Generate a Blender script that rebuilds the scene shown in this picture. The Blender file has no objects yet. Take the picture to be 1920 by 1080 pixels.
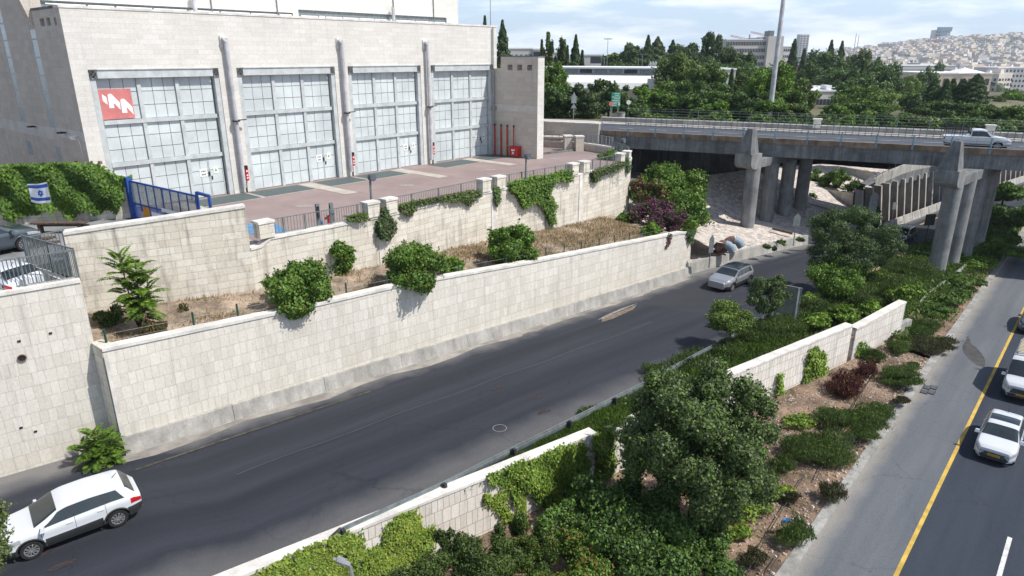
import bpy, math, random
import numpy as np
from mathutils import Vector, Matrix
random.seed(7); rng = np.random.default_rng(11)
SC = bpy.context.scene; COL = SC.collection
R = math.radians
# ---------------------------------------------------------------- camera, sky, sun, exposure
F = 1270.0; TH = math.atan2(435, 1270); CT = math.cos(TH); ST = math.sin(TH); HC = 20.0   # lens in px of a 1920 px frame, pitch, camera height
cam = bpy.data.cameras.new('camera'); camo = bpy.data.objects.new('camera', cam); COL.objects.link(camo)
camo.location = (0, 0, HC); camo.rotation_euler = (math.pi / 2 - TH, 0, 0)
cam.sensor_width = 36; cam.lens = F * 36 / 1920; cam.clip_start = 0.3; cam.clip_end = 9000
SC.camera = camo
SUN_AZ = R(-19); SUN_EL = R(53)       # plan angle from +X, elevation
sd = Vector((math.cos(SUN_AZ) * math.cos(SUN_EL), math.sin(SUN_AZ) * math.cos(SUN_EL), math.sin(SUN_EL)))
w = bpy.data.worlds.new('World'); SC.world = w; w.use_nodes = True
nt = w.node_tree; nt.nodes.clear()
def wn(t, **k):
    n = nt.nodes.new(t)
    for a, b in k.items(): setattr(n, a, b)
    return n
sky = wn('ShaderNodeTexSky', sky_type='NISHITA', sun_disc=False, sun_elevation=SUN_EL, sun_rotation=math.pi / 2 - SUN_AZ, altitude=800, air_density=1.0, dust_density=1.6, ozone_density=2.0)
tc = wn('ShaderNodeTexCoord'); mp = wn('ShaderNodeMapping'); mp.inputs['Scale'].default_value = (1.6, 1.6, 9.0)
no = wn('ShaderNodeTexNoise'); no.inputs['Scale'].default_value = 3.2; no.inputs['Detail'].default_value = 9; no.inputs['Roughness'].default_value = .58
rp = wn('ShaderNodeValToRGB'); rp.color_ramp.elements[0].position = .44; rp.color_ramp.elements[0].color = (.0, .0, .0, 1); rp.color_ramp.elements[1].position = .66; rp.color_ramp.elements[1].color = (.9, .9, .9, 1)
mx = wn('ShaderNodeMix', data_type='RGBA'); mx.inputs[7].default_value = (10., 10.3, 10.5, 1)
bg = wn('ShaderNodeBackground'); bg.inputs[1].default_value = .105; out = wn('ShaderNodeOutputWorld')
LK = nt.links.new
LK(tc.outputs['Generated'], mp.inputs[0]); LK(mp.outputs[0], no.inputs[0]); LK(no.outputs[0], rp.inputs[0]); LK(rp.outputs[0], mx.inputs[0])
hz_ = wn('ShaderNodeSeparateXYZ'); LK(tc.outputs['Generated'], hz_.inputs[0])
hr = wn('ShaderNodeMapRange', interpolation_type='SMOOTHSTEP'); hr.inputs[1].default_value = -.02; hr.inputs[2].default_value = .42; hr.inputs[3].default_value = .80; hr.inputs[4].default_value = .0; LK(hz_.outputs[2], hr.inputs[0])
m0 = wn('ShaderNodeMix', data_type='RGBA'); LK(hr.outputs[0], m0.inputs[0]); LK(sky.outputs[0], m0.inputs[6]); m0.inputs[7].default_value = (5.6, 7.1, 8.8, 1)
fm = wn('ShaderNodeMath', operation='MULTIPLY'); hr2 = wn('ShaderNodeMapRange'); hr2.inputs[1].default_value = .1; hr2.inputs[2].default_value = .5; hr2.inputs[3].default_value = 1; hr2.inputs[4].default_value = .25; LK(hz_.outputs[2], hr2.inputs[0]); LK(rp.outputs[0], fm.inputs[0]); LK(hr2.outputs[0], fm.inputs[1])
LK(fm.outputs[0], mx.inputs[0]); LK(m0.outputs[2], mx.inputs[6]); LK(mx.outputs[2], bg.inputs[0]); LK(bg.outputs[0], out.inputs[0])
sl = bpy.data.lights.new('sun', 'SUN'); sl.energy = 4.1; sl.angle = R(.6); sl.color = (1, .955, .89)
so = bpy.data.objects.new('sun', sl); COL.objects.link(so); so.rotation_euler = (-sd).to_track_quat('-Z', 'Y').to_euler(); so.location = (60, -20, 90)
SC.view_settings.view_transform = 'Standard'; SC.view_settings.look = 'None'; SC.view_settings.exposure = 0.42; SC.view_settings.gamma = 1
SC.cycles.max_bounces = 6; SC.cycles.diffuse_bounces = 3; SC.cycles.glossy_bounces = 3; SC.cycles.transparent_max_bounces = 6; SC.cycles.transmission_bounces = 3; SC.cycles.volume_bounces = 0
SC.cycles.use_denoising = True

# ---------------------------------------------------------------- surveying helpers (photo measurements turned into places on real surfaces)
def ray(px, py):
    a = py - 540
    return (px - 960, F * CT - a * ST, -(a * CT + F * ST))
def G(px, py, z):
    if callable(z):
        zz = z(30)
        for _ in range(12):
            p = G(px, py, zz); zz = z(p[1])
        return G(px, py, zz)
    r = ray(px, py); t = (z - HC) / r[2]; return (r[0] * t, r[1] * t, z)
def Y(px, py, y):
    r = ray(px, py); t = y / r[1]; return (r[0] * t, y, HC + r[2] * t)
def L(px, py, A, B):
    r = ray(px, py); dx, dy = B[0] - A[0], B[1] - A[1]
    det = -r[0] * dy + dx * r[1]; t = (-A[0] * dy + dx * A[1]) / det
    return (r[0] * t, r[1] * t, HC + r[2] * t)
def lerp(a, b, t): return tuple(a[i] + (b[i] - a[i]) * t for i in range(len(a)))
def ss(x): x = min(1, max(0, x)); return x * x * (3 - 2 * x)
def unit(a, b):
    d = (b[0] - a[0], b[1] - a[1]); l = math.hypot(*d); return (d[0] / l, d[1] / l), l

# ---------------------------------------------------------------- objects and tags
def tag(o, label=None, cat=None, group=None, kind=None):
    if label: o['label'] = label
    if cat: o['category'] = cat
    if group: o['group'] = group
    if kind: o['kind'] = kind
    return o
def E(name, loc=(0, 0, 0), rz=0, label=None, cat=None, group=None):
    o = bpy.data.objects.new(name, None); COL.objects.link(o); o.location = loc; o.rotation_euler = (0, 0, rz)
    o.empty_display_size = .3
    return tag(o, label, cat, group)
def root_mat(p):
    while p.parent: p = p.parent
    return Matrix.Translation(p.location) @ Matrix.Rotation(p.rotation_euler[2], 4, 'Z')
def link(name, me, parent=None):
    o = bpy.data.objects.new(name, me); COL.objects.link(o)
    if parent: o.parent = parent
    return o
def copy_tree(o, parent=None):
    c = o.copy(); COL.objects.link(c)
    if parent: c.parent = parent
    for ch in list(o.children): copy_tree(ch, c)
    return c
class MB:
    """collects faces of one mesh; uv in metres"""
    def __init__(s): s.v = []; s.f = []; s.m = []; s.uv = []
    def face(s, pts, m=0, uv=None):
        b = len(s.v); s.v += [tuple(p) for p in pts]; s.f.append(tuple(range(b, b + len(pts)))); s.m.append(m)
        if uv is None:
            n = Vector((0, 0, 0)); P = [Vector(p) for p in pts]
            for i in range(len(P)): n += P[i].cross(P[(i + 1) % len(P)])
            n = n.normalized() if n.length > 1e-9 else Vector((0, 0, 1))
            if abs(n.z) > .75: uv = [(p[0], p[1]) for p in pts]
            else:
                t = Vector((-n.y, n.x, 0)).normalized(); uv = [(Vector(p).dot(t), p[2]) for p in pts]
        s.uv.append(uv); return s
    def box(s, c, d, rz=0, m=0, tx=0, ty=0):
        """c centre of the bottom face, d sizes; tx, ty: inset of the top"""
        cx, cy, cz = c; x, y, z = d[0] / 2, d[1] / 2, d[2]; cs, sn = math.cos(rz), math.sin(rz)
        def q(a, b, h): return (cx + a * cs - b * sn, cy + a * sn + b * cs, cz + h)
        B = [q(-x, -y, 0), q(x, -y, 0), q(x, y, 0), q(-x, y, 0)]; x -= tx; y -= ty
        T = [q(-x, -y, z), q(x, -y, z), q(x, y, z), q(-x, y, z)]
        s.face(B[::-1], m); s.face(T, m)
        for i in range(4): j = (i + 1) % 4; s.face([B[i], B[j], T[j], T[i]], m)
        return s
    def hexa(s, B, T, m=0):
        n = len(B); s.face(B[::-1], m); s.face(T, m)
        for i in range(n): j = (i + 1) % n; s.face([B[i], B[j], T[j], T[i]], m)
        return s
    def prism(s, poly, z0, z1, m=0):
        return s.hexa([(p[0], p[1], z0) for p in poly], [(p[0], p[1], z1) for p in poly], m)
    def beam(s, a, b, wd, ht, m=0):
        """box section between two points, ht measured up, centred"""
        a = Vector(a); b = Vector(b); d = (b - a).normalized(); up = Vector((0, 0, 1))
        if abs(d.z) > .98: up = Vector((1, 0, 0))
        x = d.cross(up).normalized() * wd / 2; y = x.cross(d).normalized() * ht / 2
        A = [a - x - y, a + x - y, a + x + y, a - x + y]; B = [b - x - y, b + x - y, b + x + y, b - x + y]
        s.face(A[::-1], m); s.face(B, m)
        for i in range(4): j = (i + 1) % 4; s.face([A[i], A[j], B[j], B[i]], m)
        return s
    def tube(s, pts, r, n=8, m=0, cap=True):
        P = [Vector(p) for p in pts]; rs = r if isinstance(r, (list, tuple)) else [r] * len(P); rings = []
        for i, p in enumerate(P):
            d = (P[min(i + 1, len(P) - 1)] - P[max(i - 1, 0)]).normalized()
            up = Vector((0, 0, 1)) if abs(d.z) < .95 else Vector((1, 0, 0))
            x = d.cross(up).normalized(); y = x.cross(d).normalized()
            rings.append([p + (x * math.cos(k * 2 * math.pi / n) + y * math.sin(k * 2 * math.pi / n)) * rs[i] for k in range(n)])
        for i in range(len(P) - 1):
            for k in range(n):
                j = (k + 1) % n; s.face([rings[i][k], rings[i][j], rings[i + 1][j], rings[i + 1][k]], m)
        if cap: s.face(rings[0][::-1], m); s.face(rings[-1], m)
        return s
    def strip(s, P, Q, m=0, nv=1):
        """surface between two 3D polylines of the same length; uv = (along, across)"""
        u = 0; n = len(P)
        us = [0]
        for i in range(n - 1):
            us.append(us[-1] + (Vector(P[i + 1]) - Vector(P[i])).length)
        for i in range(n - 1):
            w0 = (Vector(Q[i]) - Vector(P[i])).length; w1 = (Vector(Q[i + 1]) - Vector(P[i + 1])).length
            for k in range(nv):
                a, b = k / nv, (k + 1) / nv
                s.face([lerp(P[i], Q[i], a), lerp(P[i + 1], Q[i + 1], a), lerp(P[i + 1], Q[i + 1], b), lerp(P[i], Q[i], b)], m,
                       [(us[i], w0 * a), (us[i + 1], w1 * a), (us[i + 1], w1 * b), (us[i], w0 * b)])
        return s
    def build(s, name, mats, parent=None, world=True, smooth=False, weld=False):
        v = s.v
        if parent is not None and world:
            Mi = root_mat(parent).inverted(); v = [tuple(Mi @ Vector(p)) for p in v]
        org = None
        if parent is None and world and v:
            xs = [p[0] for p in v]; ys = [p[1] for p in v]; org = ((min(xs) + max(xs)) / 2, (min(ys) + max(ys)) / 2, min(p[2] for p in v))
            v = [(p[0] - org[0], p[1] - org[1], p[2] - org[2]) for p in v]
        me = bpy.data.meshes.new(name); me.from_pydata(v, [], s.f)
        for mt in (mats if isinstance(mats, (list, tuple)) else [mats]): me.materials.append(mt)
        me.polygons.foreach_set('material_index', s.m)
        uvl = me.uv_layers.new(name='UVMap'); uvl.data.foreach_set('uv', [c for f in s.uv for q in f for c in q])
        if weld or smooth:
            import bmesh
            bm = bmesh.new(); bm.from_mesh(me); bmesh.ops.remove_doubles(bm, verts=bm.verts, dist=1e-4)
            bmesh.ops.recalc_face_normals(bm, faces=bm.faces); bm.to_mesh(me); bm.free()
        if smooth:
            me.polygons.foreach_set('use_smooth', [True] * len(me.polygons))
            try: me.set_sharp_from_angle(angle=R(38))
            except Exception: pass
        me.update(); o = link(name, me, parent)
        if org: o.location = org
        return o
def patch(pts, outer, d, m, mb): pass

# ---------------------------------------------------------------- materials
def mat(name, col, rough=.75, met=0, var=.12, sc=1.5, bump=0, bsc=30, spec=.4, col2=None, fine=.0, fsc=60, emis=None, coat=0, streak=0):
    m = bpy.data.materials.new(name); m.use_nodes = True; n = m.node_tree; b = n.nodes['Principled BSDF']; l = n.links.new
    b.inputs['Roughness'].default_value = rough; b.inputs['Metallic'].default_value = met; b.inputs['Specular IOR Level'].default_value = spec
    if coat: b.inputs['Coat Weight'].default_value = coat; b.inputs['Coat Roughness'].default_value = .06
    g = n.nodes.new('ShaderNodeNewGeometry')
    t = n.nodes.new('ShaderNodeTexNoise'); t.inputs['Scale'].default_value = sc; t.inputs['Detail'].default_value = 6; t.inputs['Roughness'].default_value = .6
    l(g.outputs['Position'], t.inputs[0])
    r = n.nodes.new('ShaderNodeValToRGB'); c2 = col2 or tuple(c * (1 - var * 2) for c in col)
    r.color_ramp.elements[0].position = .36; r.color_ramp.elements[0].color = (*c2, 1)
    r.color_ramp.elements[1].position = .66; r.color_ramp.elements[1].color = (*[min(1, c * (1 + var * .6)) for c in col], 1)
    l(t.outputs[0], r.inputs[0]); src = r.outputs[0]
    if fine:
        t2 = n.nodes.new('ShaderNodeTexNoise'); t2.inputs['Scale'].default_value = fsc; t2.inputs['Detail'].default_value = 3; l(g.outputs['Position'], t2.inputs[0])
        mr = n.nodes.new('ShaderNodeMapRange'); mr.inputs[1].default_value = .3; mr.inputs[2].default_value = .7; mr.inputs[3].default_value = 1 - fine; mr.inputs[4].default_value = 1 + fine
        l(t2.outputs[0], mr.inputs[0]); mm = n.nodes.new('ShaderNodeVectorMath'); mm.operation = 'SCALE'; l(src, mm.inputs[0]); l(mr.outputs[0], mm.inputs['Scale']); src = mm.outputs[0]
    if streak:
        mk = n.nodes.new('ShaderNodeMapping'); mk.inputs['Scale'].default_value = (2.2, 2.2, .14); l(g.outputs['Position'], mk.inputs[0])
        sk = n.nodes.new('ShaderNodeTexNoise'); sk.inputs['Scale'].default_value = 1.3; sk.inputs['Detail'].default_value = 7; sk.inputs['Roughness'].default_value = .65; l(mk.outputs[0], sk.inputs[0])
        kr_ = n.nodes.new('ShaderNodeMapRange'); kr_.inputs[1].default_value = .42; kr_.inputs[2].default_value = .72; kr_.inputs[3].default_value = 1.08; kr_.inputs[4].default_value = 1 - streak; l(sk.outputs[0], kr_.inputs[0])
        kv = n.nodes.new('ShaderNodeVectorMath'); kv.operation = 'SCALE'; l(src, kv.inputs[0]); l(kr_.outputs[0], kv.inputs['Scale']); src = kv.outputs[0]
    l(src, b.inputs['Base Color'])
    if bump:
        bt = n.nodes.new('ShaderNodeTexNoise'); bt.inputs['Scale'].default_value = bsc; bt.inputs['Detail'].default_value = 5; l(g.outputs['Position'], bt.inputs[0])
        bp = n.nodes.new('ShaderNodeBump'); bp.inputs['Strength'].default_value = bump; bp.inputs['Distance'].default_value = .05; l(bt.outputs[0], bp.inputs['Height']); l(bp.outputs[0], b.inputs['Normal'])
    if emis: b.inputs['Emission Color'].default_value = (*emis[0], 1); b.inputs['Emission Strength'].default_value = emis[1]
    return m
def stone(name, c1, c2, mortar, bw, rh, ms=.012, offs=.5, rough=.85, squash=1, sqf=2, bump=.4, stain=.25, stc=(.12, .10, .08), stsc=.35, warp=.0, rough_face=.3, low=None):
    """coursed stone in metre UVs, with per-block tone, surface grain, and weather stains"""
    m = bpy.data.materials.new(name); m.use_nodes = True; n = m.node_tree; b = n.nodes['Principled BSDF']; l = n.links.new
    b.inputs['Roughness'].default_value = rough; b.inputs['Specular IOR Level'].default_value = .25
    uv = n.nodes.new('ShaderNodeUVMap'); uv.uv_map = 'UVMap'; g = n.nodes.new('ShaderNodeNewGeometry')
    br = n.nodes.new('ShaderNodeTexBrick'); br.inputs['Scale'].default_value = 1; br.inputs['Mortar Size'].default_value = ms; br.inputs['Mortar Smooth'].default_value = .25
    br.inputs['Brick Width'].default_value = bw; br.inputs['Row Height'].default_value = rh; br.offset = offs; br.squash = squash; br.squash_frequency = sqf
    br.inputs['Color1'].default_value = (*c1, 1); br.inputs['Color2'].default_value = (*c2, 1); br.inputs['Mortar'].default_value = (*mortar, 1)
    nd = n.nodes.new('ShaderNodeTexNoise'); nd.inputs['Scale'].default_value = .9; l(uv.outputs[0], nd.inputs[0])
    ad = n.nodes.new('ShaderNodeVectorMath'); ad.operation = 'MULTIPLY_ADD'; ad.inputs[1].default_value = (warp, .0, 0); l(nd.outputs[1], ad.inputs[0]); l(uv.outputs[0], ad.inputs[2]); l(ad.outputs[0], br.inputs[0])
    n1 = n.nodes.new('ShaderNodeTexNoise'); n1.inputs['Scale'].default_value = 9; n1.inputs['Detail'].default_value = 6; l(g.outputs['Position'], n1.inputs[0])
    mr = n.nodes.new('ShaderNodeMapRange'); mr.inputs[1].default_value = .25; mr.inputs[2].default_value = .75; mr.inputs[3].default_value = .91; mr.inputs[4].default_value = 1.08; l(n1.outputs[0], mr.inputs[0])
    vm = n.nodes.new('ShaderNodeVectorMath'); vm.operation = 'SCALE'; l(br.outputs[0], vm.inputs[0]); l(mr.outputs[0], vm.inputs['Scale'])
    # stains: vertically stretched noise
    mpn = n.nodes.new('ShaderNodeMapping'); mpn.inputs['Scale'].default_value = (1, 1, .3); l(g.outputs['Position'], mpn.inputs[0])
    s1 = n.nodes.new('ShaderNodeTexNoise'); s1.inputs['Scale'].default_value = stsc * 3; s1.inputs['Detail'].default_value = 9; s1.inputs['Roughness'].default_value = .72; l(mpn.outputs[0], s1.inputs[0])
    rr = n.nodes.new('ShaderNodeValToRGB'); rr.color_ramp.elements[0].position = .52; rr.color_ramp.elements[0].color = (0, 0, 0, 1); rr.color_ramp.elements[1].position = .78; rr.color_ramp.elements[1].color = (stain, stain, stain, 1); l(s1.outputs[0], rr.inputs[0])
    mx = n.nodes.new('ShaderNodeMix'); mx.data_type = 'RGBA'; l(rr.outputs[0], mx.inputs[0]); l(vm.outputs[0], mx.inputs[6]); mx.inputs[7].default_value = (*stc, 1)
    src = mx.outputs[2]
    mk = n.nodes.new('ShaderNodeMapping'); mk.inputs['Scale'].default_value = (2.6, 2.6, .16); l(g.outputs['Position'], mk.inputs[0])
    sk = n.nodes.new('ShaderNodeTexNoise'); sk.inputs['Scale'].default_value = 1.1; sk.inputs['Detail'].default_value = 7; sk.inputs['Roughness'].default_value = .65; l(mk.outputs[0], sk.inputs[0])
    kr_ = n.nodes.new('ShaderNodeMapRange'); kr_.inputs[1].default_value = .55; kr_.inputs[2].default_value = .80; kr_.inputs[3].default_value = 1; kr_.inputs[4].default_value = 1 - stain * 1.1; l(sk.outputs[0], kr_.inputs[0])
    kv = n.nodes.new('ShaderNodeVectorMath'); kv.operation = 'SCALE'; l(src, kv.inputs[0]); l(kr_.outputs[0], kv.inputs['Scale']); src = kv.outputs[0]
    n7 = n.nodes.new('ShaderNodeTexNoise'); n7.inputs['Scale'].default_value = .22; n7.inputs['Detail'].default_value = 4; l(g.outputs['Position'], n7.inputs[0])
    k7 = n.nodes.new('ShaderNodeMapRange'); k7.inputs[1].default_value = .35; k7.inputs[2].default_value = .65; k7.inputs[3].default_value = .95; k7.inputs[4].default_value = 1.03; l(n7.outputs[0], k7.inputs[0])
    kv = n.nodes.new('ShaderNodeVectorMath'); kv.operation = 'SCALE'; l(src, kv.inputs[0]); l(k7.outputs[0], kv.inputs['Scale']); src = kv.outputs[0]
    if low:   # splash zone: earth-coloured wear near a given height
        sp = n.nodes.new('ShaderNodeSeparateXYZ'); l(g.outputs['Position'], sp.inputs[0])
        m2 = n.nodes.new('ShaderNodeMapRange'); m2.inputs[1].default_value = low[0]; m2.inputs[2].default_value = low[1]; m2.inputs[3].default_value = low[2]; m2.inputs[4].default_value = 0; l(sp.outputs[2], m2.inputs[0])
        m3 = n.nodes.new('ShaderNodeMath'); m3.operation = 'MULTIPLY'; l(m2.outputs[0], m3.inputs[0]); l(s1.outputs[0], m3.inputs[1])
        x2 = n.nodes.new('ShaderNodeMix'); x2.data_type = 'RGBA'; l(m3.outputs[0], x2.inputs[0]); l(src, x2.inputs[6]); x2.inputs[7].default_value = (*low[3], 1); src = x2.outputs[2]
    l(src, b.inputs['Base Color'])
    bn = n.nodes.new('ShaderNodeMath'); bn.operation = 'MULTIPLY_ADD'; l(n1.outputs[0], bn.inputs[0]); bn.inputs[1].default_value = rough_face
    inv = n.nodes.new('ShaderNodeMath'); inv.operation = 'SUBTRACT'; inv.inputs[0].default_value = 1; l(br.outputs[1], inv.inputs[1]); l(inv.outputs[0], bn.inputs[2])
    bp = n.nodes.new('ShaderNodeBump'); bp.inputs['Strength'].default_value = bump; bp.inputs['Distance'].default_value = .03; l(bn.outputs[0], bp.inputs['Height']); l(bp.outputs[0], b.inputs['Normal'])
    return m
def asphalt(name, base, light, width, edge=1.2, patch_=.5, dust=(.22, .20, .18), e2=True, tracks=()):
    """road: uv.x along, uv.y across (m)"""
    m = bpy.data.materials.new(name); m.use_nodes = True; n = m.node_tree; b = n.nodes['Principled BSDF']; l = n.links.new
    b.inputs['Roughness'].default_value = .82; b.inputs['Specular IOR Level'].default_value = .35
    uv = n.nodes.new('ShaderNodeUVMap'); uv.uv_map = 'UVMap'; sp = n.nodes.new('ShaderNodeSeparateXYZ'); l(uv.outputs[0], sp.inputs[0])
    mpn = n.nodes.new('ShaderNodeMapping'); mpn.inputs['Scale'].default_value = (.05, .8, 1); l(uv.outputs[0], mpn.inputs[0])
    t1 = n.nodes.new('ShaderNodeTexNoise'); t1.inputs['Scale'].default_value = 1.6; t1.inputs['Detail'].default_value = 8; t1.inputs['Roughness'].default_value = .6; l(mpn.outputs[0], t1.inputs[0])
    r1 = n.nodes.new('ShaderNodeValToRGB'); r1.color_ramp.elements[0].position = .35; r1.color_ramp.elements[0].color = (*base, 1); r1.color_ramp.elements[1].position = .72; r1.color_ramp.elements[1].color = (*light, 1); l(t1.outputs[0], r1.inputs[0])
    # wandering edge dust
    t2 = n.nodes.new('ShaderNodeTexNoise'); t2.inputs['Scale'].default_value = .7; t2.inputs['Detail'].default_value = 7; l(uv.outputs[0], t2.inputs[0])
    ma = n.nodes.new('ShaderNodeMath'); ma.operation = 'MULTIPLY_ADD'; l(t2.outputs[0], ma.inputs[0]); ma.inputs[1].default_value = -edge * 1.1; l(sp.outputs[1], ma.inputs[2])
    e1 = n.nodes.new('ShaderNodeMapRange'); e1.inputs[1].default_value = -.2; e1.inputs[2].default_value = edge * .8; e1.inputs[3].default_value = .85; e1.inputs[4].default_value = 0; l(ma.outputs[0], e1.inputs[0])
    src = r1.outputs[0]
    x = n.nodes.new('ShaderNodeMix'); x.data_type = 'RGBA'; l(e1.outputs[0], x.inputs[0]); l(src, x.inputs[6]); x.inputs[7].default_value = (*dust, 1); src = x.outputs[2]
    if e2:
        mb_ = n.nodes.new('ShaderNodeMath'); mb_.operation = 'MULTIPLY_ADD'; l(t2.outputs[0], mb_.inputs[0]); mb_.inputs[1].default_value = edge; l(sp.outputs[1], mb_.inputs[2])
        e3 = n.nodes.new('ShaderNodeMapRange'); e3.inputs[1].default_value = width - edge * .6; e3.inputs[2].default_value = width + edge * .5; e3.inputs[3].default_value = 0; e3.inputs[4].default_value = .45; l(mb_.outputs[0], e3.inputs[0])
        x = n.nodes.new('ShaderNodeMix'); x.data_type = 'RGBA'; l(e3.outputs[0], x.inputs[0]); l(src, x.inputs[6]); x.inputs[7].default_value = (*dust, 1); src = x.outputs[2]
    for (pos, wd, k) in tracks:       # worn wheel paths
        d = n.nodes.new('ShaderNodeMath'); d.operation = 'SUBTRACT'; l(sp.outputs[1], d.inputs[0]); d.inputs[1].default_value = pos
        a = n.nodes.new('ShaderNodeMath'); a.operation = 'ABSOLUTE'; l(d.outputs[0], a.inputs[0])
        q = n.nodes.new('ShaderNodeMapRange'); q.interpolation_type = 'SMOOTHSTEP'; q.inputs[1].default_value = 0; q.inputs[2].default_value = wd; q.inputs[3].default_value = k; q.inputs[4].default_value = 1; l(a.outputs[0], q.inputs[0])
        v = n.nodes.new('ShaderNodeVectorMath'); v.operation = 'SCALE'; l(src, v.inputs[0]); l(q.outputs[0], v.inputs['Scale']); src = v.outputs[0]
    wv = n.nodes.new('ShaderNodeTexNoise'); wv.inputs['Scale'].default_value = 1.2; wv.inputs['Detail'].default_value = 6; l(uv.outputs[0], wv.inputs[0])
    wa = n.nodes.new('ShaderNodeVectorMath'); wa.operation = 'MULTIPLY_ADD'; wa.inputs[1].default_value = (1.6, 1.6, 0); l(wv.outputs[1], wa.inputs[0]); l(uv.outputs[0], wa.inputs[2])
    vo = n.nodes.new('ShaderNodeTexVoronoi'); vo.feature = 'DISTANCE_TO_EDGE'; vo.inputs['Scale'].default_value = .17; l(wa.outputs[0], vo.inputs[0])
    vr = n.nodes.new('ShaderNodeMapRange'); vr.inputs[1].default_value = .0; vr.inputs[2].default_value = .006; vr.inputs[3].default_value = .72; vr.inputs[4].default_value = 1; l(vo.outputs[0], vr.inputs[0])
    vv = n.nodes.new('ShaderNodeVectorMath'); vv.operation = 'SCALE'; l(src, vv.inputs[0]); l(vr.outputs[0], vv.inputs['Scale']); src = vv.outputs[0]
    g = n.nodes.new('ShaderNodeNewGeometry'); t3 = n.nodes.new('ShaderNodeTexNoise'); t3.inputs['Scale'].default_value = 38; t3.inputs['Detail'].default_value = 4; t3.inputs['Roughness'].default_value = .8; l(g.outputs['Position'], t3.inputs[0])
    mr = n.nodes.new('ShaderNodeMapRange'); mr.inputs[1].default_value = .35; mr.inputs[2].default_value = .7; mr.inputs[3].default_value = .72; mr.inputs[4].default_value = 1.5; l(t3.outputs[0], mr.inputs[0])
    v = n.nodes.new('ShaderNodeVectorMath'); v.operation = 'SCALE'; l(src, v.inputs[0]); l(mr.outputs[0], v.inputs['Scale']); l(v.outputs[0], b.inputs['Base Color'])
    bp = n.nodes.new('ShaderNodeBump'); bp.inputs['Strength'].default_value = .25; bp.inputs['Distance'].default_value = .02; l(t3.outputs[0], bp.inputs['Height']); l(bp.outputs[0], b.inputs['Normal'])
    return m
def leafm(name, c, c2, rough=.55, tr=.25, sc=.45):
    """leaf: tone varies per leaf and in clumps"""
    m = bpy.data.materials.new(name); m.use_nodes = True; n = m.node_tree; b = n.nodes['Principled BSDF']; l = n.links.new
    b.inputs['Roughness'].default_value = rough; b.inputs['Specular IOR Level'].default_value = .3
    g = n.nodes.new('ShaderNodeNewGeometry'); t = n.nodes.new('ShaderNodeTexNoise'); t.inputs['Scale'].default_value = sc; t.inputs['Detail'].default_value = 3; l(g.outputs['Position'], t.inputs[0])
    a = n.nodes.new('ShaderNodeMath'); a.operation = 'MULTIPLY_ADD'; l(g.outputs['Random Per Island'], a.inputs[0]); a.inputs[1].default_value = .55; l(t.outputs[0], a.inputs[2])
    r = n.nodes.new('ShaderNodeValToRGB'); r.color_ramp.elements[0].position = .42; r.color_ramp.elements[0].color = (*c2, 1); r.color_ramp.elements[1].position = .98; r.color_ramp.elements[1].color = (*c, 1); l(a.outputs[0], r.inputs[0]); l(r.outputs[0], b.inputs['Base Color'])
    if tr:
        tl = n.nodes.new('ShaderNodeBsdfTranslucent'); l(r.outputs[0], tl.inputs[0]); ms = n.nodes.new('ShaderNodeMixShader'); ms.inputs[0].default_value = tr
        l(b.outputs[0], ms.inputs[1]); l(tl.outputs[0], ms.inputs[2]); l(ms.outputs[0], n.nodes['Material Output'].inputs[0])
    return m
M = {}
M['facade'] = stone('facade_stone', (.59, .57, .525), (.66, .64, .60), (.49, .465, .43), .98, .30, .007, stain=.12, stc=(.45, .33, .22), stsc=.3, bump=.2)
M['wallA'] = stone('rough_ashlar', (.585, .55, .485), (.67, .64, .575), (.50, .465, .405), .42, .57, .010, offs=.37, squash=.7, sqf=2, stain=.28, stc=(.28, .24, .19), stsc=.22, bump=.55, warp=.07, low=(3.5, 6.0, .5, (.45, .38, .28)))
M['wallC'] = stone('long_ashlar', (.57, .525, .44), (.69, .65, .57), (.42, .375, .31), .95, .36, .010, offs=.43, squash=1.3, sqf=3, stain=.75, stc=(.16, .145, .12), stsc=.5, bump=.5, warp=.06)
M['wallM'] = stone('median_stone', (.62, .58, .52), (.74, .70, .64), (.36, .32, .28), .36, .62, .014, offs=.3, squash=.7, stain=.35, stc=(.25, .22, .18), stsc=.4, bump=.5, warp=.07)
M['shade_side'] = stone('shaded_ashlar', (.47, .42, .36), (.54, .49, .43), (.38, .34, .29), .9, .42, .006, stain=.3, stc=(.28, .24, .2), stsc=.25, bump=.15)  # darker copy of the hall stone, shade of sunless faces put into colour
M['cap'] = mat('coping_stone', (.70, .67, .62), .8, var=.13, sc=1.2, fine=.12, fsc=18, bump=.2)
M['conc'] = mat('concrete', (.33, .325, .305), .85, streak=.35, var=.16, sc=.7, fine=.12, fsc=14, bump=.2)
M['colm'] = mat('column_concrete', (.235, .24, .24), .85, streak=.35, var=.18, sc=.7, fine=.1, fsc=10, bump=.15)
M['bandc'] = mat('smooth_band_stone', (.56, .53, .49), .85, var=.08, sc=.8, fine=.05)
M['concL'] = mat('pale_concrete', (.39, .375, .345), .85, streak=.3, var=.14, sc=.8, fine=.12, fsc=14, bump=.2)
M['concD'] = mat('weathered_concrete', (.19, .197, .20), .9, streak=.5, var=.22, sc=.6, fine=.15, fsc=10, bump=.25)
M['brownc'] = mat('stained_parapet_concrete', (.25, .185, .13), .9, streak=.3, var=.25, sc=.8, fine=.12, fsc=10)
M['roadL'] = asphalt('ramp_asphalt', (.019, .022, .030), (.031, .035, .045), 10.4, 1.3, dust=(.17, .165, .16), tracks=((3.2, 1.0, .8), (6.9, 1.2, .75)))
M['roadH'] = asphalt('highway_asphalt', (.022, .029, .043), (.033, .041, .056), 40, .01, dust=(.24, .225, .205), e2=False)
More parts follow.
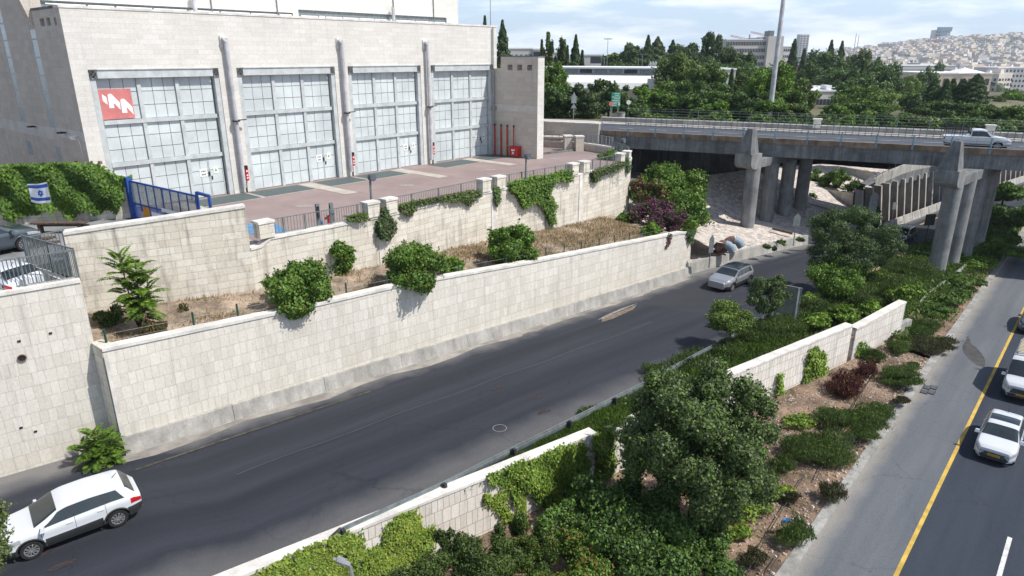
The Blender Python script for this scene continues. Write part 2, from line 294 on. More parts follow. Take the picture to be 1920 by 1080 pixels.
M['shoulder'] = asphalt('shoulder_asphalt', (.088, .098, .111), (.12, .129, .14), 40, .55, dust=(.24, .225, .20), e2=False)
M['roadB'] = asphalt('bridge_asphalt', (.055, .062, .078), (.078, .085, .10), 11, .4, dust=(.2, .2, .2))
M['park'] = mat('worn_parking_asphalt', (.23, .235, .24), .85, var=.2, sc=.5, fine=.12)
M['plaza'] = mat('pink_asphalt', (.27, .208, .193), .8, var=.14, sc=.35, fine=.10, fsc=30, col2=(.232, .178, .167))
M['plazaL'] = mat('pale_paving', (.46, .42, .37), .8, var=.1, sc=1.5, fine=.08)
M['mesh'] = mat('drain_grating', (.085, .11, .11), .7, var=.12, sc=4, fine=.25, fsc=40)
M['soil'] = mat('dry_soil', (.34, .265, .195), .95, var=.3, sc=.8, fine=.25, fsc=8, bump=.6, bsc=8)
M['soil2'] = mat('planting_soil', (.24, .165, .115), .95, var=.3, sc=.6, fine=.25, fsc=8, bump=.6, bsc=8)
M['straw'] = leafm('dry_grass', (.42, .31, .17), (.20, .14, .08), .8, .1, 1.5)
M['earth'] = mat('far_ground', (.14, .13, .075), .95, var=.35, sc=.03)
M['white'] = mat('road_paint', (.62, .62, .60), .7, var=.15, sc=3, fine=.2, fsc=25)
M['yellow'] = mat('yellow_paint', (.55, .37, .07), .7, var=.15, sc=2, fine=.2, fsc=20)
M['panel'] = mat('door_panel', (.57, .62, .625), .5, var=.10, sc=.35, fine=.04, fsc=8)
M['pgap'] = mat('door_joint', (.20, .22, .23), .7, var=.1)
M['frame'] = mat('door_frame_steel', (.50, .53, .53), .5, var=.10, sc=2)
M['pipe'] = mat('zinc_pipe', (.52, .52, .54), .45, .1, var=.14, sc=1.4)
M['galv'] = mat('galvanised_steel', (.36, .38, .39), .5, .5, var=.12, sc=4)
M['galvD'] = mat('dull_grey_steel', (.20, .23, .235), .6, .3, var=.15, sc=4)
M['rail'] = mat('bluish_rail_steel', (.19, .27, .33), .55, .3, var=.15, sc=4)
M['blue'] = mat('gate_blue', (.025, .085, .33), .5, var=.12, sc=4)
M['red'] = mat('fire_red', (.50, .018, .02), .45, var=.12, sc=4)
M['redsign'] = mat('faded_red_banner', (.60, .20, .19), .6, var=.10, sc=1.2, fine=.04)
M['signw'] = mat('sign_white', (.80, .80, .78), .6, var=.04)
M['signg'] = mat('sign_green', (.012, .27, .16), .5, var=.06)
M['black'] = mat('black_rubber', (.018, .018, .019), .75, var=.15, sc=6)
M['darkp'] = mat('dark_plastic', (.032, .034, .037), .6, var=.1, sc=6)
M['glassD'] = mat('dark_glass', (.022, .030, .034), .06, var=.1, sc=2, spec=.7)
M['glassB'] = mat('blue_glass', (.10, .22, .30), .12, var=.12, sc=1, spec=.7)
M['glasst'] = mat('pale_glass_block', (.36, .42, .45), .25, var=.08, sc=2, spec=.6)
M['orange'] = mat('orange_board', (.62, .27, .03), .7, var=.1)
M['wood'] = mat('old_timber', (.12, .085, .065), .85, var=.2, sc=4, fine=.2)
M['bark'] = mat('bark', (.10, .075, .055), .9, var=.25, sc=6, bump=.4)
M['rockw'] = mat('pale_riprap', (.56, .50, .45), .9, var=.2, sc=2, fine=.25, fsc=7, bump=.8, bsc=6)
M['terr'] = mat('terracotta_pipe', (.22, .13, .10), .75, var=.2, sc=5)
M['rust'] = mat('rusty_gabion', (.115, .062, .048), .95, var=.35, sc=2, fine=.4, fsc=7, bump=.9, bsc=7)
M['roofw'] = mat('white_membrane_roof', (.80, .80, .80), .5, var=.04, sc=.3)
M['bluep'] = mat('blue_cladding', (.03, .20, .62), .5, var=.06)
M['cream'] = mat('cream_stone', (.60, .53, .40), .85, var=.08, sc=.2)
M['cityw'] = mat('town_stone', (.66, .63, .58), .9, var=.10, sc=.05)
M['citya'] = mat('town_stone_pink', (.68, .61, .54), .9, var=.10, sc=.05)
M['cityg'] = mat('town_stone_grey', (.58, .57, .56), .9, var=.10, sc=.05)
M['window'] = mat('window_dark', (.045, .055, .065), .2, var=.2, sc=.4, spec=.6)
M['roofred'] = mat('red_roof_tiles', (.46, .27, .21), .85, var=.12, sc=1)
M['greenlane'] = mat('green_lane', (.13, .32, .16), .85, var=.12, sc=.8)
M['pave'] = mat('footpath_paving', (.50, .47, .43), .85, var=.12, sc=1, fine=.1)
M['lf_g'] = leafm('leaf_green', (0.144, 0.252, 0.040), (0.035, 0.077, 0.017))
M['lf_b'] = leafm('leaf_bright', (0.187, 0.315, 0.033), (0.055, 0.117, 0.017))
M['lf_d'] = leafm('leaf_dark', (0.094, 0.161, 0.047), (0.026, 0.052, 0.018))
M['lf_o'] = leafm('leaf_olive', (0.162, 0.215, 0.057), (0.051, 0.079, 0.025))
M['lf_y'] = leafm('leaf_yellowgreen', (0.297, 0.373, 0.056), (0.083, 0.146, 0.023), sc=1.5)
M['lf_bl'] = leafm('leaf_bluegreen', (0.155, 0.207, 0.083), (0.039, 0.063, 0.025), sc=.8)
M['lf_p'] = leafm('bract_purple', (.19, .028, .115), (.06, .016, .04), sc=1.2)
M['lf_pk'] = leafm('bract_red', (.26, .025, .07), (.08, .018, .03), sc=1.2)
M['lf_m'] = leafm('leaf_maroon', (.085, .022, .035), (.03, .012, .018), sc=1.2)
M['lf_r'] = leafm('leaf_rusty', (0.264, 0.117, 0.028), (0.088, 0.058, 0.019), sc=1.2)
M['lf_s'] = leafm('needle_shrub', (0.115, 0.193, 0.034), (0.030, 0.060, 0.014), sc=.6)
M['lf_s2'] = leafm('needle_shrub_grey', (0.110, 0.128, 0.051), (0.035, 0.047, 0.019), sc=.6)
M['grass'] = leafm('green_grass', (0.132, 0.222, 0.033), (0.033, 0.070, 0.013), sc=1.0)

# ---------------------------------------------------------------- foliage
def leafmesh(name, P, N, size, asp=.55, mats=None, midx=None, parent=None, world=True, up=None, org=None):
    """P points, N facing, size lengths -> one mesh of leaf-shaped quads"""
    n = len(P); P = np.asarray(P, float); N = np.asarray(N, float); N /= (np.linalg.norm(N, axis=1, keepdims=True) + 1e-9)
    size = np.broadcast_to(np.asarray(size, float), (n,))[:, None]
    if up is None:
        A = rng.normal(size=(n, 3))
    else: A = np.asarray(up, float) + rng.normal(size=(n, 3)) * .25
    T = A - (A * N).sum(1, keepdims=True) * N; T /= (np.linalg.norm(T, axis=1, keepdims=True) + 1e-9)
    B = np.cross(N, T)
    fold = N * size * .12
    V = np.empty((n, 4, 3)); V[:, 0] = P - T * size * .5; V[:, 1] = P + B * size * asp * .5 - T * size * .05 + fold; V[:, 2] = P + T * size * .5; V[:, 3] = P - B * size * asp * .5 - T * size * .05 + fold
    if world:
        if parent is not None:
            Mi = np.array(root_mat(parent).inverted()); V = V @ Mi[:3, :3].T + Mi[:3, 3]
        elif org is None:
            org = (float(P[:, 0].mean()), float(P[:, 1].mean()), float(P[:, 2].min())); V = V - np.array(org)
    me = bpy.data.meshes.new(name); me.vertices.add(4 * n); me.vertices.foreach_set('co', V.reshape(-1).astype(np.float32))
    me.loops.add(4 * n); me.loops.foreach_set('vertex_index', np.arange(4 * n, dtype=np.int32)); me.polygons.add(n)
    me.polygons.foreach_set('loop_start', np.arange(0, 4 * n, 4, dtype=np.int32))
    for mt in (mats if isinstance(mats, (list, tuple)) else [mats]): me.materials.append(mt)
    if midx is not None: me.polygons.foreach_set('material_index', np.asarray(midx, np.int32))
    me.update(calc_edges=True); o = link(name, me, parent)
    if parent is None and world and org is not None: o.location = org
    return o
def blobs_pts(blobs, n, shell=.55, squash=1):
    """blobs: (cx,cy,cz,rx,ry,rz) -> leaf points and outward normals, denser near the shells"""
    B = np.array(blobs, float); wts = (B[:, 3] * B[:, 4] * B[:, 5]) ** .67; wts /= wts.sum()
    k = rng.choice(len(B), n, p=wts); d = rng.normal(size=(n, 3)); d /= np.linalg.norm(d, axis=1, keepdims=True)
    r = shell + (1 - shell) * rng.random(n) ** .7; r *= 1 + rng.normal(size=n) * .14
    P = B[k, :3] + d * r[:, None] * B[k, 3:6]; N = d / B[k, 3:6]; N /= np.linalg.norm(N, axis=1, keepdims=True)
    N = N + rng.normal(size=(n, 3)) * .55
    ns = max(4, n // 55); i0 = rng.choice(n, ns); kk_ = k[i0]; L_ = B[kk_, 3:6].mean(1) * rng.uniform(.25, .75, ns); dd2 = N[i0] + np.array([0, 0, .35]); dd2 /= np.linalg.norm(dd2, axis=1, keepdims=True); m_ = 9
    Q = (P[i0, None, :] + dd2[:, None, :] * L_[:, None, None] * np.linspace(.1, 1, m_)[None, :, None] + rng.normal(size=(ns, m_, 3)) * L_[:, None, None] * .12).reshape(-1, 3); QN = rng.normal(size=Q.shape) + np.repeat(dd2, m_, 0) * .5
    return np.concatenate([P, Q]), np.concatenate([N, QN])
def clumps(c, rad, k, cr=.38, fill=.75, flat=1.0, seed=None):
    """sub-blobs spread over an ellipsoidal crown"""
    r = np.random.default_rng(seed) if seed is not None else rng; out = []
    for i in range(k):
        d = r.normal(size=3); d /= np.linalg.norm(d); q = fill * (.55 + .45 * r.random()) if i > k * .2 else fill * .4 * r.random()
        s = cr * (.65 + .7 * r.random())
        out.append((c[0] + d[0] * rad[0] * q, c[1] + d[1] * rad[1] * q, c[2] + d[2] * rad[2] * q, rad[0] * s, rad[1] * s, rad[2] * s * flat))
    return out
def trunk_mb(base, top, r0, r1, limbs=(), n=7):
    mb = MB(); b = Vector(base); t = Vector(top); P = []; rs = []
    for i in range(5):
        f = i / 4; p = b.lerp(t, f) + Vector((random.uniform(-1, 1), random.uniform(-1, 1), 0)) * r0 * .8 * (0 < i < 4); P.append(p); rs.append(r0 + (r1 - r0) * f)
    mb.tube(P, rs, n)
    for l in limbs:
        f = random.uniform(.45, .9); s = b.lerp(t, f); e = Vector(l); mid = s.lerp(e, .5) + Vector((0, 0, .12 * (e - s).length))
        q = (r0 + (r1 - r0) * f) * .6; mb.tube([s, mid, e], [q, q * .6, q * .25], 5)
    return mb
def tree(name, label, cat, base, h, rad, leaf, n, size, group=None, k=16, cz=.62, tr=.14, cr=.38, shell=.5, asp=.6, leaf2=None, f2=.0, seed=None, fill=.78, crz=None, lean=(0, 0)):
    e = E(name, base, 0, label, cat, group); c = (base[0] + lean[0], base[1] + lean[1], base[2] + h * cz); rr = (rad, rad * .92, crz or h * (1 - cz) * 1.0)
    bl = clumps(c, rr, int(k * 2.4), cr * .66, fill * 1.06, seed=seed)
    P, N = blobs_pts(bl, n, shell); mi = None; mats = [M[leaf]]
    n = len(P)
    if leaf2: mats.append(M[leaf2]); mi = (rng.random(n) < f2).astype(int)
    P[:, 2] = np.maximum(P[:, 2], base[2] + .05)
    leafmesh('crown', P, N, size * rng.uniform(.6, 1.3, n), asp, mats, mi, e)
    trunk_mb(base, (c[0], c[1], c[2] + rr[2] * .2), tr, tr * .35, [b[:3] for b in bl[:7]]).build('trunk', M['bark'], e, smooth=True)
    return e
def conifer(name, label, cat, base, h, rad, leaf, n, size, group=None, tr=.15, skirt=.12, pw=.8, seed=None, ragged=.25, low=.0):
    """cypress or fir outline: radius shrinks upward, uneven"""
    e = E(name, base, 0, label, cat, group); f = rng.random(n) ** .75 * (1 - low) + low; th = rng.uniform(0, 6.283, n)
    ph = rng.uniform(0, 6.28, 6)
    prof = np.clip(np.where(f < skirt, .55 + .45 * f / skirt, ((1 - f) / (1 - skirt)) ** pw), .02, 1)
    wob = 1 + ragged * (np.sin(3 * th + ph[0] + f * 17) * np.sin(f * 31 + ph[1]) + .6 * np.sin(5 * th + ph[2] - f * 41))
    r = rad * prof * wob * (.62 + .4 * rng.random(n) ** .6)
    P = np.stack([base[0] + r * np.cos(th), base[1] + r * np.sin(th), base[2] + h * (.03 + .97 * f)], 1); N = np.stack([np.cos(th), np.sin(th), np.full(n, .35)], 1) + rng.normal(size=(n, 3)) * .5
    leafmesh('crown', P, N, size * rng.uniform(.6, 1.3, n), .5, M[leaf], None, e)
    trunk_mb(base, (base[0], base[1], base[2] + h * .85), tr, tr * .2).build('trunk', M['bark'], e, smooth=True)
    return e
def shrub(name, label, cat, base, rad, h, leaf, n, size, group=None, k=9, leaf2=None, f2=0, spiky=False, seed=None, asp=.55, stem=True, rot=0, ry=None, cr=.5):
    e = E(name, base, 0, label, cat, group); r2 = ry or rad
    bl = clumps((0, 0, h * .42), (rad * .85, r2 * .85, h * .44), k * 2, cr * .68, .9, seed=seed); cs, sn = math.cos(rot), math.sin(rot)
    bl = [(base[0] + b[0] * cs - b[1] * sn, base[1] + b[0] * sn + b[1] * cs, base[2] + b[2], b[3], b[4], b[5]) for b in bl]
    P, N = blobs_pts(bl, n, .45); n = len(P); P[:, 2] = np.maximum(P[:, 2], base[2] + .03); up = None
    if spiky: up = np.stack([N[:, 0] * .5, N[:, 1] * .5, np.full(n, 1.0)], 1); N = N + rng.normal(size=(n, 3)) * .4; N[:, 2] *= .3
    mats = [M[leaf]]; mi = None
    if leaf2: mats.append(M[leaf2]); mi = (rng.random(n) < f2).astype(int)
    leafmesh('foliage', P, N, size * rng.uniform(.6, 1.3, n), asp, mats, mi, e, up=up)
    if stem:
        mb = MB()
        for b in bl[:5]: mb.tube([base, ((base[0] + b[0]) / 2, (base[1] + b[1]) / 2, base[2] + h * .3), b[:3]], [.05, .035, .015], 5)
        mb.build('stem', M['bark'], e)
    return e
def inpoly(x, y, P):
    c = np.zeros(len(x), bool); j = len(P) - 1
    for i in range(len(P)):
        xi, yi = P[i]; xj, yj = P[j]
        c ^= ((yi > y) != (yj > y)) & (x < (xj - xi) * (y - yi) / (yj - yi + 1e-12) + xi); j = i
    return c
def ivy(label, poly, A, B, n, size, leaf, thick=.22, side=1, cat='ivy', leaf2=None, f2=0, group=None, name='ivy', holes=.0, asp=.8, stem=True):
    """climber on the vertical plane A-B; poly measured in the photo, mapped on to that wall"""
    W = []
    for q in poly:
        p = L(q[0], q[1], A, B); (d, _) = unit(A, B); W.append(((p[0] - A[0]) * d[0] + (p[1] - A[1]) * d[1], p[2]))
    (d, _) = unit(A, B); nn = (d[1] * side, -d[0] * side); xs = [a for a, _ in W]; zs = [b for _, b in W]
    S = rng.uniform(min(xs), max(xs), n * 4); Z = rng.uniform(min(zs), max(zs), n * 4); jx = rng.normal(size=n * 4) * .10; k = inpoly(S + jx, Z + jx[::-1], W)
    if holes:
        hh = np.sin(S * 5.1 + 1) * np.sin(Z * 4.3 + 2) + .6 * np.sin(S * 11.3) * np.sin(Z * 9.7 + 1) + rng.normal(size=n * 4) * .2; k &= hh < 1.0 - holes
    S = S[k][:n]; Z = Z[k][:n]; m = len(S); o = thick * rng.random(m) ** .8 * (.55 + .45 * np.sin(S * 3.3) * np.sin(Z * 2.7 + 1)) + .02
    P = np.stack([A[0] + d[0] * S + nn[0] * o, A[1] + d[1] * S + nn[1] * o, Z], 1)
    N = np.tile(np.array([nn[0], nn[1], .45]), (m, 1)) + rng.normal(size=(m, 3)) * .45
    e = E(name, (A[0] + d[0] * float(np.mean(S)) + nn[0] * .1, A[1] + d[1] * float(np.mean(S)) + nn[1] * .1, float(Z.min())), 0, label, cat, group)
    mats = [M[leaf]]; mi = None
    if leaf2: mats.append(M[leaf2]); mi = (rng.random(m) < f2).astype(int)
    leafmesh('foliage', P, N, size * rng.uniform(.6, 1.3, m), asp, mats, mi, e, up=np.tile([0, 0, -1.0], (m, 1)))
    if stem:
        mb = MB()
        for _ in range(5):
            i = random.randrange(m); j = random.randrange(m); a, b = P[i], P[j]
            if a[2] < b[2]: a, b = b, a
            mb.tube([a, (a + b) / 2 + rng.normal(size=3) * .06, b], .012, 4)
        mb.build('stem', M['bark'], e)
    return e
# ================================================================ TERRAIN AND ROADS
def zR(y): return 3.9 - .9 * ss((y - 20) / 34) - .8 * ss((y - 52) / 20)
ZH = 1.3                                                        # highway level
Z_PL, Z_PK, Z_DK = 10.5, 11.2, 12.0                             # plaza, parking, bridge deck
A0 = (-16.73, 25.31); A1 = (14.46, 53.01); (dA, lenA) = unit(A0, A1); nA = (dA[1], -dA[0])
def AW(s, off=0): return (A0[0] + dA[0] * s + nA[0] * off, A0[1] + dA[1] * s + nA[1] * off)
B1 = (-17.45, 26.0); B0 = (-24.5, 20.4); (dB, lenB) = unit(B0, B1); nB = (dB[1], -dB[0])
KA = [(-60, -8), (-36, 11.1), (-24.5, 20.4), (-17.3, 26.1), A0, AW(lenA * .33), AW(lenA * .66), A1, (27.7, 63.6), (39.9, 71.9), (52.9, 83.2), (78.5, 103.7), (118, 138), (190, 205)]
kr = [(-52, -22), (-29, .2), (-16.5, 12.2)]
for q in [(640, 990), (830, 905), (960, 840), (1150, 745), (1340, 650), (1440, 590)]:
    p = G(q[0], q[1], lambda y: zR(y) + .62); kr.append((p[0], p[1]))
kr += [G(1722, 463, 2.3)[:2], (58, 76.5), (84, 97), (123, 130), (196, 197)]
KR = kr[:]
def resample(P, n):
    Ls = [0]
    for i in range(len(P) - 1): Ls.append(Ls[-1] + math.dist(P[i], P[i + 1]))
    out = []
    for k in range(n):
        s = Ls[-1] * k / (n - 1); i = max(j for j in range(len(P)) if Ls[j] <= s + 1e-9); i = min(i, len(P) - 2)
        out.append(lerp(P[i], P[i + 1], (s - Ls[i]) / (Ls[i + 1] - Ls[i])))
    return out
NK = 90
# cut both edges by rays square to wall A so that strips stay aligned
def section(P, s):       # crossing of polyline with the line through AW(s) along nA
    best = None
    for i in range(len(P) - 1):
        f = lambda p: (p[0] - A0[0]) * dA[0] + (p[1] - A0[1]) * dA[1] - s
        a, b = f(P[i]), f(P[i + 1])
        if (a <= 0 <= b) or (b <= 0 <= a): return lerp(P[i], P[i + 1], a / (a - b) if a != b else 0)
    return P[0] if s < 0 else P[-1]
SS = [-48 + i * 2.5 for i in range(NK + 20)]
def zs_at(p): return zR(p[1])
def edge(P, off=0, dz=0, zf=None):
    out = []
    for s in SS:
        p = section(P, s); p = (p[0] + nA[0] * off, p[1] + nA[1] * off); out.append((p[0], p[1], (zf or zR)(p[1]) + dz))
    return out
EA = edge(KA); EK = edge(KR)
tag(MB().strip(EA, EK, nv=6).build('road', M['roadL']), kind='structure')
# highway
h0 = G(1480, 1080, ZH + .1)[:2]; h1 = G(1850, 540, ZH + .1)[:2]; (dH, _) = unit(h0, h1); nH = (dH[1], -dH[0])
def HW(s, off=0, z=ZH): return (h0[0] + dH[0] * s + nH[0] * off, h0[1] + dH[1] * s + nH[1] * off, z)
SH = [-60, -30, -10, 0, 10, 20, 30, 40, 55, 75, 110, 160, 240, 330]
y0 = G(1660, 1080, ZH)[:2]; y1 = G(1920, 600, ZH)[:2]
offY = ((y0[0] - h0[0]) * nH[0] + (y0[1] - h0[1]) * nH[1] + (y1[0] - h0[0]) * nH[0] + (y1[1] - h0[1]) * nH[1]) / 2
tag(MB().strip([HW(s) for s in SH], [HW(s, offY) for s in SH], nv=2).build('road_shoulder', M['shoulder']), kind='structure')
tag(MB().strip([HW(s, offY) for s in SH], [HW(s, 24) for s in SH], nv=3).build('highway', M['roadH']), kind='structure')
tag(MB().strip([HW(s, offY - .08, ZH + .004) for s in SH], [HW(s, offY + .08, ZH + .004) for s in SH]).build('road_marking', M['yellow']), kind='structure')
dd = G(1895, 1003, ZH)[:2]; offD = (dd[0] - h0[0]) * nH[0] + (dd[1] - h0[1]) * nH[1]; sD = (dd[0] - h0[0]) * dH[0] + (dd[1] - h0[1]) * dH[1]
mb = MB()
for k in range(-6, 22):
    s = sD - 3.4 + k * 9.5
    mb.face([HW(s, offD - .08, ZH + .004), HW(s + 3.2, offD - .08, ZH + .004), HW(s + 3.2, offD + .08, ZH + .004), HW(s, offD + .08, ZH + .004)])
    s2 = s
    mb.face([HW(s2, offD + 3.5, ZH + .004), HW(s2 + 3.2, offD + 3.5, ZH + .004), HW(s2 + 3.2, offD + 3.66, ZH + .004), HW(s2, offD + 3.66, ZH + .004)])
tag(mb.build('road_marking', M['white']), kind='structure')
mb = MB()      # kerb of the highway: gutter slab and raised lip
for i in range(len(SH) - 1):
    a, b = SH[i], SH[i + 1]
    P = [HW(a, -.42), HW(a, .0), HW(b, .0), HW(b, -.42)]; mb.hexa([(p[0], p[1], ZH - .2) for p in P], [(p[0], p[1], ZH + .13) for p in P])
tag(mb.build('kerb', M['conc']), kind='structure')
# damp patch, drain grates
pts = [(1813, 628), (1820, 636), (1819, 644), (1832, 652), (1840, 662), (1842, 664), (1848, 676), (1847, 688), (1838, 687), (1824, 680), (1812, 668), (1804, 656), (1806, 644), (1812, 638)]
pts = [lerp(pts[i], pts[(i + 1) % len(pts)], t) for i in range(len(pts)) for t in (.25, .75)]; pts = [lerp(pts[i], pts[(i + 1) % len(pts)], t) for i in range(len(pts)) for t in (.25, .75)]
tag(MB().face([G(*q, ZH + .004) for q in pts]).build('road_patch', mat('damp_asphalt', (.070, .066, .064), .6, var=.2, sc=2)), kind='structure')
for i, (q, r0) in enumerate([((1738, 727), 0), ((1750, 727), 0), ((1733, 735), 0), ((1746, 736), 0), ((1752, 730), 0)][:4]):
    c = G(q[0], q[1], ZH); mb = MB(); a = math.atan2(dH[1], dH[0]); mb.box((c[0], c[1], ZH + .004), (.55, .38, .03), a, 0)
    for k in range(5): mb.box((c[0] + dH[0] * (k - 2) * .09, c[1] + dH[1] * (k - 2) * .09, ZH + .035), (.03, .3, .012), a, 1)
    tag(mb.build('drain_grate', [M['darkp'], M['galv']]), 'rusty drain grate in the gutter beside the planted strip', 'drain', 'four drain grates at the highway kerb')
# ramp details: gutter apron along wall A, faded yellow edge line, patches, painted circle
apr = MB(); apr.strip([(*AW(s, -.1), zR(AW(s)[1]) + .006) for s in range(-1, 42, 2)], [(*AW(s, .95 + .25 * math.sin(s * .9)), zR(AW(s, .9)[1]) + .006) for s in range(-1, 42, 2)])
tag(apr.build('gutter', mat('dusty_gutter_concrete', (.30, .28, .25), .9, var=.2, sc=.9, fine=.15)), kind='structure')
ye = MB(); ye.strip([(*AW(s, 1.75), zR(AW(s, 1.7)[1]) + .008) for s in range(0, 12, 1)], [(*AW(s, 1.88), zR(AW(s, 1.8)[1]) + .008) for s in range(0, 12, 1)])
tag(ye.build('road_marking', mat('faded_yellow_paint', (.085, .075, .055), .85, var=.3, sc=4)), kind='structure')
bl = MB(); far = edge(KA)      # yellow edge line past the bridge
P1 = [(p[0] + nA[0] * 2.2, p[1] + nA[1] * 2.2, p[2] + .006) for p in far if p[1] > 60]; P2 = [(p[0] + nA[0] * 2.36, p[1] + nA[1] * 2.36, p[2] + .006) for p in far if p[1] > 60]
tag(bl.strip(P1, P2).build('road_marking', M['yellow']), kind='structure')
pts = [(1130, 597), (1195, 571), (1187, 580), (1150, 597), (1128, 604)]
tag(MB().face([G(q[0], q[1], lambda y: zR(y) + .010) for q in pts]).build('road_patch', mat('silt_patch', (.20, .155, .11), .95, var=.25, sc=4)), kind='structure')
pts = [(1120, 600), (1136, 591), (1165, 578), (1196, 568), (1186, 573), (1150, 588), (1136, 596)]
tag(MB().face([G(q[0], q[1], lambda y: zR(y) + .014) for q in pts]).build('road_patch', mat('lime_patch', (.26, .25, .235), .95, var=.25, sc=4)), kind='structure')
pts = [(1192, 573), (1300, 590), (1480, 600), (1530, 560), (1500, 500), (1400, 495)]
tag(MB().face([G(q[0], q[1], lambda y: zR(y) + .007) for q in [(1192, 573), (1320, 596), (1430, 560), (1540, 520), (1550, 470), (1480, 468), (1350, 520)]]).build('road_patch', asphalt('newer_asphalt', (.024, .026, .032), (.034, .036, .042), 60, .1, e2=False)), kind='structure')
c = G(937, 803, zR(28)); mb = MB()
for k in range(20):
    a, b = k * .314, (k + 1) * .314; z = c[2] + .012
    mb.face([(c[0] + .30 * math.cos(a), c[1] + .30 * math.sin(a), z), (c[0] + .30 * math.cos(b), c[1] + .30 * math.sin(b), z), (c[0] + .33 * math.cos(b), c[1] + .33 * math.sin(b), z), (c[0] + .33 * math.cos(a), c[1] + .33 * math.sin(a), z)])
tag(mb.build('road_marking', mat('worn_white_paint', (.28, .28, .28), .8)), kind='structure')
mb = MB(); mb.strip([(*AW(s, 4.9 + .05 * math.sin(s)), zR(AW(s, 5)[1]) + .007) for s in range(3, 34)], [(*AW(s, 4.94 + .05 * math.sin(s)), zR(AW(s, 5)[1]) + .007) for s in range(3, 34)])
tag(mb.build('road_seam', mat('seam', (.085, .088, .092), .85)), kind='structure')
for q in [(930, 728), (1018, 772), (1010, 745), (75, 1040), (110, 1062)]:       # reddish scuffs in the asphalt
    c = G(q[0], q[1], lambda y: zR(y) + .008); mb = MB()
    pl = [(c[0] + dA[0] * .5 * math.cos(t) * random.uniform(.6, 1.2) + nA[0] * .14 * math.sin(t), c[1] + dA[1] * .5 * math.cos(t) * random.uniform(.6, 1.2) + nA[1] * .14 * math.sin(t), c[2]) for t in [i * .7 for i in range(9)]]
    tag(mb.face(pl).build('road_patch', mat('red_scuff', (.045, .034, .036), .85, var=.3, sc=9)), kind='structure')

# planted strips
MWp = [(-30, 1), (-20, 9.3), (-8.5, 17.48), (3.74, 26.06), (11.36, 31.86), (20.57, 38.49), (26.64, 42.99)]
EM = []
for s in SS:
    p = section(MWp, s) if s < 44 else None
    EM.append(p)
# hedge bed between ramp and median wall
seg = [i for i, s in enumerate(SS) if s <= 44]
bed = MB().strip([(EK[i][0], EK[i][1], EK[i][2] + .10) for i in seg], [(EM[i][0], EM[i][1], EK[i][2] + .15) for i in seg], nv=2)
bed.strip([(EK[i][0], EK[i][1], EK[i][2] - .2) for i in seg], [(EK[i][0], EK[i][1], EK[i][2] + .10) for i in seg])
tag(bed.build('planting_bed', M['soil2']), kind='structure')
# soil between wall and highway, going on beyond the wall's end
def kh(p):
    s = (p[0] - h0[0]) * dH[0] + (p[1] - h0[1]) * dH[1]; return HW(s, -.42, ZH + .1)
so_ = MB(); so_.strip([(EM[i][0], EM[i][1], 1.75) for i in seg], [kh(EM[i]) for i in seg], nv=3)
so_.build('soil', M['soil2']); tag(bpy.context.scene.objects['soil'], kind='structure')
rest = [i for i, s in enumerate(SS) if s >= 44]
rest = [rest[0] - 1] + rest
so2 = MB()
I = [(EK[i][0], EK[i][1], EK[i][2] + .08) for i in rest]; J = [kh(EK[i]) for i in rest]
K = [lerp(I[k], J[k], .5) for k in range(len(I))]; K = [(p[0], p[1], (2.3 if k < 10 else 1.9)) for k, p in enumerate(K)]
so2.strip(I, K, nv=2); so2.strip(K, J, nv=2); o = so2.build('soil', M['soil2']); tag(o, kind='structure')
# base ground sheet to the horizon
def far_z(x, y):
    r = math.hypot(x, y); a = math.degrees(math.atan2(x, y))
    rt = ss((a - 14) / 8)                                   # the valley opens to the right
    z = 10.1 - 15 * ss((r - 120) / 180) * rt + 2 * ss((r - 130) / 300) * (1 - rt)
    z += rt * (5 * ss((r - 300) / 500) + 16 * ss((r - 800) / 900) + 50 * ss((r - 1500) / 1100) * ss((a - 22) / 12) + 22 * ss((r - 2600) / 1600))
    return z
mb = MB(); rr = [150, 170, 200, 240, 290, 350, 430, 520, 640, 780, 950, 1150, 1400, 1700, 2000, 2300, 2600, 3000, 3600, 4400, 6000]
aa = [-60 + 3 * k for k in range(51)]
for i in range(len(rr) - 1):
    for j in range(len(aa) - 1):
        q = []
        for (r_, a_) in [(rr[i], aa[j]), (rr[i + 1], aa[j]), (rr[i + 1], aa[j + 1]), (rr[i], aa[j + 1])]:
            x, y = r_ * math.sin(R(a_)), r_ * math.cos(R(a_)); q.append((x, y, far_z(x, y)))
        mb.face(q)
tag(mb.build('terrain', M['earth'], smooth=True), kind='structure')
tag(MB().face([(-300, -120, -.4), (420, -120, -.4), (420, 300, -.4), (-300, 300, -.4)]).build('ground', M['soil2']), kind='structure')
# ================================================================ BRIDGE
b0 = (9.5, 75.3); b1 = (44, 58.6); (dG, _) = unit(b0, b1); nG = (-dG[1], dG[0])      # nG points away from the camera
def BR(s, off=0, z=0): return (b0[0] + dG[0] * s + nG[0] * off, b0[1] + dG[1] * s + nG[1] * off, z)
bridge = E('road_bridge', BR(30, 6, 2), 0, 'grey concrete road bridge on round piers crossing over both roads', 'bridge')
WD = 13.2; S1 = 75
def bspan(o0, o1, z0, z1, s0=0, s1=S1): return [BR(s0, o0), BR(s1, o0), BR(s1, o1), BR(s0, o1)], z0, z1
mb = MB(); P, a, b = bspan(0, .45, 10.6, 11.85); mb.prism(P, a, b); P, a, b = bspan(WD - .45, WD, 10.6, 11.85); mb.prism(P, a, b)
for k in range(1, 6): P, a, b = bspan(k * 2.2 - .3, k * 2.2 + .3, 10.75, 11.6); mb.prism(P, a, b)
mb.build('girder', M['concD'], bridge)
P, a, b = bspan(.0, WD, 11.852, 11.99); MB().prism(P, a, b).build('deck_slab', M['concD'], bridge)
P, a, b = bspan(-.12, .28, 11.86, 12.38); MB().prism(P, a, b).build('parapet_kerb', M['brownc'], bridge)
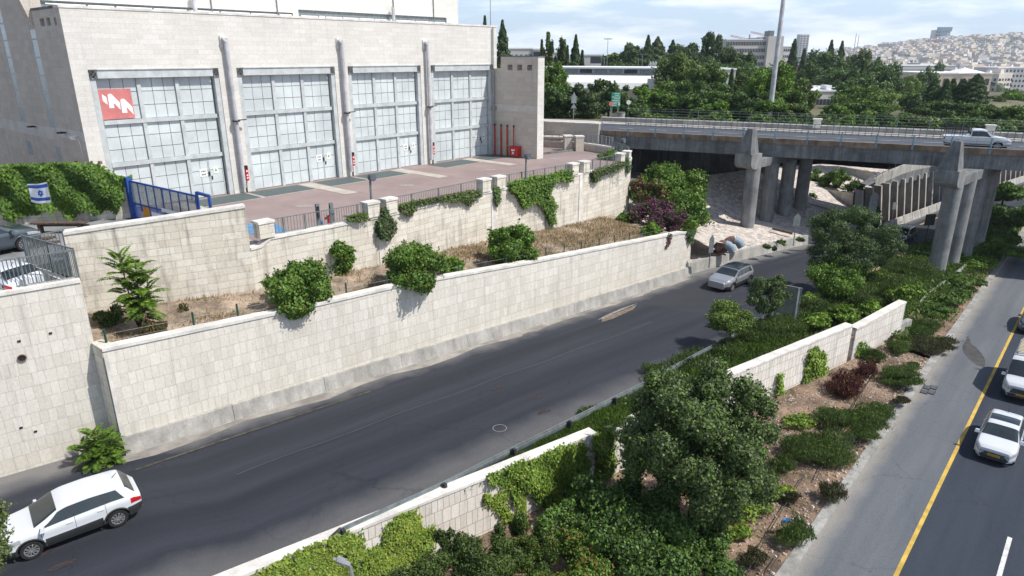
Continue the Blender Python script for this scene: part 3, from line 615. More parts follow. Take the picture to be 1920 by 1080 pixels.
# road on deck and its approach on the ground
SB = [-90, -60, -40, -20, 0, 15, 30, 45, 60, 75]
tag(MB().strip([BR(s, .3, 12.0) for s in SB], [BR(s, 9.9, 12.0) for s in SB], nv=2).build('bridge_road', M['roadB']), kind='structure')
mb = MB()
for s in [x * 3.9 for x in range(-18, 19)]:
    for of in (3.4, 6.6): mb.face([BR(s, of - .06, 12.005), BR(s + 1.9, of - .06, 12.005), BR(s + 1.9, of + .06, 12.005), BR(s, of + .06, 12.005)])
mb.face([BR(-90, 9.6, 12.005), BR(75, 9.6, 12.005), BR(75, 9.72, 12.005), BR(-90, 9.72, 12.005)]); mb.face([BR(-90, .75, 12.005), BR(75, .75, 12.005), BR(75, .87, 12.005), BR(-90, .87, 12.005)])
tag(mb.build('road_marking', M['white']), kind='structure')
P = [BR(-90, 9.9), BR(75, 9.9), BR(75, 12.6), BR(-90, 12.6)]
tag(MB().prism(P, 11.995, 12.16).build('pavement', M['pave']), kind='structure')
fw = E('bridge_wall', BR(20, 12.9, 12.1), 0, 'long grey concrete wall along the far side of the bridge', 'wall')
MB().prism([BR(-4, 12.62), BR(75, 12.62), BR(75, 12.95), BR(-4, 12.95)], 12.0, 12.62).build('wall_panel', M['conc'], fw)
MB().prism([BR(-4, 12.58), BR(75, 12.58), BR(75, 12.99), BR(-4, 12.99)], 12.622, 12.69).build('coping', M['cap'], fw)
for (px, py) in [(1532, 232), (1857, 240)]:
    c = L(px, py, BR(0, 12.8), BR(75, 12.8)); MB().box((c[0], c[1], 12.4), (.75, .75, .85), math.atan2(dG[1], dG[0])).box((c[0], c[1], 13.25), (.95, .95, .14), math.atan2(dG[1], dG[0])).build('pillar', M['cap'], fw)
# wire fence on that wall
wf = E('wire_fence', BR(30, 13, 13.2), 0, 'thin wire fence above the far bridge wall', 'fence')
mb = MB()
for s in range(2, 75, 3): MB().beam(BR(s, 12.8, 12.6), BR(s, 12.8, 13.9), .05, .05).build('post', M['galvD'], wf)
mb = MB()
for z in (12.95, 13.3, 13.62, 13.88): mb.beam(BR(0, 12.8, z), BR(75, 12.8, z), .022, .022)
mb.build('wire', M['galv'], wf)
# near railing
rl = E('bridge_railing', BR(25, -.1, 12.4), 0, 'bluish steel railing along the near edge of the bridge', 'railing')
k = 0; s = .3
while s < 70:
    MB().beam(BR(s, -.14, 12.0), BR(s + .02, -.10, 13.28), .13, .10).box(BR(s, -.14, 11.95), (.2, .1, .45), math.atan2(dG[1], dG[0])).build('post', M['rail'], rl); s += 2.95
mb = MB()
for z in (12.62, 12.95, 13.25): mb.beam(BR(0, -.08, z), BR(70, -.08, z), .06, .05)
mb.build('rail', M['galv'], rl)
# picket fence between road and footpath
pk = E('pedestrian_guardrail', BR(25, 9.8, 12.1), 0, 'dark picket guardrail between bridge road and footpath', 'railing')
mb = MB(); s = 0
while s < 72:
    mb.beam(BR(s, 9.85, 12.0), BR(s, 9.85, 13.0), .05, .05); s += .62
mb.beam(BR(0, 9.85, 13.0), BR(72, 9.85, 13.0), .06, .05).beam(BR(0, 9.85, 12.25), BR(72, 9.85, 12.25), .04, .04).build('fence_panel', M['galvD'], pk)
# piers: bent of four round columns skewed with the road below, cap beam, and outer counterfort above the deck edge
dS = unit(A1, (27.7, 63.1))[0]; dS = (math.sin(R(47.5)), math.cos(R(47.5)))
def pier(px, py, z0, lean, k, fx, lab):
    c = G(px, py, z0); aS = math.atan2(dS[1], dS[0])
    # point of the bent line under the near edge
    w_ = .6
    e = E('bridge_pier', (c[0], c[1], z0), 0, lab, 'bridge pier', 'piers carrying the bridge')
    for i in range(4):
        s = i * 3.75; x, y = c[0] + dS[0] * s, c[1] + dS[1] * s; zb = z0 - .6 if k else z0 - .8
        MB().tube([(x, y, zb), (x, y, 9.8)], [.68, .68], 24).build('column', M['colm'], e, smooth=True)
    n2 = (-dS[1], dS[0])
    A = (c[0] - dS[0] * 1.0, c[1] - dS[1] * 1.0); Bq = (c[0] + dS[0] * 14, c[1] + dS[1] * 14)
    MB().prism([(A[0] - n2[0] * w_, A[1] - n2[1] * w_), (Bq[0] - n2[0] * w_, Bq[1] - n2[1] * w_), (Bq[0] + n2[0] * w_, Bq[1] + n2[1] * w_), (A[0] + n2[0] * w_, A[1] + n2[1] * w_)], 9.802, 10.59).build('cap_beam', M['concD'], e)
    # outer nose: rounded drum end, then tapering fin to rail height
    mb = MB(); O = (c[0] - dS[0] * .7, c[1] - dS[1] * .7); wB = 1.2
    prof = []
    for q in range(9):
        t = q / 8 * math.pi / 2; prof.append((-1.0 * math.sin(t) ** .8, 8.7 + .9 * (1 - math.cos(t))))
    prof = [(.9, 9.7), (-.1, 9.7), (-.62, 9.82), (-.95, 10.1), (-1.05, 10.45), (-1.05, 11.18), (.9, 11.18)]
    def W(a, z, side, wd): return (O[0] + dS[0] * a + n2[0] * side * wd, O[1] + dS[1] * a + n2[1] * side * wd, z)
    Lf = [W(a, z, -1, .62) for a, z in prof]; Rt = [W(a, z, 1, 1.12) for a, z in prof]
    mb.face(Lf[::-1]); mb.face(Rt)
    for i in range(len(prof)): j = (i + 1) % len(prof); mb.face([Lf[i], Lf[j], Rt[j], Rt[i]])
    mb.build('nose_block', M['colm'], e)
    mb = MB()
    Bt = [W(-1.02, 11.182, -1, .46), W(-1.02, 11.182, 1, 1.05), W(.5, 11.182, 1, 1.05), W(.5, 11.182, -1, .46)]
    Tp = [W(-.62, 13.25, -1, .12), W(-.62, 13.25, 1, .42), W(.1, 13.25, 1, .42), W(.1, 13.25, -1, .12)]
    if fx: Tp = [W(-.62, 13.25, -1, -.12), W(-.62, 13.25, 1, .66), W(.1, 13.25, 1, .66), W(.1, 13.25, -1, -.12)]
    Tp = [W(-.62, 13.5, -1, .18), W(-.62, 13.5, 1, .36), W(.1, 13.5, 1, .36), W(.1, 13.5, -1, .18)]
    mb.hexa(Bt, Tp).build('counterfort', M['concD'], e)
    return e
pier(1400, 428, 3.7, 0, 0, 0, 'concrete pier rising from the pale stone embankment')
pier(1752, 522, 1.6, 0, 1, 1, 'concrete pier rising from the green strip beside the highway')
# drain pipe on near face of wall (abutment block at bridge's left end)
aw = E('abutment_wall', BR(-1.4, -.2, 10.5), 0, 'square stone end wall where the bridge meets the ground', 'wall')
c0 = L(1065, 232, BR(-30, -.3), BR(0, -.3)); 
MB().prism([BR(-6.4, -.5), BR(0.1, -.5), BR(.1, .1), BR(-6.4, .1)], 9.2, 13.0).build('wall_panel', M['shade_side'], aw)
MB().prism([BR(-6.45, -.55), BR(0.15, -.55), BR(.15, .15), BR(-6.45, .15)], 13.002, 13.12).build('coping', M['cap'], aw)

# ---- embankment, shelf, abutment and added shade wall under the bridge
def EB(s, off, z): p = section(KA, s); return (p[0] - nA[0] * off, p[1] - nA[1] * off, z)
ss_ = [lenA - .3, lenA + 3, lenA + 6, lenA + 9, lenA + 12, lenA + 16, lenA + 20, lenA + 24, lenA + 27.5, lenA + 31]
prof_ = [(.3, None), (6.5, 4.15), (10, 5.9), (13, 7.5)]
rows = [[(*EB(s, o_, 0)[:2], (zR(EB(s, 0, 0)[1]) + .8) if z is None else z) for s in ss_] for o_, z in prof_]
eb = MB()
for k in range(3): eb.strip(rows[k], rows[k + 1], nv=2)
tag(eb.build('embankment', M['rockw']), kind='structure')
hi = rows[3]
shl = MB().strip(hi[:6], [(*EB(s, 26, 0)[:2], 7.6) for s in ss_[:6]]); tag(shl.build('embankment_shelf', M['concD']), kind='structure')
ab = [(*EB(s, 20, 0)[:2], 7.5) for s in ss_[:7]] + [(*BR(17, 12.4)[:2], 3.0)]; ab[-2] = (*BR(2, 12.4)[:2], 3); ab2 = [(p[0], p[1], 10.74) for p in ab]  # final stretch: added wall along the far edge, closing the bay to darken it
o = MB().strip(ab, ab2).build('abutment_and_shade_wall', M['concD']); tag(o, kind='structure')
# concrete toe wall (barrier) along wall A and on past the embankment
mb = MB()
def barrier(mb, pts, w, h, tw, nrm):
    for i in range(len(pts) - 1):
        a, b = pts[i], pts[i + 1]
        B = [a, b, (b[0] - nrm[0] * -w, b[1] - nrm[1] * -w, b[2]), (a[0] - nrm[0] * -w, a[1] - nrm[1] * -w, a[2])]
        T = [(a[0], a[1], a[2] + h), (b[0], b[1], b[2] + h), (b[0] + nrm[0] * tw, b[1] + nrm[1] * tw, b[2] + h), (a[0] + nrm[0] * tw, a[1] + nrm[1] * tw, a[2] + h)]
        mb.hexa(B, T)
tw = E('toe_barrier', (*AW(20, .2), zR(40)), 0, 'low grey concrete barrier at the foot of the long stone wall', 'barrier')
for k in range(9):
    s0, s1 = k * lenA / 9 + .01, (k + 1) * lenA / 9 - .01
    mb = MB(); pts = [(*AW(s, .0), zR(AW(s)[1]) - .05) for s in (s0, (s0 + s1) / 2, s1)]; barrier(mb, pts, .40, .82, .26, nA); mb.build('barrier_segment', M['concL'], tw)
tb = E('kerb_barrier', (*EB(lenA + 8, 0, 0)[:2], 3), 0, 'low pale concrete barrier below the stone embankment', 'barrier')
mb = MB(); pts = [(*EB(s, .35, 0)[:2], zR(EB(s, 0, 0)[1]) - .05) for s in [lenA + .02] + [lenA + 2 * k for k in range(1, 16)]]; barrier(mb, pts, .38, .95, .3, nA); mb.build('barrier_segment', M['concL'], tb)
jb = E('jersey_barrier', (*EB(lenA + 60, 0, 0)[:2], 2.2), 0, 'row of pale concrete safety barriers below the pillared brown wall', 'barrier')
k = lenA + 31.3
while k < lenA + 120:
    mb = MB(); pts = [(*EB(s, -.5, 0)[:2], 2.15) for s in (k, k + 2.4)]; barrier(mb, pts, .45, .85, .2, nA); mb.build('barrier_segment', M['concL'], jb); k += 2.5

# ---- pillared brown retaining wall beyond the bridge
gw = E('pillared_wall', (*EB(lenA + 60, 1.5, 0)[:2], 2.2), 0, 'rusty brown retaining wall with pale concrete pillars beside the road', 'wall')
SG = [lenA + 29.3 + 4 * k for k in range(34)]
ptop = lambda s: 7.4
MB().strip([(*EB(s, 1.6, 0)[:2], 2.1) for s in SG], [(*EB(s, 2.0, 0)[:2], 6.2) for s in SG]).build('wall_panel', M['rust'], gw)
k = lenA + 29.6
while k < lenA + 150:
    mb = MB(); a = EB(k, .75, 2.1); b = EB(k + .34, .75, 2.1); cc = EB(k + .34, 1.9, 2.1); d_ = EB(k, 1.9, 2.1)
    t_ = [(*EB(k + .0, 1.35, 0)[:2], 6.4), (*EB(k + .34, 1.35, 0)[:2], 6.4), (*EB(k + .34, 2.2, 0)[:2], 6.4), (*EB(k, 2.2, 0)[:2], 6.4)]
    mb.hexa([a, b, cc, d_], t_).build('pillar', M['concL'], gw); k += 2.2
# curved ramp slab above it
cr = E('curved_ramp', (*EB(lenA + 33, 4, 0)[:2], 8), 0, 'curved concrete ramp parapet rising above the pillared wall', 'ramp')
P_ = [Y(1640, 352, 76), Y(1665, 338, 77), Y(1690, 327, 79), Y(1715, 319, 81), Y(1745, 313, 84.5), Y(1800, 306, 92), Y(1880, 300, 104)]
Q_ = [(p[0], p[1], p[2] + 1.0) for p in P_]; R_ = [(p[0] - .6, p[1] + 6, p[2] + .3) for p in P_]; W_ = [(p[0], p[1], p[2] - 1.3) for p in P_]
mb = MB(); mb.strip(P_, Q_); mb.strip([(q[0] - .15, q[1] + .3, q[2]) for q in Q_], Q_); mb.build('parapet', M['concL'], cr)
MB().strip(W_, P_).strip(P_, [(p[0] - .4, p[1] + 2.5, p[2] + .1) for p in P_]).strip(W_, [(p[0] - .4, p[1] + 2.5, p[2]) for p in W_]).build('ramp_slab', M['concD'], cr)
for i in range(14):
    s = i / 13 * 5.98; a = int(s); p = lerp(Q_[a], Q_[a + 1], s - a); MB().tube([p, (p[0], p[1], p[2] + .6)], .03, 5).build('post', M['galvD'], cr)
lw = E('low_stone_wall', Y(1585, 400, 74), 0, 'low curved stone wall above the sunlit rubble slope', 'wall')
lp = [(1532, 352, 398, 84), (1560, 357, 400, 80), (1588, 361, 410, 77), (1612, 367, 432, 75), (1626, 372, 440, 74.5)]
mb = MB(); lo_ = []; hi_ = []
for (px, yt, yb, yy) in lp: b_ = Y(px, yb, yy); t_ = Y(px, yt, yy); lo_.append((b_[0], b_[1], b_[2] - .6)); hi_.append(t_)
mb.strip(lo_, hi_).strip(hi_, [(p[0] - .15, p[1] + .4, p[2]) for p in hi_]).strip([(p[0] - .15, p[1] + .4, p[2]) for p in hi_], [(p[0] - .15, p[1] + .4, p[2] - 3) for p in hi_]); mb.build('wall_panel', M['wallC'], lw)
uw = E('upper_stone_wall', Y(1580, 330, 88), 0, 'pale stone wall behind the small tree beyond the bridge', 'wall')
mb = MB(); a = Y(1510, 312, 90); b = Y(1575, 312, 90); c = Y(1632, 322, 86); d = Y(1645, 330, 84)
mb.strip([(p[0], p[1], 4) for p in (a, b, c, d)], [a, b, c, d]).strip([a, b, c, d], [(p[0], p[1] + .4, p[2]) for p in (a, b, c, d)]).strip([(p[0], p[1] + .4, 4) for p in (a, b, c, d)], [(p[0], p[1] + .4, p[2]) for p in (a, b, c, d)]).build('wall_panel', M['wallC'], uw)
# ground behind the bridge and behind the pillared wall, at street level
vs = [(-120, 60), (-60, 108), (-20, 90), BR(-1, .0)[:2]]
up = MB(); far_pts = [(*EB(s, 2.2, 0)[:2], 6.3) for s in SG]
up.strip(far_pts[6:], [(p[0] - 14, p[1] + 12, 9.8) for p in far_pts[6:]]); up.strip([(p[0] - 14, p[1] + 12, 9.8) for p in far_pts[6:]], [(p[0] - 60, p[1] + 60, 10.6) for p in far_pts[6:]])
tag(MB().face([(37.5, 72.5, 3.4), (28, 79.5, 5.6), (30, 88, 6.2), (42, 92, 6.2), (52, 90, 5.6), (44.5, 78.3, 3.6)]).build('embankment', M['rockw']), kind='structure')
tag(up.build('upper_ground', M['earth']), kind='structure')
tag(MB().face([(*BR(-95, -3.0)[:2], 11.93), (*BR(2, -.3)[:2], 11.93), (*BR(2, 12.6)[:2], 11.93), (*BR(10, 13.2)[:2], 11.0), (*BR(20, 30)[:2], 10.6), (60, 175, 10.5), (-20, 190, 10.5), (-160, 160, 10.5)]).build('upper_ground', M['earth']), kind='structure')
tag(MB().face([(*BR(5, 20)[:2], 9.8), (43, 94, 9.0), (62, 98, 9.2), (84, 122, 9.7), (90, 190, 9.8), (20, 190, 9.8)]).build('upper_ground', M['earth']), kind='structure')
# ================================================================ RETAINING WALLS, TERRACE, PLAZA
def polywall(mb, top, bot, th, n=None, m=0, mc=1, cap=.14, lip=.05):
    """vertical wall along plan polyline with stepped/sloped top; th thickness to the far side; coping material mc"""
    u = 0
    for i in range(len(top) - 1):
        a, b, c, d = bot[i], bot[i + 1], top[i + 1], top[i]; (dd_, l) = unit(a, b); nn = (-dd_[1] * th, dd_[0] * th)
        mb.face([a, b, (c[0], c[1], c[2] - cap), (d[0], d[1], d[2] - cap)], m, [(u, a[2]), (u + l, b[2]), (u + l, c[2] - cap), (u, d[2] - cap)])
        mb.face([(b[0] + nn[0], b[1] + nn[1], b[2]), (a[0] + nn[0], a[1] + nn[1], a[2]), (d[0] + nn[0], d[1] + nn[1], d[2] - cap), (c[0] + nn[0], c[1] + nn[1], c[2] - cap)], m, [(u, a[2]), (u + l, b[2]), (u + l, c[2]), (u, d[2])])
        k = 0
        f = (-dd_[1] * -lip, dd_[0] * -lip)
        B_ = [(d[0] + f[0], d[1] + f[1], d[2] - cap), (c[0] + f[0], c[1] + f[1], c[2] - cap), (c[0] + nn[0] - f[0], c[1] + nn[1] - f[1], c[2] - cap), (d[0] + nn[0] - f[0], d[1] + nn[1] - f[1], d[2] - cap)]
        mb.hexa(B_, [(p[0], p[1], p[2] + cap) for p in B_], mc); u += l
    a, d = bot[0], top[0]; (dd_, l) = unit(bot[0], bot[1]); nn = (-dd_[1] * th, dd_[0] * th); mb.face([a, d, (d[0] + nn[0], d[1] + nn[1], d[2]), (a[0] + nn[0], a[1] + nn[1], a[2])], m)
    a, d = bot[-1], top[-1]; (dd_, l) = unit(bot[-2], bot[-1]); nn = (-dd_[1] * th, dd_[0] * th); mb.face([a, d, (d[0] + nn[0], d[1] + nn[1], d[2]), (a[0] + nn[0], a[1] + nn[1], a[2])], m)
    return mb
def topA(s):
    t = s / lenA
    return np.interp(t, [0, .08, .21, .34, .58, .75, .97, 1.0], [8.72, 8.6, 8.4, 8.3, 7.65, 7.3, 6.83, 6.55])
sA = [lenA * k / 30 for k in range(31)]
polywall(MB(), [(*AW(s, 0), float(topA(s))) for s in sA], [(*AW(s, .12), zR(AW(s)[1]) - .3) for s in sA], .45).build('retaining_wall', [M['wallA'], M['cap']])
tag(bpy.context.scene.objects['retaining_wall'], 'long pale stone retaining wall between the dark road and the planted terrace', 'retaining wall')
# left, taller wall (parking edge)
polywall(MB(), [(*B0, Z_PK + .28), (*lerp(B0, B1, .5), Z_PK + .28), (*B1, Z_PK + .28)], [(*B0, 3.2), (*lerp(B0, B1, .5), 3.3), (*B1, 3.4)], .5).face([(B1[0], B1[1], 3.4), (B1[0], B1[1], 11.3), (-21.2, 28.7, 11.3), (-21.2, 28.7, 3.4)]).build('retaining_wall', [M['wallA'], M['cap']])
WB = bpy.context.scene.objects['retaining_wall.001']; tag(WB, 'tall pale stone retaining wall holding up the car park', 'retaining wall')
mb = MB(); mb.prism([(B0[0] - 30, B0[1] - 24), B0, (B0[0] - .3, B0[1] + .4), (B0[0] - 30.3, B0[1] - 23.6)], 2.5, 11.4)
tag(mb.build('retaining_wall', M['wallA']), 'stretch of pale stone wall farther left along the road', 'retaining wall')
# holes in wall B: one round pipe mouth and small weep slots (parts)
pp = L(41, 671, B0, B1); aB = math.atan2(dB[1], dB[0]); q0 = Vector((pp[0] + nB[0] * .02, pp[1] + nB[1] * .02, pp[2])); mb = MB()
t = Vector((dB[0], dB[1], 0)); k_ = [q0 + t * .13 * math.cos(a * .52) + Vector((0, 0, .13 * math.sin(a * .52))) for a in range(12)]; mb.face(k_, 0)
k2 = [q0 + t * .16 * math.cos(a * .52) + Vector((0, 0, .16 * math.sin(a * .52))) for a in range(12)]; o3 = Vector((nB[0] * .04, nB[1] * .04, 0))
for i in range(12): j = (i + 1) % 12; mb.face([k_[i] + o3, k_[j] + o3, k2[j] + o3, k2[i] + o3], 1); mb.face([k2[i], k2[j], k2[j] + o3, k2[i] + o3], 1); mb.face([k_[i], k_[j], k_[j] + o3, k_[i] + o3], 1)
mb.build('drain_pipe_mouth', [M['black'], M['terr']], WB)
for (px, py) in [(36, 641), (95, 626), (40, 803), (67, 810)]:
    q = L(px, py, B0, B1); MB().box((q[0] + nB[0] * .01, q[1] + nB[1] * .01, q[2]), (.11, .05, .07), aB).build('weep_hole', M['black'], WB)
MB().prism([(A0[0] - .02, A0[1] - .02), (A0[0] + .12, A0[1] + .6), (-17.3, 26.3), (-17.5, 25.9)], 3.3, 8.72).build('end_face', M['wallC'], bpy.context.scene.objects['retaining_wall'])
# end joint strip of wall A
jj = AW(-.02); MB().prism([AW(-.0, .125), AW(.14, .125), AW(.14, .15), AW(-.0, .15)], 3.6, 8.5).build('corner_trim', M['cap'], bpy.context.scene.objects['retaining_wall'])

# wall C
C0 = (-20.35, 29.85); C1 = (-13.55, 33.85)
polywall(MB(), [(*C0, 12.45), (*lerp(C0, C1, .5), 12.65), (*C1, 12.85)], [(*C0, 7.6), (*lerp(C0, C1, .5), 7.8), (*C1, 7.9)], .5).build('stone_wall', [M['wallC'], M['cap']])
tag(bpy.context.scene.objects['stone_wall'], 'weathered free-standing stone wall between the terrace tree and the blue gate', 'wall')
# wall D with paired pillars, curving to the right
Dp = [C1, (-13.0, 34.75), (-8.4, 39.25), (-2.4, 47.0), (1.4, 51.1), (4.9, 54.6), (8.2, 58.6), (10.6, 61.9), (11.4, 64.6), (11.3, 67.2), (10.4, 69.8)]
Dz = [7.9, 7.8, 7.3, 6.8, 6.4, 6.0, 5.6, 5.3, 5.3, 5.3, 5.3]
def subdiv(P, Z, T, step=1.1):
    a = []; b = []
    for i in range(len(P) - 1):
        l = math.dist(P[i], P[i + 1]); n = max(1, int(l / step))
        for k in range(n): t = k / n; q = lerp(P[i], P[i + 1], t); a.append((*q, T[i] + (T[i + 1] - T[i]) * t)); b.append((*q, Z[i] + (Z[i + 1] - Z[i]) * t - .3))
    a.append((*P[-1], T[-1])); b.append((*P[-1], Z[-1] - .3)); return a, b
# round the corners
def chaikin(P, it=2):
    for _ in range(it):
        Q = [P[0]]
        for i in range(len(P) - 1): Q += [lerp(P[i], P[i + 1], .25), lerp(P[i], P[i + 1], .75)]
        P = Q + [P[-1]]
    return P
D3 = chaikin([(*p, z) for p, z in zip(Dp, Dz)], 2)
Dtop = [(p[0], p[1], 10.92 if p[0] > -13.2 else 10.6) for p in D3]; Dbot = [(p[0], p[1], p[2] - .3) for p in D3]
DW = None
polywall(MB(), Dtop, Dbot, .4).build('parapet_wall', [M['wallC'], M['cap']])
DW = bpy.context.scene.objects['parapet_wall']; tag(DW, 'curved stone parapet wall with paired pillars around the pink forecourt', 'parapet wall')
def nearD(px, py, z=11.4):
    best = None
    for i in range(len(D3) - 1):
        a, b = D3[i], D3[i + 1]
        q = L(px, py, a, b); (d, l) = unit(a, b); s = (q[0] - a[0]) * d[0] + (q[1] - a[1]) * d[1]
        if -.02 <= s <= l + .02 and q[1] > 0:
            if best is None or q[1] < best[0][1]: best = (q, d)
    return best
for (px, py) in [(499, 432), (699, 395), (733, 390), (911, 352), (938, 347), (1077, 326), (1098, 322), (1166, 302), (1179, 297)]:
    r_ = nearD(px, py)
    if not r_: continue
    q, d = r_; n2 = (-d[1], d[0]); c = (q[0] + n2[0] * .2, q[1] + n2[1] * .2, 10.925); a = math.atan2(d[1], d[0])
    MB().box(c, (.85, .62, .78), a, 0).box((c[0], c[1], c[2] + .782), (.95, .72, .13), a, 1).build('pillar', [M['wallC'], M['cap']], DW)
# pale down-strips below pillar pairs
for (px, py) in [(716, 470), (925, 420), (1087, 400)]:
    r_ = nearD(px, py)
    if r_:
        q, d = r_; n2 = (d[1], -d[0]); a = math.atan2(d[1], d[0]); zb = float(np.interp(q[0], [p[0] for p in D3[:30]], [p[2] for p in D3[:30]])) - .2
        MB().box((q[0] + n2[0] * .02, q[1] + n2[1] * .02, zb), (.42, .05, 10.75 - zb), a).build('downpipe_cover', M['cap'], DW)
# back parapet of the forecourt, from the curve to the tall end wall
Bp = chaikin([(10.4, 69.8, 0), (8.9, 72.3, 0), (6.9, 74.3, 0), (4.2, 75.9, 0), (.5, 76.9, 0), (-4, 77.4, 0)], 2)
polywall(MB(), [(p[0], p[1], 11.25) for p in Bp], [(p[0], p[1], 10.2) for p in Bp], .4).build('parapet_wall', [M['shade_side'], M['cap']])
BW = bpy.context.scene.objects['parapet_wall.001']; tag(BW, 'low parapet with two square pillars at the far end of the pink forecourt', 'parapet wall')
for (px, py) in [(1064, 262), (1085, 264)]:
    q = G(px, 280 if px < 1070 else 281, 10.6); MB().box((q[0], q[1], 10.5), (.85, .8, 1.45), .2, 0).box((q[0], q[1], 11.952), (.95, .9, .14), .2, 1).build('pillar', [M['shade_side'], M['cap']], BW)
# stone bench/plinth by the end wall
q = G(1033, 275, 10.5); MB().box((q[0], q[1], 10.5), (2.6, 1.3, 1.0), -.3).box((q[0], q[1], 11.502), (3.0, 1.7, .14), -.3).build('stone_plinth', [M['shade_side']])
tag(bpy.context.scene.objects['stone_plinth'], 'square stone plinth beside the white end of the tower wall', 'plinth')
# terrace soil
def secD(s):
    best = None; P = [(p[0], p[1]) for p in D3]; P = [(-24, 24.6), (-21.3, 28.6), C0] + P
    q = None
    for i in range(len(P) - 1):
        f = lambda p: (p[0] - A0[0]) * dA[0] + (p[1] - A0[1]) * dA[1] - s
        a, b = f(P[i]), f(P[i + 1])
        if (a <= 0 < b): return lerp(P[i], P[i + 1], a / (a - b))
    return P[-1]
TS = [.02] + [lenA * k / 26 for k in range(1, 27)]; a_ = []; b_ = []
zt = lambda s: float(np.interp(s, [-3, 0, 10, 20, 30, lenA], [8.2, 8.1, 7.7, 7.2, 6.6, 6.1]))
for s in TS:
    p = AW(s, -.4); a_.append((p[0], p[1], zt(s))); q = secD(s); b_.append((q[0], q[1], zt(s) + .45))
tag(MB().strip(a_, b_, nv=5).face([(-17.6, 25.9, 8.2), a_[0], b_[0], (-21.2, 28.6, 8.6)]).build('terrace_soil', M['soil']), kind='structure')
e1 = [(p[0], p[1], z) for p, z in zip([(14.2, 53.0), (13, 56), (11.6, 60), (11.4, 64), (11.2, 68), (12, 76)], [6.1, 6.0, 5.9, 6.2, 6.8, 7.4])]
e2 = [(*EB(lenA - .3 + k * .1, 7.2 + k * 2, 0)[:2], 7.4) for k in range(6)]
tag(MB().strip(e1, [(p[0] + 5, p[1] + 3, 4.7) for p in e1]).build('embankment', M['rockw']), kind='structure')
# plaza and parking floors
pl = [(p[0] - .2, p[1] + .2, Z_PL) for p in D3[1:]] + [(p[0], p[1] + .1, Z_PL) for p in Bp] + [(-9, 78, Z_PL), (-30, 48, Z_PL), (-34, 38, Z_PL), (-22, 33.5, Z_PL)]
tag(MB().face(pl).build('forecourt', M['plaza']), kind='structure')
pk_ = [(B0[0] - 30, B0[1] - 23.5), (B0[0], B0[1] + .3), (B1[0], B1[1] + .3), (-21.25, 28.6), (C0[0], C0[1] + .3), (-15.2, 33.2), (-15.3, 34.6), (-22, 38.4), (-60, 28)]
Lm = [(B0[0] - 33, B0[1] - 19.5), (B0[0] - 2.4, B0[1] + 4.2), (-21.25, 28.6)]
tag(MB().face([(B0[0] - 30, B0[1] - 23.5, 10.6), (B0[0], B0[1] + .3, 10.6), (B0[0] - 2.4, B0[1] + 4.2, Z_PK), (B0[0] - 33, B0[1] - 19.5, Z_PK)]).face([(B0[0], B0[1] + .3, 10.6), (B1[0], B1[1] + .3, 10.6), (-21.25, 28.6, Z_PK), (B0[0] - 2.4, B0[1] + 4.2, Z_PK)]).face([(*p, Z_PK) for p in Lm + [(C0[0], C0[1] + .3), (-15.2, 33.2), (-15.3, 34.6), (-22, 38.4), (-60, 28)]]).build('car_park', M['park']), kind='structure')
tag(MB().prism([(-15.3, 33.2), (-13.2, 34.4), (-15.2, 37), (-17, 36)], 10.45, 10.52).build('forecourt_step', M['plazaL']), kind='structure')
# ================================================================ EXHIBITION HALL
O = (-26.1, 42.1); UU = (.655, .7556); NF = (.7556, -.655)
def FB(s, d=0, z=0): return (O[0] + UU[0] * s + NF[0] * d, O[1] + UU[1] * s + NF[1] * d, z)
def holewall(mb, P0, d, n, s0, s1, z0, z1, th, holes=(), m=0, mr=None):
    """wall slab with real rectangular openings"""
    S = sorted({s0, s1} | {h[0] for h in holes} | {h[1] for h in holes}); Z = sorted({z0, z1} | {h[2] for h in holes} | {h[3] for h in holes}); mr = m if mr is None else mr
    def pt(s, z, o): return (P0[0] + d[0] * s - n[0] * o, P0[1] + d[1] * s - n[1] * o, z)
    def hole(i, j):
        if i < 0 or j < 0 or i >= len(S) - 1 or j >= len(Z) - 1: return True
        c, e = (S[i] + S[i + 1]) / 2, (Z[j] + Z[j + 1]) / 2
        return any(h[0] < c < h[1] and h[2] < e < h[3] for h in holes)
    for i in range(len(S) - 1):
        for j in range(len(Z) - 1):
            if hole(i, j): continue
            a, b, c, e = S[i], S[i + 1], Z[j], Z[j + 1]; uv = [(a, c), (b, c), (b, e), (a, e)]
            mb.face([pt(a, c, 0), pt(b, c, 0), pt(b, e, 0), pt(a, e, 0)], m, uv); mb.face([pt(a, c, th), pt(a, e, th), pt(b, e, th), pt(b, c, th)], m, [uv[0], uv[3], uv[2], uv[1]])
            if hole(i - 1, j): mb.face([pt(a, c, th), pt(a, c, 0), pt(a, e, 0), pt(a, e, th)], mr)
            if hole(i + 1, j): mb.face([pt(b, c, 0), pt(b, c, th), pt(b, e, th), pt(b, e, 0)], mr)
            if hole(i, j - 1): mb.face([pt(a, c, 0), pt(a, c, th), pt(b, c, th), pt(b, c, 0)], mr)
            if hole(i, j + 1): mb.face([pt(a, e, 0), pt(b, e, 0), pt(b, e, th), pt(a, e, th)], mr)
    return mb
hall = E('exhibition_hall', FB(18, -10, 10.5), 0, 'large pale stone hall with four tall gridded panel doors facing the pink forecourt', 'building')
DO = [(.9, 9.02), (10.34, 18.5), (19.75, 27.5), (28.72, 36.88)]; ZT = 19.22; ZR = 22.65
mb = MB(); holewall(mb, O, UU, NF, 0, 37.55, 9.0, ZR, .8, [(a, b, 8.9, ZT) for a, b in DO]); mb.build('front_wall', M['facade'], hall)
MB().prism([FB(-.03, .04), FB(37.6, .04), FB(37.6, -.85), FB(-.03, -.85)], ZR + .002, ZR + .14).build('coping', M['cap'], hall)
SD = (-UU[0], -UU[1]); DB = (-NF[0], -NF[1])          # outward of the side wall; direction to the back
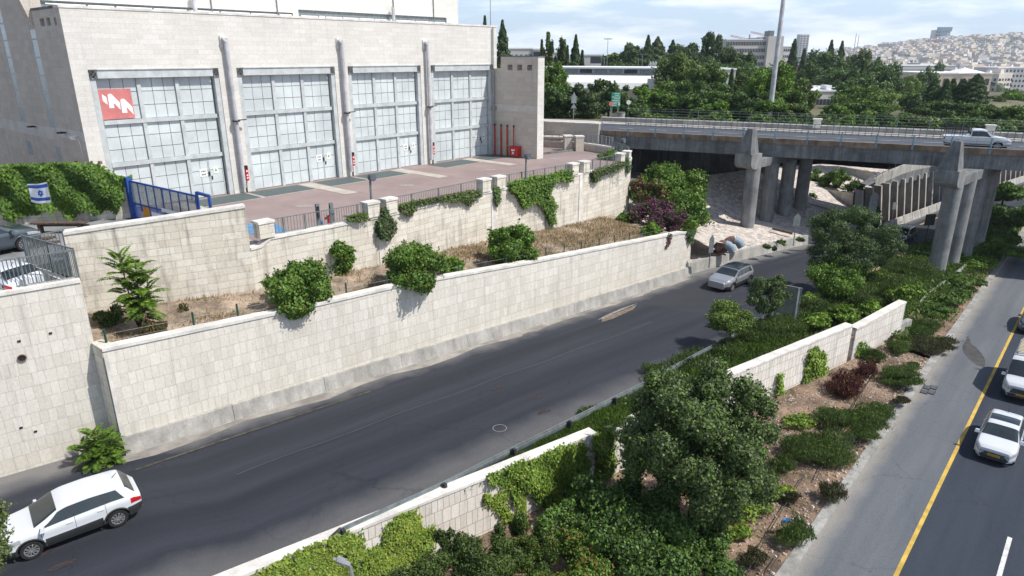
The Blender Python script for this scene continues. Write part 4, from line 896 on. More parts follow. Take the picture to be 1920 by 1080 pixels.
strips = []
for d0 in (5.02, 11.3, 17.8):
    z = 15.55 if d0 > 4 else 15
    while z < 21.7 + (7 if d0 > 6 else 0):
        strips.append((d0, d0 + 1.1, z, z + 1.02)); z += 1.10
low = [(5.02, 6.0, 13.25, 14.3), (11.3, 12.3, 13.2, 14.2)]
sq = [(2.95, 3.75, 21.72, 22.16), (1.85, 2.5, 21.72, 22.16), (.68, 1.18, 21.72, 22.16)]
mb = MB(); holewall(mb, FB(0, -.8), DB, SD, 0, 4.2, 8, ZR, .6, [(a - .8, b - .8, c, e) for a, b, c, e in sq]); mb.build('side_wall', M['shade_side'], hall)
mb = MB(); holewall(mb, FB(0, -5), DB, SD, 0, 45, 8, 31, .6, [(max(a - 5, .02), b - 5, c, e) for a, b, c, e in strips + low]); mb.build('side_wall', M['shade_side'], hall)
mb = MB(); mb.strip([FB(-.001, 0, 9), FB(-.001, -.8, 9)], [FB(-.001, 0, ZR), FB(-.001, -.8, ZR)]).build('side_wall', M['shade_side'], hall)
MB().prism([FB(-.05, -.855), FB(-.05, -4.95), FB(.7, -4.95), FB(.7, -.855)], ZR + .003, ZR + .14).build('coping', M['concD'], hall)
for i, (a, b, c, e) in enumerate(strips + low):
    f = MB().prism([FB(.015, -a - .0), FB(.015, -b), FB(.10, -b), FB(.10, -a)], c, e).build('window', M['glasst'], hall)
for a, b, c, e in sq: MB().prism([FB(.5, -a), FB(.5, -b), FB(.58, -b), FB(.58, -a)], c - .02, e).build('vent_back', M['citya'], hall)
mb = MB(); mb.prism([FB(-.012, -.05), FB(-.012, -4.9), FB(0.0, -4.9), FB(0.0, -.05)], 15.0, 15.6); mb.prism([FB(-.012, -5.45), FB(-.012, -40), FB(0, -40), FB(0, -5.45)], 14.7, 15.5); mb.build('pale_band', M['bandc'], hall)
MB().hexa([FB(0, -6.0, 21.6), FB(-.03, -5.02, 21.6), FB(0, -5.02, 21.6)], [FB(0, -8.5, 30.9), FB(-2.6, -5.02, 30.9), FB(0, -5.02, 30.9)]).build('side_fin', M['shade_side'], hall)
# roof and upper block
MB().prism([FB(.6, -.8), FB(37.5, -.8), FB(37.5, -30), FB(.6, -30)], 22.3, 22.42).build('roof', M['roofw'], hall)
bands = [(.6, 18.45, 22.4, 23.32), (18.95, 35.7, 22.4, 23.60)]
mb = MB(); holewall(mb, FB(0, -5), UU, NF, .6, 37.3, 22.41, 25.2, .6, bands); holewall(mb, FB(0, -5), UU, NF, 26.0, 37.3, 25.2, 25.75, .6)
mb.prism([FB(.62, -5.001), FB(33, -5.001), FB(33, -5.6), FB(.62, -5.6)], 25.2, 31.0); holewall(mb, FB(37.3, -5.6), DB, UU, 0, 30, 22.4, 25.75, .6); mb.build('upper_wall', M['facade'], hall)
MB().prism([FB(.6, -5.6), FB(36.7, -5.6), FB(36.7, -40), FB(.6, -40)], 25.3, 25.5).build('roof', M['roofw'], hall)
for a, b, c, e in bands:
    g = MB().prism([FB(a, -5.16), FB(b, -5.16), FB(b, -5.24), FB(a, -5.24)], c, e).build('clerestory', M['galvD'], hall)
    mb = MB(); x = a + .3
    while x < b - .6:
        ww = random.choice([.55, 1.6, 2.3, 2.3]); ww = min(ww, b - x - .1)
        if ww > 1.2:
            for z in (c + .16, c + .34, c + .52, c + .70): mb.prism([FB(x, -5.11), FB(x + ww, -5.11), FB(x + ww, -5.158), FB(x, -5.158)], z, z + .07)
        else: mb.prism([FB(x, -5.09), FB(x + ww, -5.09), FB(x + ww, -5.158), FB(x, -5.158)], c + .08, min(e - .1, c + .8))
        x += ww + .14
    mb.build('louvre', M['signw'], g)
for s in (11.6, 17.0, 28.9, 33.9): MB().prism([FB(s, -4.9), FB(s + .06, -4.9), FB(s + .06, -4.97), FB(s, -4.97)], 22.42, 25.7).build('lightning_strip', M['galvD'], hall)
for s in (10.2, 28.6): MB().tube([FB(s, -4.6, 22.4), FB(s, -4.6, 24.2)], .16, 10).build('roof_vent', M['pipe'], hall)
# doors
def bx(mb, s0, s1, z0, z1, d0, d1, m=0): return mb.prism([FB(s0, d1), FB(s1, d1), FB(s1, d0), FB(s0, d0)], z0, z1, m)
for k, (a, b) in enumerate(DO):
    dr = MB(); bx(dr, a, b, 10.3, ZT - .02, -.62, -.50); dr = dr.build('hangar_door', M['pgap'], hall)
    zl = ZT - .52
    fr = MB(); bx(fr, a + .45, b - .45, zl, ZT - .03, -.5, .06); bx(fr, a + .45, b - .45, ZT - .031, ZT + .03, -.5, .12)
    bx(fr, a + .02, a + .34, 10.4, zl, -.5, -.04); bx(fr, b - .34, b - .02, 10.4, zl, -.5, -.04)
    for x in (a + .02, b - .43):     # cross-braced corner boxes
        x1 = x + .41; y0_, y1_ = zl, ZT - .03
        for (p, q) in [((x, y0_), (x1, y1_)), ((x, y1_), (x1, y0_)), ((x, y0_ + .03), (x1, y0_ + .03)), ((x, y1_ - .03), (x1, y1_ - .03)), ((x + .03, y0_), (x + .03, y1_)), ((x1 - .03, y0_), (x1 - .03, y1_))]:
            fr.beam(FB(p[0], .04, p[1]), FB(q[0], .04, q[1]), .05, .05, 1)
    i0, i1 = a + .42, b - .42; cw = (i1 - i0) / 3
    rails = [(15.92, 16.18), (13.28, 13.54)]
    for (r0, r1) in rails: bx(fr, i0, i1, r0, r1, -.5, -.20)
    for j in (1, 2): bx(fr, i0 + cw * j - .12, i0 + cw * j + .12, 10.5, zl, -.5, -.24)
    fr.build('frame', [M['frame'], M['concD']], dr)
    secs = [(16.18, zl), (13.54, 15.92), (10.52, 13.28)]; pn = MB()
    for c in range(3):
        s0 = i0 + cw * c + (.12 if c else .02); s1 = i0 + cw * (c + 1) - (.12 if c < 2 else .02)
        for si, (z0, z1) in enumerate(secs):
            cols = 3; xs = [s0 + (s1 - s0) * t / 3 for t in range(4)]
            if si == 2 and c == 2: xs = [s0, s0 + (s1 - s0) * .28, s0 + (s1 - s0) * .56, s1]
            for cc in range(3):
                for rr_ in range(3):
                    g = .035
                    bx(pn, xs[cc] + g / 2, xs[cc + 1] - g / 2, z0 + (z1 - z0) * rr_ / 3 + g / 2, z0 + (z1 - z0) * (rr_ + 1) / 3 - g / 2, -.5, -.36 + random.uniform(-.006, .006))
    pn.build('panel', M['panel'], dr)
    # wicket door with handle, notice, hazard sticker
    s0 = i0 + cw * 2 + .12; s1 = i1 - .02; xw = s0 + (s1 - s0) * .56
    wd = MB(); bx(wd, xw - .09, xw - .02, 10.52, 13.1, -.358, -.33); bx(wd, s1 - .07, s1, 10.52, 13.1, -.358, -.33); wk = wd.build('wicket_door', M['frame'], dr)
    hd = MB(); bx(hd, xw - .11, xw + .0, 11.98, 12.28, -.33, -.27); bx(hd, xw + .08, xw + .16, 11.7, 11.95, -.355, -.30); hd.build('handle', M['darkp'], dr)
    nb = MB(); bx(nb, xw - .72, xw - .20, 11.95, 12.5, -.352, -.335, 0)
    for r_ in range(2):
        for t in range(3): bx(nb, xw - .60 + t * .11, xw - .53 + t * .11, 12.06 + r_ * .22, 12.16 + r_ * .22, -.335, -.331, 1)
    nb.build('notice', [M['signw'], M['darkp']], dr)
    hz = MB(); bx(hz, xw + .28, xw + .62, 12.1, 12.55, -.352, -.338, 0)
    cz_ = 12.33; hz.face([FB(xw + .35, -.334, cz_ - .10), FB(xw + .55, -.334, cz_ - .10), FB(xw + .45, -.334, cz_ + .13)], 1); hz.build('hazard_sticker', [M['signw'], M['lf_y']], dr)
# red banner with white emblem on the first door
bc = [(185, 168), (244, 166), (256, 221), (194, 225)]; BN = E('red_banner', (*L(225, 195, FB(0, -.2), FB(9, -.2))[:2], 16.2), 0, 'square faded red banner with white zigzag emblem hung on the first tall door', 'banner')
def onp(px, py, d): return L(px, py, FB(0, d), FB(9, d))
pB = [onp(x, y, -.16) for x, y in bc]; smin = .0
def sof(p): return (p[0] - O[0]) * UU[0] + (p[1] - O[1]) * UU[1]
ss0 = (sof(pB[0]) + sof(pB[3])) / 2; ss1 = (sof(pB[1]) + sof(pB[2])) / 2; zz0 = (pB[2][2] + pB[3][2]) / 2; zz1 = (pB[0][2] + pB[1][2]) / 2
bb = MB(); bx(bb, ss0, ss1, zz0, zz1, -.30, -.26); bb.build('banner_panel', M['redsign'], BN)
em = MB()
Z8 = lambda x, y: (180 + x * 80 / 1234, 160 + y * 70 / 1080)
shapes = [[(170, 255), (300, 340), (345, 565), (215, 470), (185, 400)],
          [(335, 290), (350, 260), (385, 245), (430, 245), (460, 265), (690, 500), (715, 710), (540, 530), (505, 530), (540, 655), (395, 660)],
          [(705, 440), (720, 400), (750, 388), (800, 388), (830, 405), (1050, 620), (1095, 845), (915, 655), (880, 640), (915, 790), (765, 800)]]
for shp in shapes:
    P = [onp(*Z8(x, y), -.25) for x, y in shp]
    P = [FB(sof(p), -.252, p[2]) for p in P]
    # fan in two pieces to keep concave outlines right
    em.face(P)
eo = em.build('emblem', M['signw'], BN)
# big downpipes between doors
for s in (9.72, 19.18, 28.2):
    pi = MB(); pi.tube([FB(s - .18, .05, 21.1), FB(s - .18, .30, 21.1), FB(s - .1, .34, 20.9)], .14, 10)
    pi.tube([FB(s - .05, .30, 21.15), FB(s - .05, .30, 10.9)], .145, 16); bx(pi, s - .35, s + .12, 20.55, 21.3, 0.002, .12, 1)
    po = pi.build('downpipe', [M['pipe'], M['cap']], hall, smooth=True)
    cl = MB(); cl.tube([FB(s - .05, .34, 15.6), FB(s - .05, .34, 15.7)], .26, 12); cl.beam(FB(s + .1, .34, 15.7), FB(s + .65, .5, 15.72), .12, .06); cl.tube([FB(s + .1, .3, 10.5), FB(s + .1, .3, 11.3)], .07, 8); cl.build('clamp', M['darkp'], po)
    fx = MB(); bx(fx, s + .22, s + .42, 11.35, 12.2, .05, .24, 0); bx(fx, s + .22, s + .42, 12.202, 12.45, .05, .25, 1)
    for r_ in (11.5, 11.7, 12.0): bx(fx, s + .26, s + .38, r_, r_ + .1, .241, .244, 1 if r_ < 11.5 else 2)
    tag(fx.build('hose_cabinet', [M['red'], M['black'], M['signw']]), ['red hose box by the downpipe between the first and second tall doors', 'red hose box by the downpipe between the second and third tall doors', 'red hose box by the downpipe between the third and fourth tall doors'][[9.72, 19.18, 28.2].index(s)], 'hose box', 'red hose boxes at the downpipes')
# wall lamps, camera on the shaded side
for (dd_, ) in [(3.2,), (9.25,)]:
    m_ = MB(); m_.beam(FB(0, -dd_, 15.35), FB(-.28, -dd_, 15.42), .1, .08); m_.beam(FB(-.30, -dd_ + .32, 15.40), FB(-.34, -dd_ - .32, 15.36), .22, .12)
    tag(m_.build('wall_lamp', M['darkp']), 'small dark wall lamp on the shaded side, %s' % ('nearer the hall corner' if dd_ < 5 else 'farther from the hall corner'), 'lamp', 'wall lamps on the shaded side')
m_ = MB(); m_.beam(FB(0, -1.2, 15.3), FB(-.35, -1.2, 15.3), .06, .06); m_.beam(FB(-.3, -1.45, 15.22), FB(-.3, -1.0, 15.16), .16, .14); m_.tube([FB(-.05, -1.0, 15.2), FB(-.08, -.8, 14.9), FB(-.06, -.75, 14.5), FB(-.05, -.85, 14.2)], .02, 5)
tag(m_.build('security_camera', M['signw']), 'small white security camera at the hall corner', 'camera')
for (a, z) in [(2.2, 13.6), (1.3, 13.35)]:
    m_ = MB(); m_.beam(FB(0, -a, z), FB(-.14, -a, z), .14, .14); tag(m_.build('alarm_light', M['red']), 'small red alarm light on the shaded hall side, ' + ('upper one' if z > 13.5 else 'lower one'), 'alarm light', 'red alarm lights')
q = L(182, 305, FB(0, .1), FB(5, .1)); m_ = MB(); m_.beam(FB(.55, 0, q[2]), FB(.55, .3, q[2]), .14, .16); tag(m_.build('wall_spotlight', M['terr']), 'small reddish spotlight low beside the first tall door', 'spotlight')
# tower-like end wall
tb_ = E('end_wall', FB(37.6, 3, 10.5), 0, 'tall stone end wall with three square openings near its top, right of the doors', 'wall')
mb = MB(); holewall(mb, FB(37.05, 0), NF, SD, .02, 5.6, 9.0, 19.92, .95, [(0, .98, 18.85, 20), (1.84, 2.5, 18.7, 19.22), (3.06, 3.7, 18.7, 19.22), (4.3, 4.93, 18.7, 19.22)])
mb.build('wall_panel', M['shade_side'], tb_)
MB().prism([FB(37.045, 5.602), FB(38.005, 5.602), FB(38.005, 5.64), FB(37.045, 5.64)], 9.2, 19.92).build('end_face', M['facade'], tb_)
MB().prism([FB(37.0, 1.0), FB(38.05, 1.0), FB(38.05, 5.7), FB(37.0, 5.7)], 19.922, 20.0).build('coping', M['concD'], tb_)
MB().prism([FB(37.043, .03), FB(37.05, .03), FB(37.05, 5.6), FB(37.043, 5.6)], 14.9, 15.45).build('pale_band', M['bandc'], tb_)
MB().tube([FB(36.85, .15, 10.5), FB(36.85, .15, 22.6)], .07, 8).build('lightning_conductor', M['galv'], tb_)
for i, (a, z) in enumerate([(.22, 13.3), (1.08, 13.3), (1.9, 13.3), (2.75, 13.3)]):
    m_ = MB(); zz = 10.55 if a < 2.5 else 11.3
    m_.tube([FB(36.9, a, zz), FB(36.9, a, z), FB(36.75, a + .16, z + .16)], .075 if a < 2.5 else .045, 8, 0 if i != 2 else 0); m_.beam(FB(36.78, a + .12, z + .12), FB(36.7, a + .22, z + .22), .16, .16, 1)
    if i == 2: m_.tube([FB(36.78, a, 10.5), FB(36.78, a, 11.4), FB(36.78, a + .14, 11.6)], .06, 7, 2)
    m_.box(FB(36.9, a, zz - .05), (.22, .22, .06), 0, 0)
    tag(m_.build('fire_riser', [M['red'], M['darkp'], M['yellow']]), ['red riser pipe nearest the tall doors', 'second red riser pipe from the doors', 'red riser pipe with a yellow valve', 'thin red riser pipe above the red cabinet'][i], 'pipe', 'red riser pipes on the end wall')
fc = E('fire_cabinet', FB(36.6, 3.1, 10.6), 0, 'red fire cabinet with white symbols at the foot of the end wall', 'cabinet')
MB().prism([FB(36.45, 2.62), FB(37.0, 2.62), FB(37.0, 3.66), FB(36.45, 3.66)], 10.62, 11.5).prism([FB(36.4, 2.57), FB(37.03, 2.57), FB(37.03, 3.71), FB(36.4, 3.71)], 11.502, 11.58).build('case', M['red'], fc)
m_ = MB()
for (a, b, c, e) in [(2.85, 3.1, 11.1, 11.3), (3.14, 3.3, 11.15, 11.3), (2.95, 3.2, 10.85, 11.02), (2.9, 3.0, 10.75, 10.82)]: m_.prism([FB(36.44, a), FB(36.449, a), FB(36.449, b), FB(36.44, b)], c, e)
m_.build('symbol', M['signw'], fc)
m_ = MB(); m_.beam(FB(37.0, .25, 15.1), FB(36.6, .25, 15.1), .3, .25); tag(m_.build('wall_lamp', M['conc']), 'small grey lamp on the end wall beside the fourth tall door', 'lamp')
m_ = MB(); m_.beam(FB(35.9, .1, 22.5), FB(37.6, -.6, 23.0), .05, .05); 
# forecourt gratings and pale slabs
for (s0, s1) in [(5.2, 9.6), (9.95, 14.0), (15.5, 19.0), (19.4, 23.2), (27.6, 32.1), (24.0, 24.0)]:
    if s1 - s0 < .5: continue
    tag(MB().face([FB(s0, .25, Z_PL + .008), FB(s1, .25, Z_PL + .008), FB(s1, 2.8, Z_PL + .008), FB(s0, 2.8, Z_PL + .008)]).build('drain_grating', M['mesh']), kind='structure')
    m_ = MB(); m_.face([FB(s0 - .1, 2.8, Z_PL + .010), FB(s1 + .1, 2.8, Z_PL + .010), FB(s1 + .1, 2.95, Z_PL + .010), FB(s0 - .1, 2.95, Z_PL + .010)]); m_.face([FB(s1 + .02, .25, Z_PL + .012), FB(s1 + .2, .25, Z_PL + .012), FB(s1 + .2, 2.95, Z_PL + .012), FB(s1 + .02, 2.95, Z_PL + .012)]); tag(m_.build('paving_edge', M['plazaL']), kind='structure')
tag(MB().face([FB(32.6, .25, Z_PL + .008), FB(37.0, .25, Z_PL + .008), FB(37.0, 2.6, Z_PL + .008), FB(32.6, 2.4, Z_PL + .008)]).build('drain_grating', M['mesh']), kind='structure')
for s in (4.2, 14.1, 23.4, 32.2):
    m_ = MB(); m_.face([FB(s, .2, Z_PL + .009), FB(s + 1.25, .2, Z_PL + .009), FB(s + 1.25, 6.3, Z_PL + .009), FB(s, 6.3, Z_PL + .009)])
    m_.face([FB(s + .02, .2, Z_PL + .013), FB(s + .05, .2, Z_PL + .013), FB(s + .05, 6.6, Z_PL + .013), FB(s + .02, 6.6, Z_PL + .013)], 1); m_.face([FB(s + 1.2, .2, Z_PL + .013), FB(s + 1.23, .2, Z_PL + .013), FB(s + 1.23, 6.8, Z_PL + .013), FB(s + 1.2, 6.8, Z_PL + .013)], 1)
    tag(m_.build('paving_strip', [M['plazaL'], M['darkp']]), kind='structure')
for (px, py) in [(572, 386), (765, 347), (920, 318), (1040, 297)]:
    c = G(px, py, Z_PL + .01); tag(MB().face([(c[0] + .65 * math.cos(t * .7) * random.uniform(.7, 1.2), c[1] + .4 * math.sin(t * .7) * random.uniform(.7, 1.1), c[2]) for t in range(9)]).build('paint_patch', mat('chalky_patch', (.36, .32, .30), .9, var=.2, sc=6)), kind='structure')
tag(MB().face([G(x, y, Z_PL + .01) for x, y in [(458, 425), (482, 410), (520, 420), (540, 432), (512, 445), (470, 440)]]).build('paint_patch', mat('blue_marking', (.12, .26, .45), .85, var=.15, sc=3)), kind='structure')
# ================================================================ MEDIAN WALL, FENCES, STREET FURNITURE
def MWs(a, b, zt, zb, label, m='wallM'):
    n = max(2, int(math.dist(a, b) / 1.5)); P = [lerp(a, b, k / n) for k in range(n + 1)]
    # thickness towards the ramp
    o = polywall(MB(), [(*p, zt[0] + (zt[1] - zt[0]) * k / n) for k, p in enumerate(P)], [(*p, zb) for p in P], .45, cap=.12, lip=.04).build('median_wall', [M[m], M['cap']])
    return tag(o, label, 'wall', 'median wall sections')
def mwp(px): return L(px, 500, (0, 0), (0, 1))
def onMW(px, py):
    for i in range(len(MWp) - 1):
        a, b = MWp[i], MWp[i + 1]; q = L(px, py, a, b); (d, l) = unit(a, b); s = (q[0] - a[0]) * d[0] + (q[1] - a[1]) * d[1]
        if -.01 <= s <= l + .01: return q, a, b
    return q, a, b
mA = MWp[2]; q1 = onMW(1118, 808)[0][:2]; q2 = onMW(1150, 790)[0][:2]; q3 = onMW(1370, 695)[0][:2]; q4 = onMW(1600, 605)[0][:2]; q5 = onMW(1635, 590)[0][:2]; q6 = onMW(1700, 562)[0][:2]
MWs((-20, 9.3), mA, (4.4, 4.4), 1.2, 'pale median wall at the bottom edge of the picture')
MWs(mA, q1, (4.4, 4.42), 1.2, 'pale median wall section nearest the camera with climbing plants')
MWs(lerp(q1, q2, .2), MWp[4], (4.05, 4.35), 1.2, 'pale median wall section behind the big roadside tree')
MWs(MWp[4], q4, (4.32, 4.30), 1.2, 'long pale median wall section beside the maroon shrub')
MWs(lerp(q4, q5, .25), q6, (3.9, 4.32), 1.2, 'farthest pale median wall section, ending in a square end')
mb = MB(); mb.prism([q6, (q6[0] + 1.3, q6[1] + 1.0), (q6[0] + 1.1, q6[1] + 1.3), (q6[0] - .3, q6[1] + .3)], 1.6, 2.6)
e_ = [(1722, 577), (1738, 555), (1772, 528), (1800, 508), (1822, 488)]
P_ = [G(x, y, 2.28) for x, y in e_]; mb.strip([(p[0], p[1], 1.8) for p in P_], P_).strip(P_, [(p[0] - .16, p[1] + .12, p[2]) for p in P_]).build('median_wall', [M['conc']])
tag(bpy.context.scene.objects['median_wall.005'], 'low broken stone kerb running from the median wall toward the pier', 'wall', 'median wall sections')
# crash barrier on the ramp's edge
rp_ = [G(x, y, lambda yy: zR(yy) + .62) for x, y in [(640, 992), (830, 906), (960, 841), (1065, 789), (1150, 746), (1215, 714), (1290, 672), (1355, 638), (1440, 590)]]
gr = E('crash_barrier', (rp_[2][0], rp_[2][1], rp_[2][2] - .6), 0, 'grey steel crash barrier along the ramp edge beside the grass bed', 'crash barrier')
mb = MB()
for i in range(len(rp_) - 1):
    a, b = Vector(rp_[i]), Vector(rp_[i + 1]); mb.beam(a + Vector((nA[0] * -.04, nA[1] * -.04, -.03)), b + Vector((nA[0] * -.04, nA[1] * -.04, -.03)), .05, .11); mb.beam(a + Vector((nA[0] * -.04, nA[1] * -.04, -.22)), b + Vector((nA[0] * -.04, nA[1] * -.04, -.22)), .05, .11); mb.beam(a + Vector((0, 0, -.125)), b + Vector((0, 0, -.125)), .035, .12)
mb.build('rail', M['galvD'], gr)
for i in range(len(rp_)):
    for t in ((0,) if i == len(rp_) - 1 else (0,)):
        p = rp_[i]; MB().box((p[0] + nA[0] * .14, p[1] + nA[1] * .14, p[2] - .8), (.12, .16, .86), math.atan2(dA[1], dA[0])).box((p[0] + nA[0] * .07, p[1] + nA[1] * .07, p[2] - .3), (.2, .16, .28), math.atan2(dA[1], dA[0])).build('post', M['darkp'], gr)
MB().tube([rp_[0], (rp_[0][0] - .45, rp_[0][1] - .4, rp_[0][2] - .25)], .09, 7).build('end_piece', M['darkp'], gr)
def railing(name, label, pts, h, step, m, cat='railing', r=.022, posts=2.2, zb=.06, panels=True):
    e = E(name, pts[len(pts) // 2], 0, label, cat); mb = MB(); pz = []
    for i in range(len(pts) - 1):
        a, b = Vector(pts[i]), Vector(pts[i + 1]); l = (b - a).length; n = max(1, int(l / step))
        mb.beam(a + Vector((0, 0, h)), b + Vector((0, 0, h)), .05, .045); mb.beam(a + Vector((0, 0, zb)), b + Vector((0, 0, zb)), .04, .03)
        for k in range(n): p = a.lerp(b, (k + .5) / n); mb.beam(p + Vector((0, 0, zb)), p + Vector((0, 0, h)), r, r)
        k = max(1, round(l / posts))
        for j in range(k + (i == len(pts) - 2)): pz.append(a.lerp(b, j / k))
    mb.build('fence_panel', M[m], e)
    for p in pz: MB().box((p.x, p.y, p.z), (.06, .06, h + .04), 0).build('post', M[m], e)
    return e
off = lambda p, k: (p[0] - nB[0] * k, p[1] - nB[1] * k)
cB = off(B1, .25)
railing('metal_railing', 'grey picket railing on top of the tall wall at the car park edge', [(*off(B0, .25), 11.48), (*off(lerp(B0, B1, .6), .25), 11.48), (*cB, 11.48)], 1.15, .13, 'galvD', r=.025)
railing('metal_railing', 'grey railing running back from the car park corner toward the wooden bench', [(cB[0] - .1, cB[1] + .15, 11.3), (-21.25, 28.5, 11.3)], 1.35, .12, 'galvD', r=.022)
railing('metal_railing', 'short grey railing between the parking notch and the weathered stone wall', [(-21.3, 28.7, 11.2), (C0[0] - .1, C0[1] + .2, 11.2)], 1.3, .14, 'galvD')
MB().prism([B1, (-21.2, 28.7), (-21.4, 28.5), (-17.7, 25.85)], 7.5, 11.3).build('stone_wall', M['wallC']); tag(bpy.context.scene.objects['stone_wall.001'], 'short return wall below the railing at the parking corner', 'wall')
# forecourt railing behind the parapet
Dr = [(p[0] - .0, p[1] + .0, 10.925) for p in D3 if p[0] > -13.3]
def inset(P, k):
    out = []
    for i, p in enumerate(P):
        a = P[max(0, i - 1)]; b = P[min(len(P) - 1, i + 1)]; (d, _) = unit(a, b); out.append((p[0] - d[1] * k, p[1] + d[0] * k, p[2]))
    return out
Dr = inset(Dr, .25); h_ = len(Dr) // 3
railing('picket_fence', 'rusty grey picket fence on the parapet, left part by the hydrant', Dr[:h_ + 1], .85, .16, 'galvD', 'fence', posts=3)
railing('picket_fence', 'rusty grey picket fence on the parapet, middle part behind the green creeper', Dr[h_:2 * h_ + 1], .85, .17, 'galvD', 'fence', posts=3)
railing('picket_fence', 'rusty grey picket fence on the parapet, curved part at the far right', Dr[2 * h_:], .85, .17, 'galvD', 'fence', posts=3)
railing('picket_fence', 'light grey picket fence on the low parapet at the back of the forecourt', inset([(p[0], p[1], 11.26) for p in Bp], .2), .95, .17, 'galv', 'fence', posts=3)
# wire mesh fence on terrace edge
mf = E('mesh_fence', (*AW(18, -.3), 8.3), 0, 'low green wire mesh fence with short posts along the terrace edge', 'fence')
for px in [177, 369, 455, 560, 663, 740, 826, 873, 960, 1032, 1065, 1096, 1128, 1155, 1182, 1207]:
    q = L(px, 600, A0, A1); s = (q[0] - A0[0]) * dA[0] + (q[1] - A0[1]) * dA[1]; s = max(.3, s); p = AW(s, -.55); z = zt(s); MB().box((p[0], p[1], z), (.07, .07, 1.05 + (float(topA(s)) - z) * .3), 0).build('post', mat('post_green', (.02, .07, .05), .5) if px == 177 else bpy.data.materials['post_green'], mf)
mb = MB(); sx = [.3 + k * (lenA * .93 - .3) / 24 for k in range(25)]
for f in (.25, .55, .85): mb.tube([(*AW(s, -.55), zt(s) + f * 1.05 + .1) for s in sx], .008, 4)
mb.build('wire', M['galvD'], mf)
# blue sliding gate
g0 = Vector((-21.6, 38.0, 11.1)); g1 = Vector((-15.55, 34.4, 10.75)); gt = E('blue_gate', g0.lerp(g1, .5), 0, 'blue steel gate with notice boards across the entrance beside the ivy wall', 'gate')
mb = MB(); 
zt0 = Y(262, 339, g0.y)[2]; zt1 = Y(372, 367, g1.y + .6)[2]
ga = g0.lerp(g1, .02); gb = g0.lerp(g1, .84)
mb.beam(Vector((ga.x, ga.y, zt0)), Vector((gb.x, gb.y, zt1)), .08, .09)
for f, zz in ((.45, 0), (.08, 0)): mb.beam(Vector((ga.x, ga.y, ga.z + (zt0 - ga.z) * f)), Vector((gb.x, gb.y, gb.z + (zt1 - gb.z) * f)), .07, .08)
for k in range(9):
    p = ga.lerp(gb, k / 8); zz = zt0 + (zt1 - zt0) * k / 8; mb.beam(p, (p.x, p.y, zz), .055 + (.05 if k in (0, 4) else 0), .055)
mb.build('gate_frame', M['blue'], gt)
mb = MB()
for k in range(62):
    p = ga.lerp(gb, (k + .5) / 62); zz = zt0 + (zt1 - zt0) * (k + .5) / 62; mb.beam((p.x, p.y, p.z + (zz - p.z) * .09), (p.x, p.y, p.z + (zz - p.z) * .45), .03, .03)
mb.build('infill_bars', M['blue'], gt)
mb = MB()
for k in range(150):
    p = ga.lerp(gb, (k + .5) / 150); zz = zt0 + (zt1 - zt0) * (k + .5) / 150; mb.beam((p.x, p.y, p.z + (zz - p.z) * .45), (p.x, p.y, zz), .012, .012)
mb.build('upper_mesh', M['galvD'], gt)
mb = MB(); p = g0; mb.box((p.x, p.y, 10.9), (.3, .3, zt0 - 10.7), .9)
a = g0.lerp(g1, .86); b = g0.lerp(g1, 1.0); z3 = Y(390, 366, b.y)[2]
mb.beam(a, (a.x, a.y, z3 + .08), .12, .12).beam(b, (b.x, b.y, z3), .12, .12).beam((a.x, a.y, z3 + .04), (b.x, b.y, z3 - .04), .12, .14); mb.build('gate_post', M['blue'], gt)
nfv = Vector((-(g1 - g0).y, (g1 - g0).x, 0)).normalized() * -1
def board(t0, t1, f0, f1, m, nm):
    A_ = ga.lerp(gb, t0); B_ = ga.lerp(gb, t1); o_ = nfv * -.07 if nfv.dot(Vector((0, -1, 0))) < 0 else nfv * .07
    q = []
    for p, t in ((A_, t0), (B_, t1)):
        zz = zt0 + (zt1 - zt0) * t
        for f in (f0, f1): q.append(Vector((p.x, p.y, p.z + (zz - p.z) * f)) + o_)
    q2 = [v + o_ * .3 for v in q]; MB().hexa([q[0], q[2], q2[2], q2[0]], [q[1], q[3], q2[3], q2[1]]).build(nm, m, gt)
board(.17, .27, .02, .44, M['orange'], 'orange_board'); board(.30, .46, .05, .36, M['signw'], 'white_board'); board(.50, .68, .18, .42, mat('navy_board', (.04, .045, .16), .6), 'navy_board'); board(.26, .31, .0, .14, M['redsign'], 'red_board'); board(.10, .165, .1, .3, mat('pale_pink_board', (.5, .4, .42), .6), 'pink_board'); board(.47, .70, .43, .52, M['signw'], 'white_board')
mb = MB(); p = g0.lerp(g1, .84); mb.box((p.x + .05, p.y - .15, 11.6), (.14, .12, .3), 0); mb.build('gate_lock', M['signw'], gt)
# ivy-covered wall behind the car park
I0 = (-27.9, 36.3); I1 = (-21.8, 38.15); Im = (-60, 27)
polywall(MB(), [(*Im, 13.9), (*I0, 14.1), (*I1, 13.55)], [(*Im, 10.9), (*I0, 10.9), (*I1, 10.5)], .4).build('garden_wall', [M['wallC'], M['cap']]); tag(bpy.context.scene.objects['garden_wall'], 'sandy stone wall under the thick hanging ivy behind the car park', 'wall')
ivy('thick dark green ivy hanging over the wall behind the car park', [(-140, 330), (-60, 312), (10, 310), (60, 306), (140, 305), (185, 312), (218, 330), (232, 360), (222, 395), (200, 385), (185, 398), (165, 385), (140, 400), (132, 412), (118, 388), (80, 388), (66, 402), (55, 395), (45, 405), (32, 390), (28, 412), (10, 385), (-20, 400), (-140, 380)], (I0[0] - .0, I0[1]), I1, 26000, .17, 'lf_g', thick=.9, leaf2='lf_b', f2=.15, side=1)
ivy('thin strand of ivy on the wall top left of the blue gate', [(200, 335), (225, 330), (248, 334), (246, 345), (235, 350), (232, 342), (220, 345), (212, 352)], I0, I1, 700, .15, 'lf_b', thick=.3, side=1)
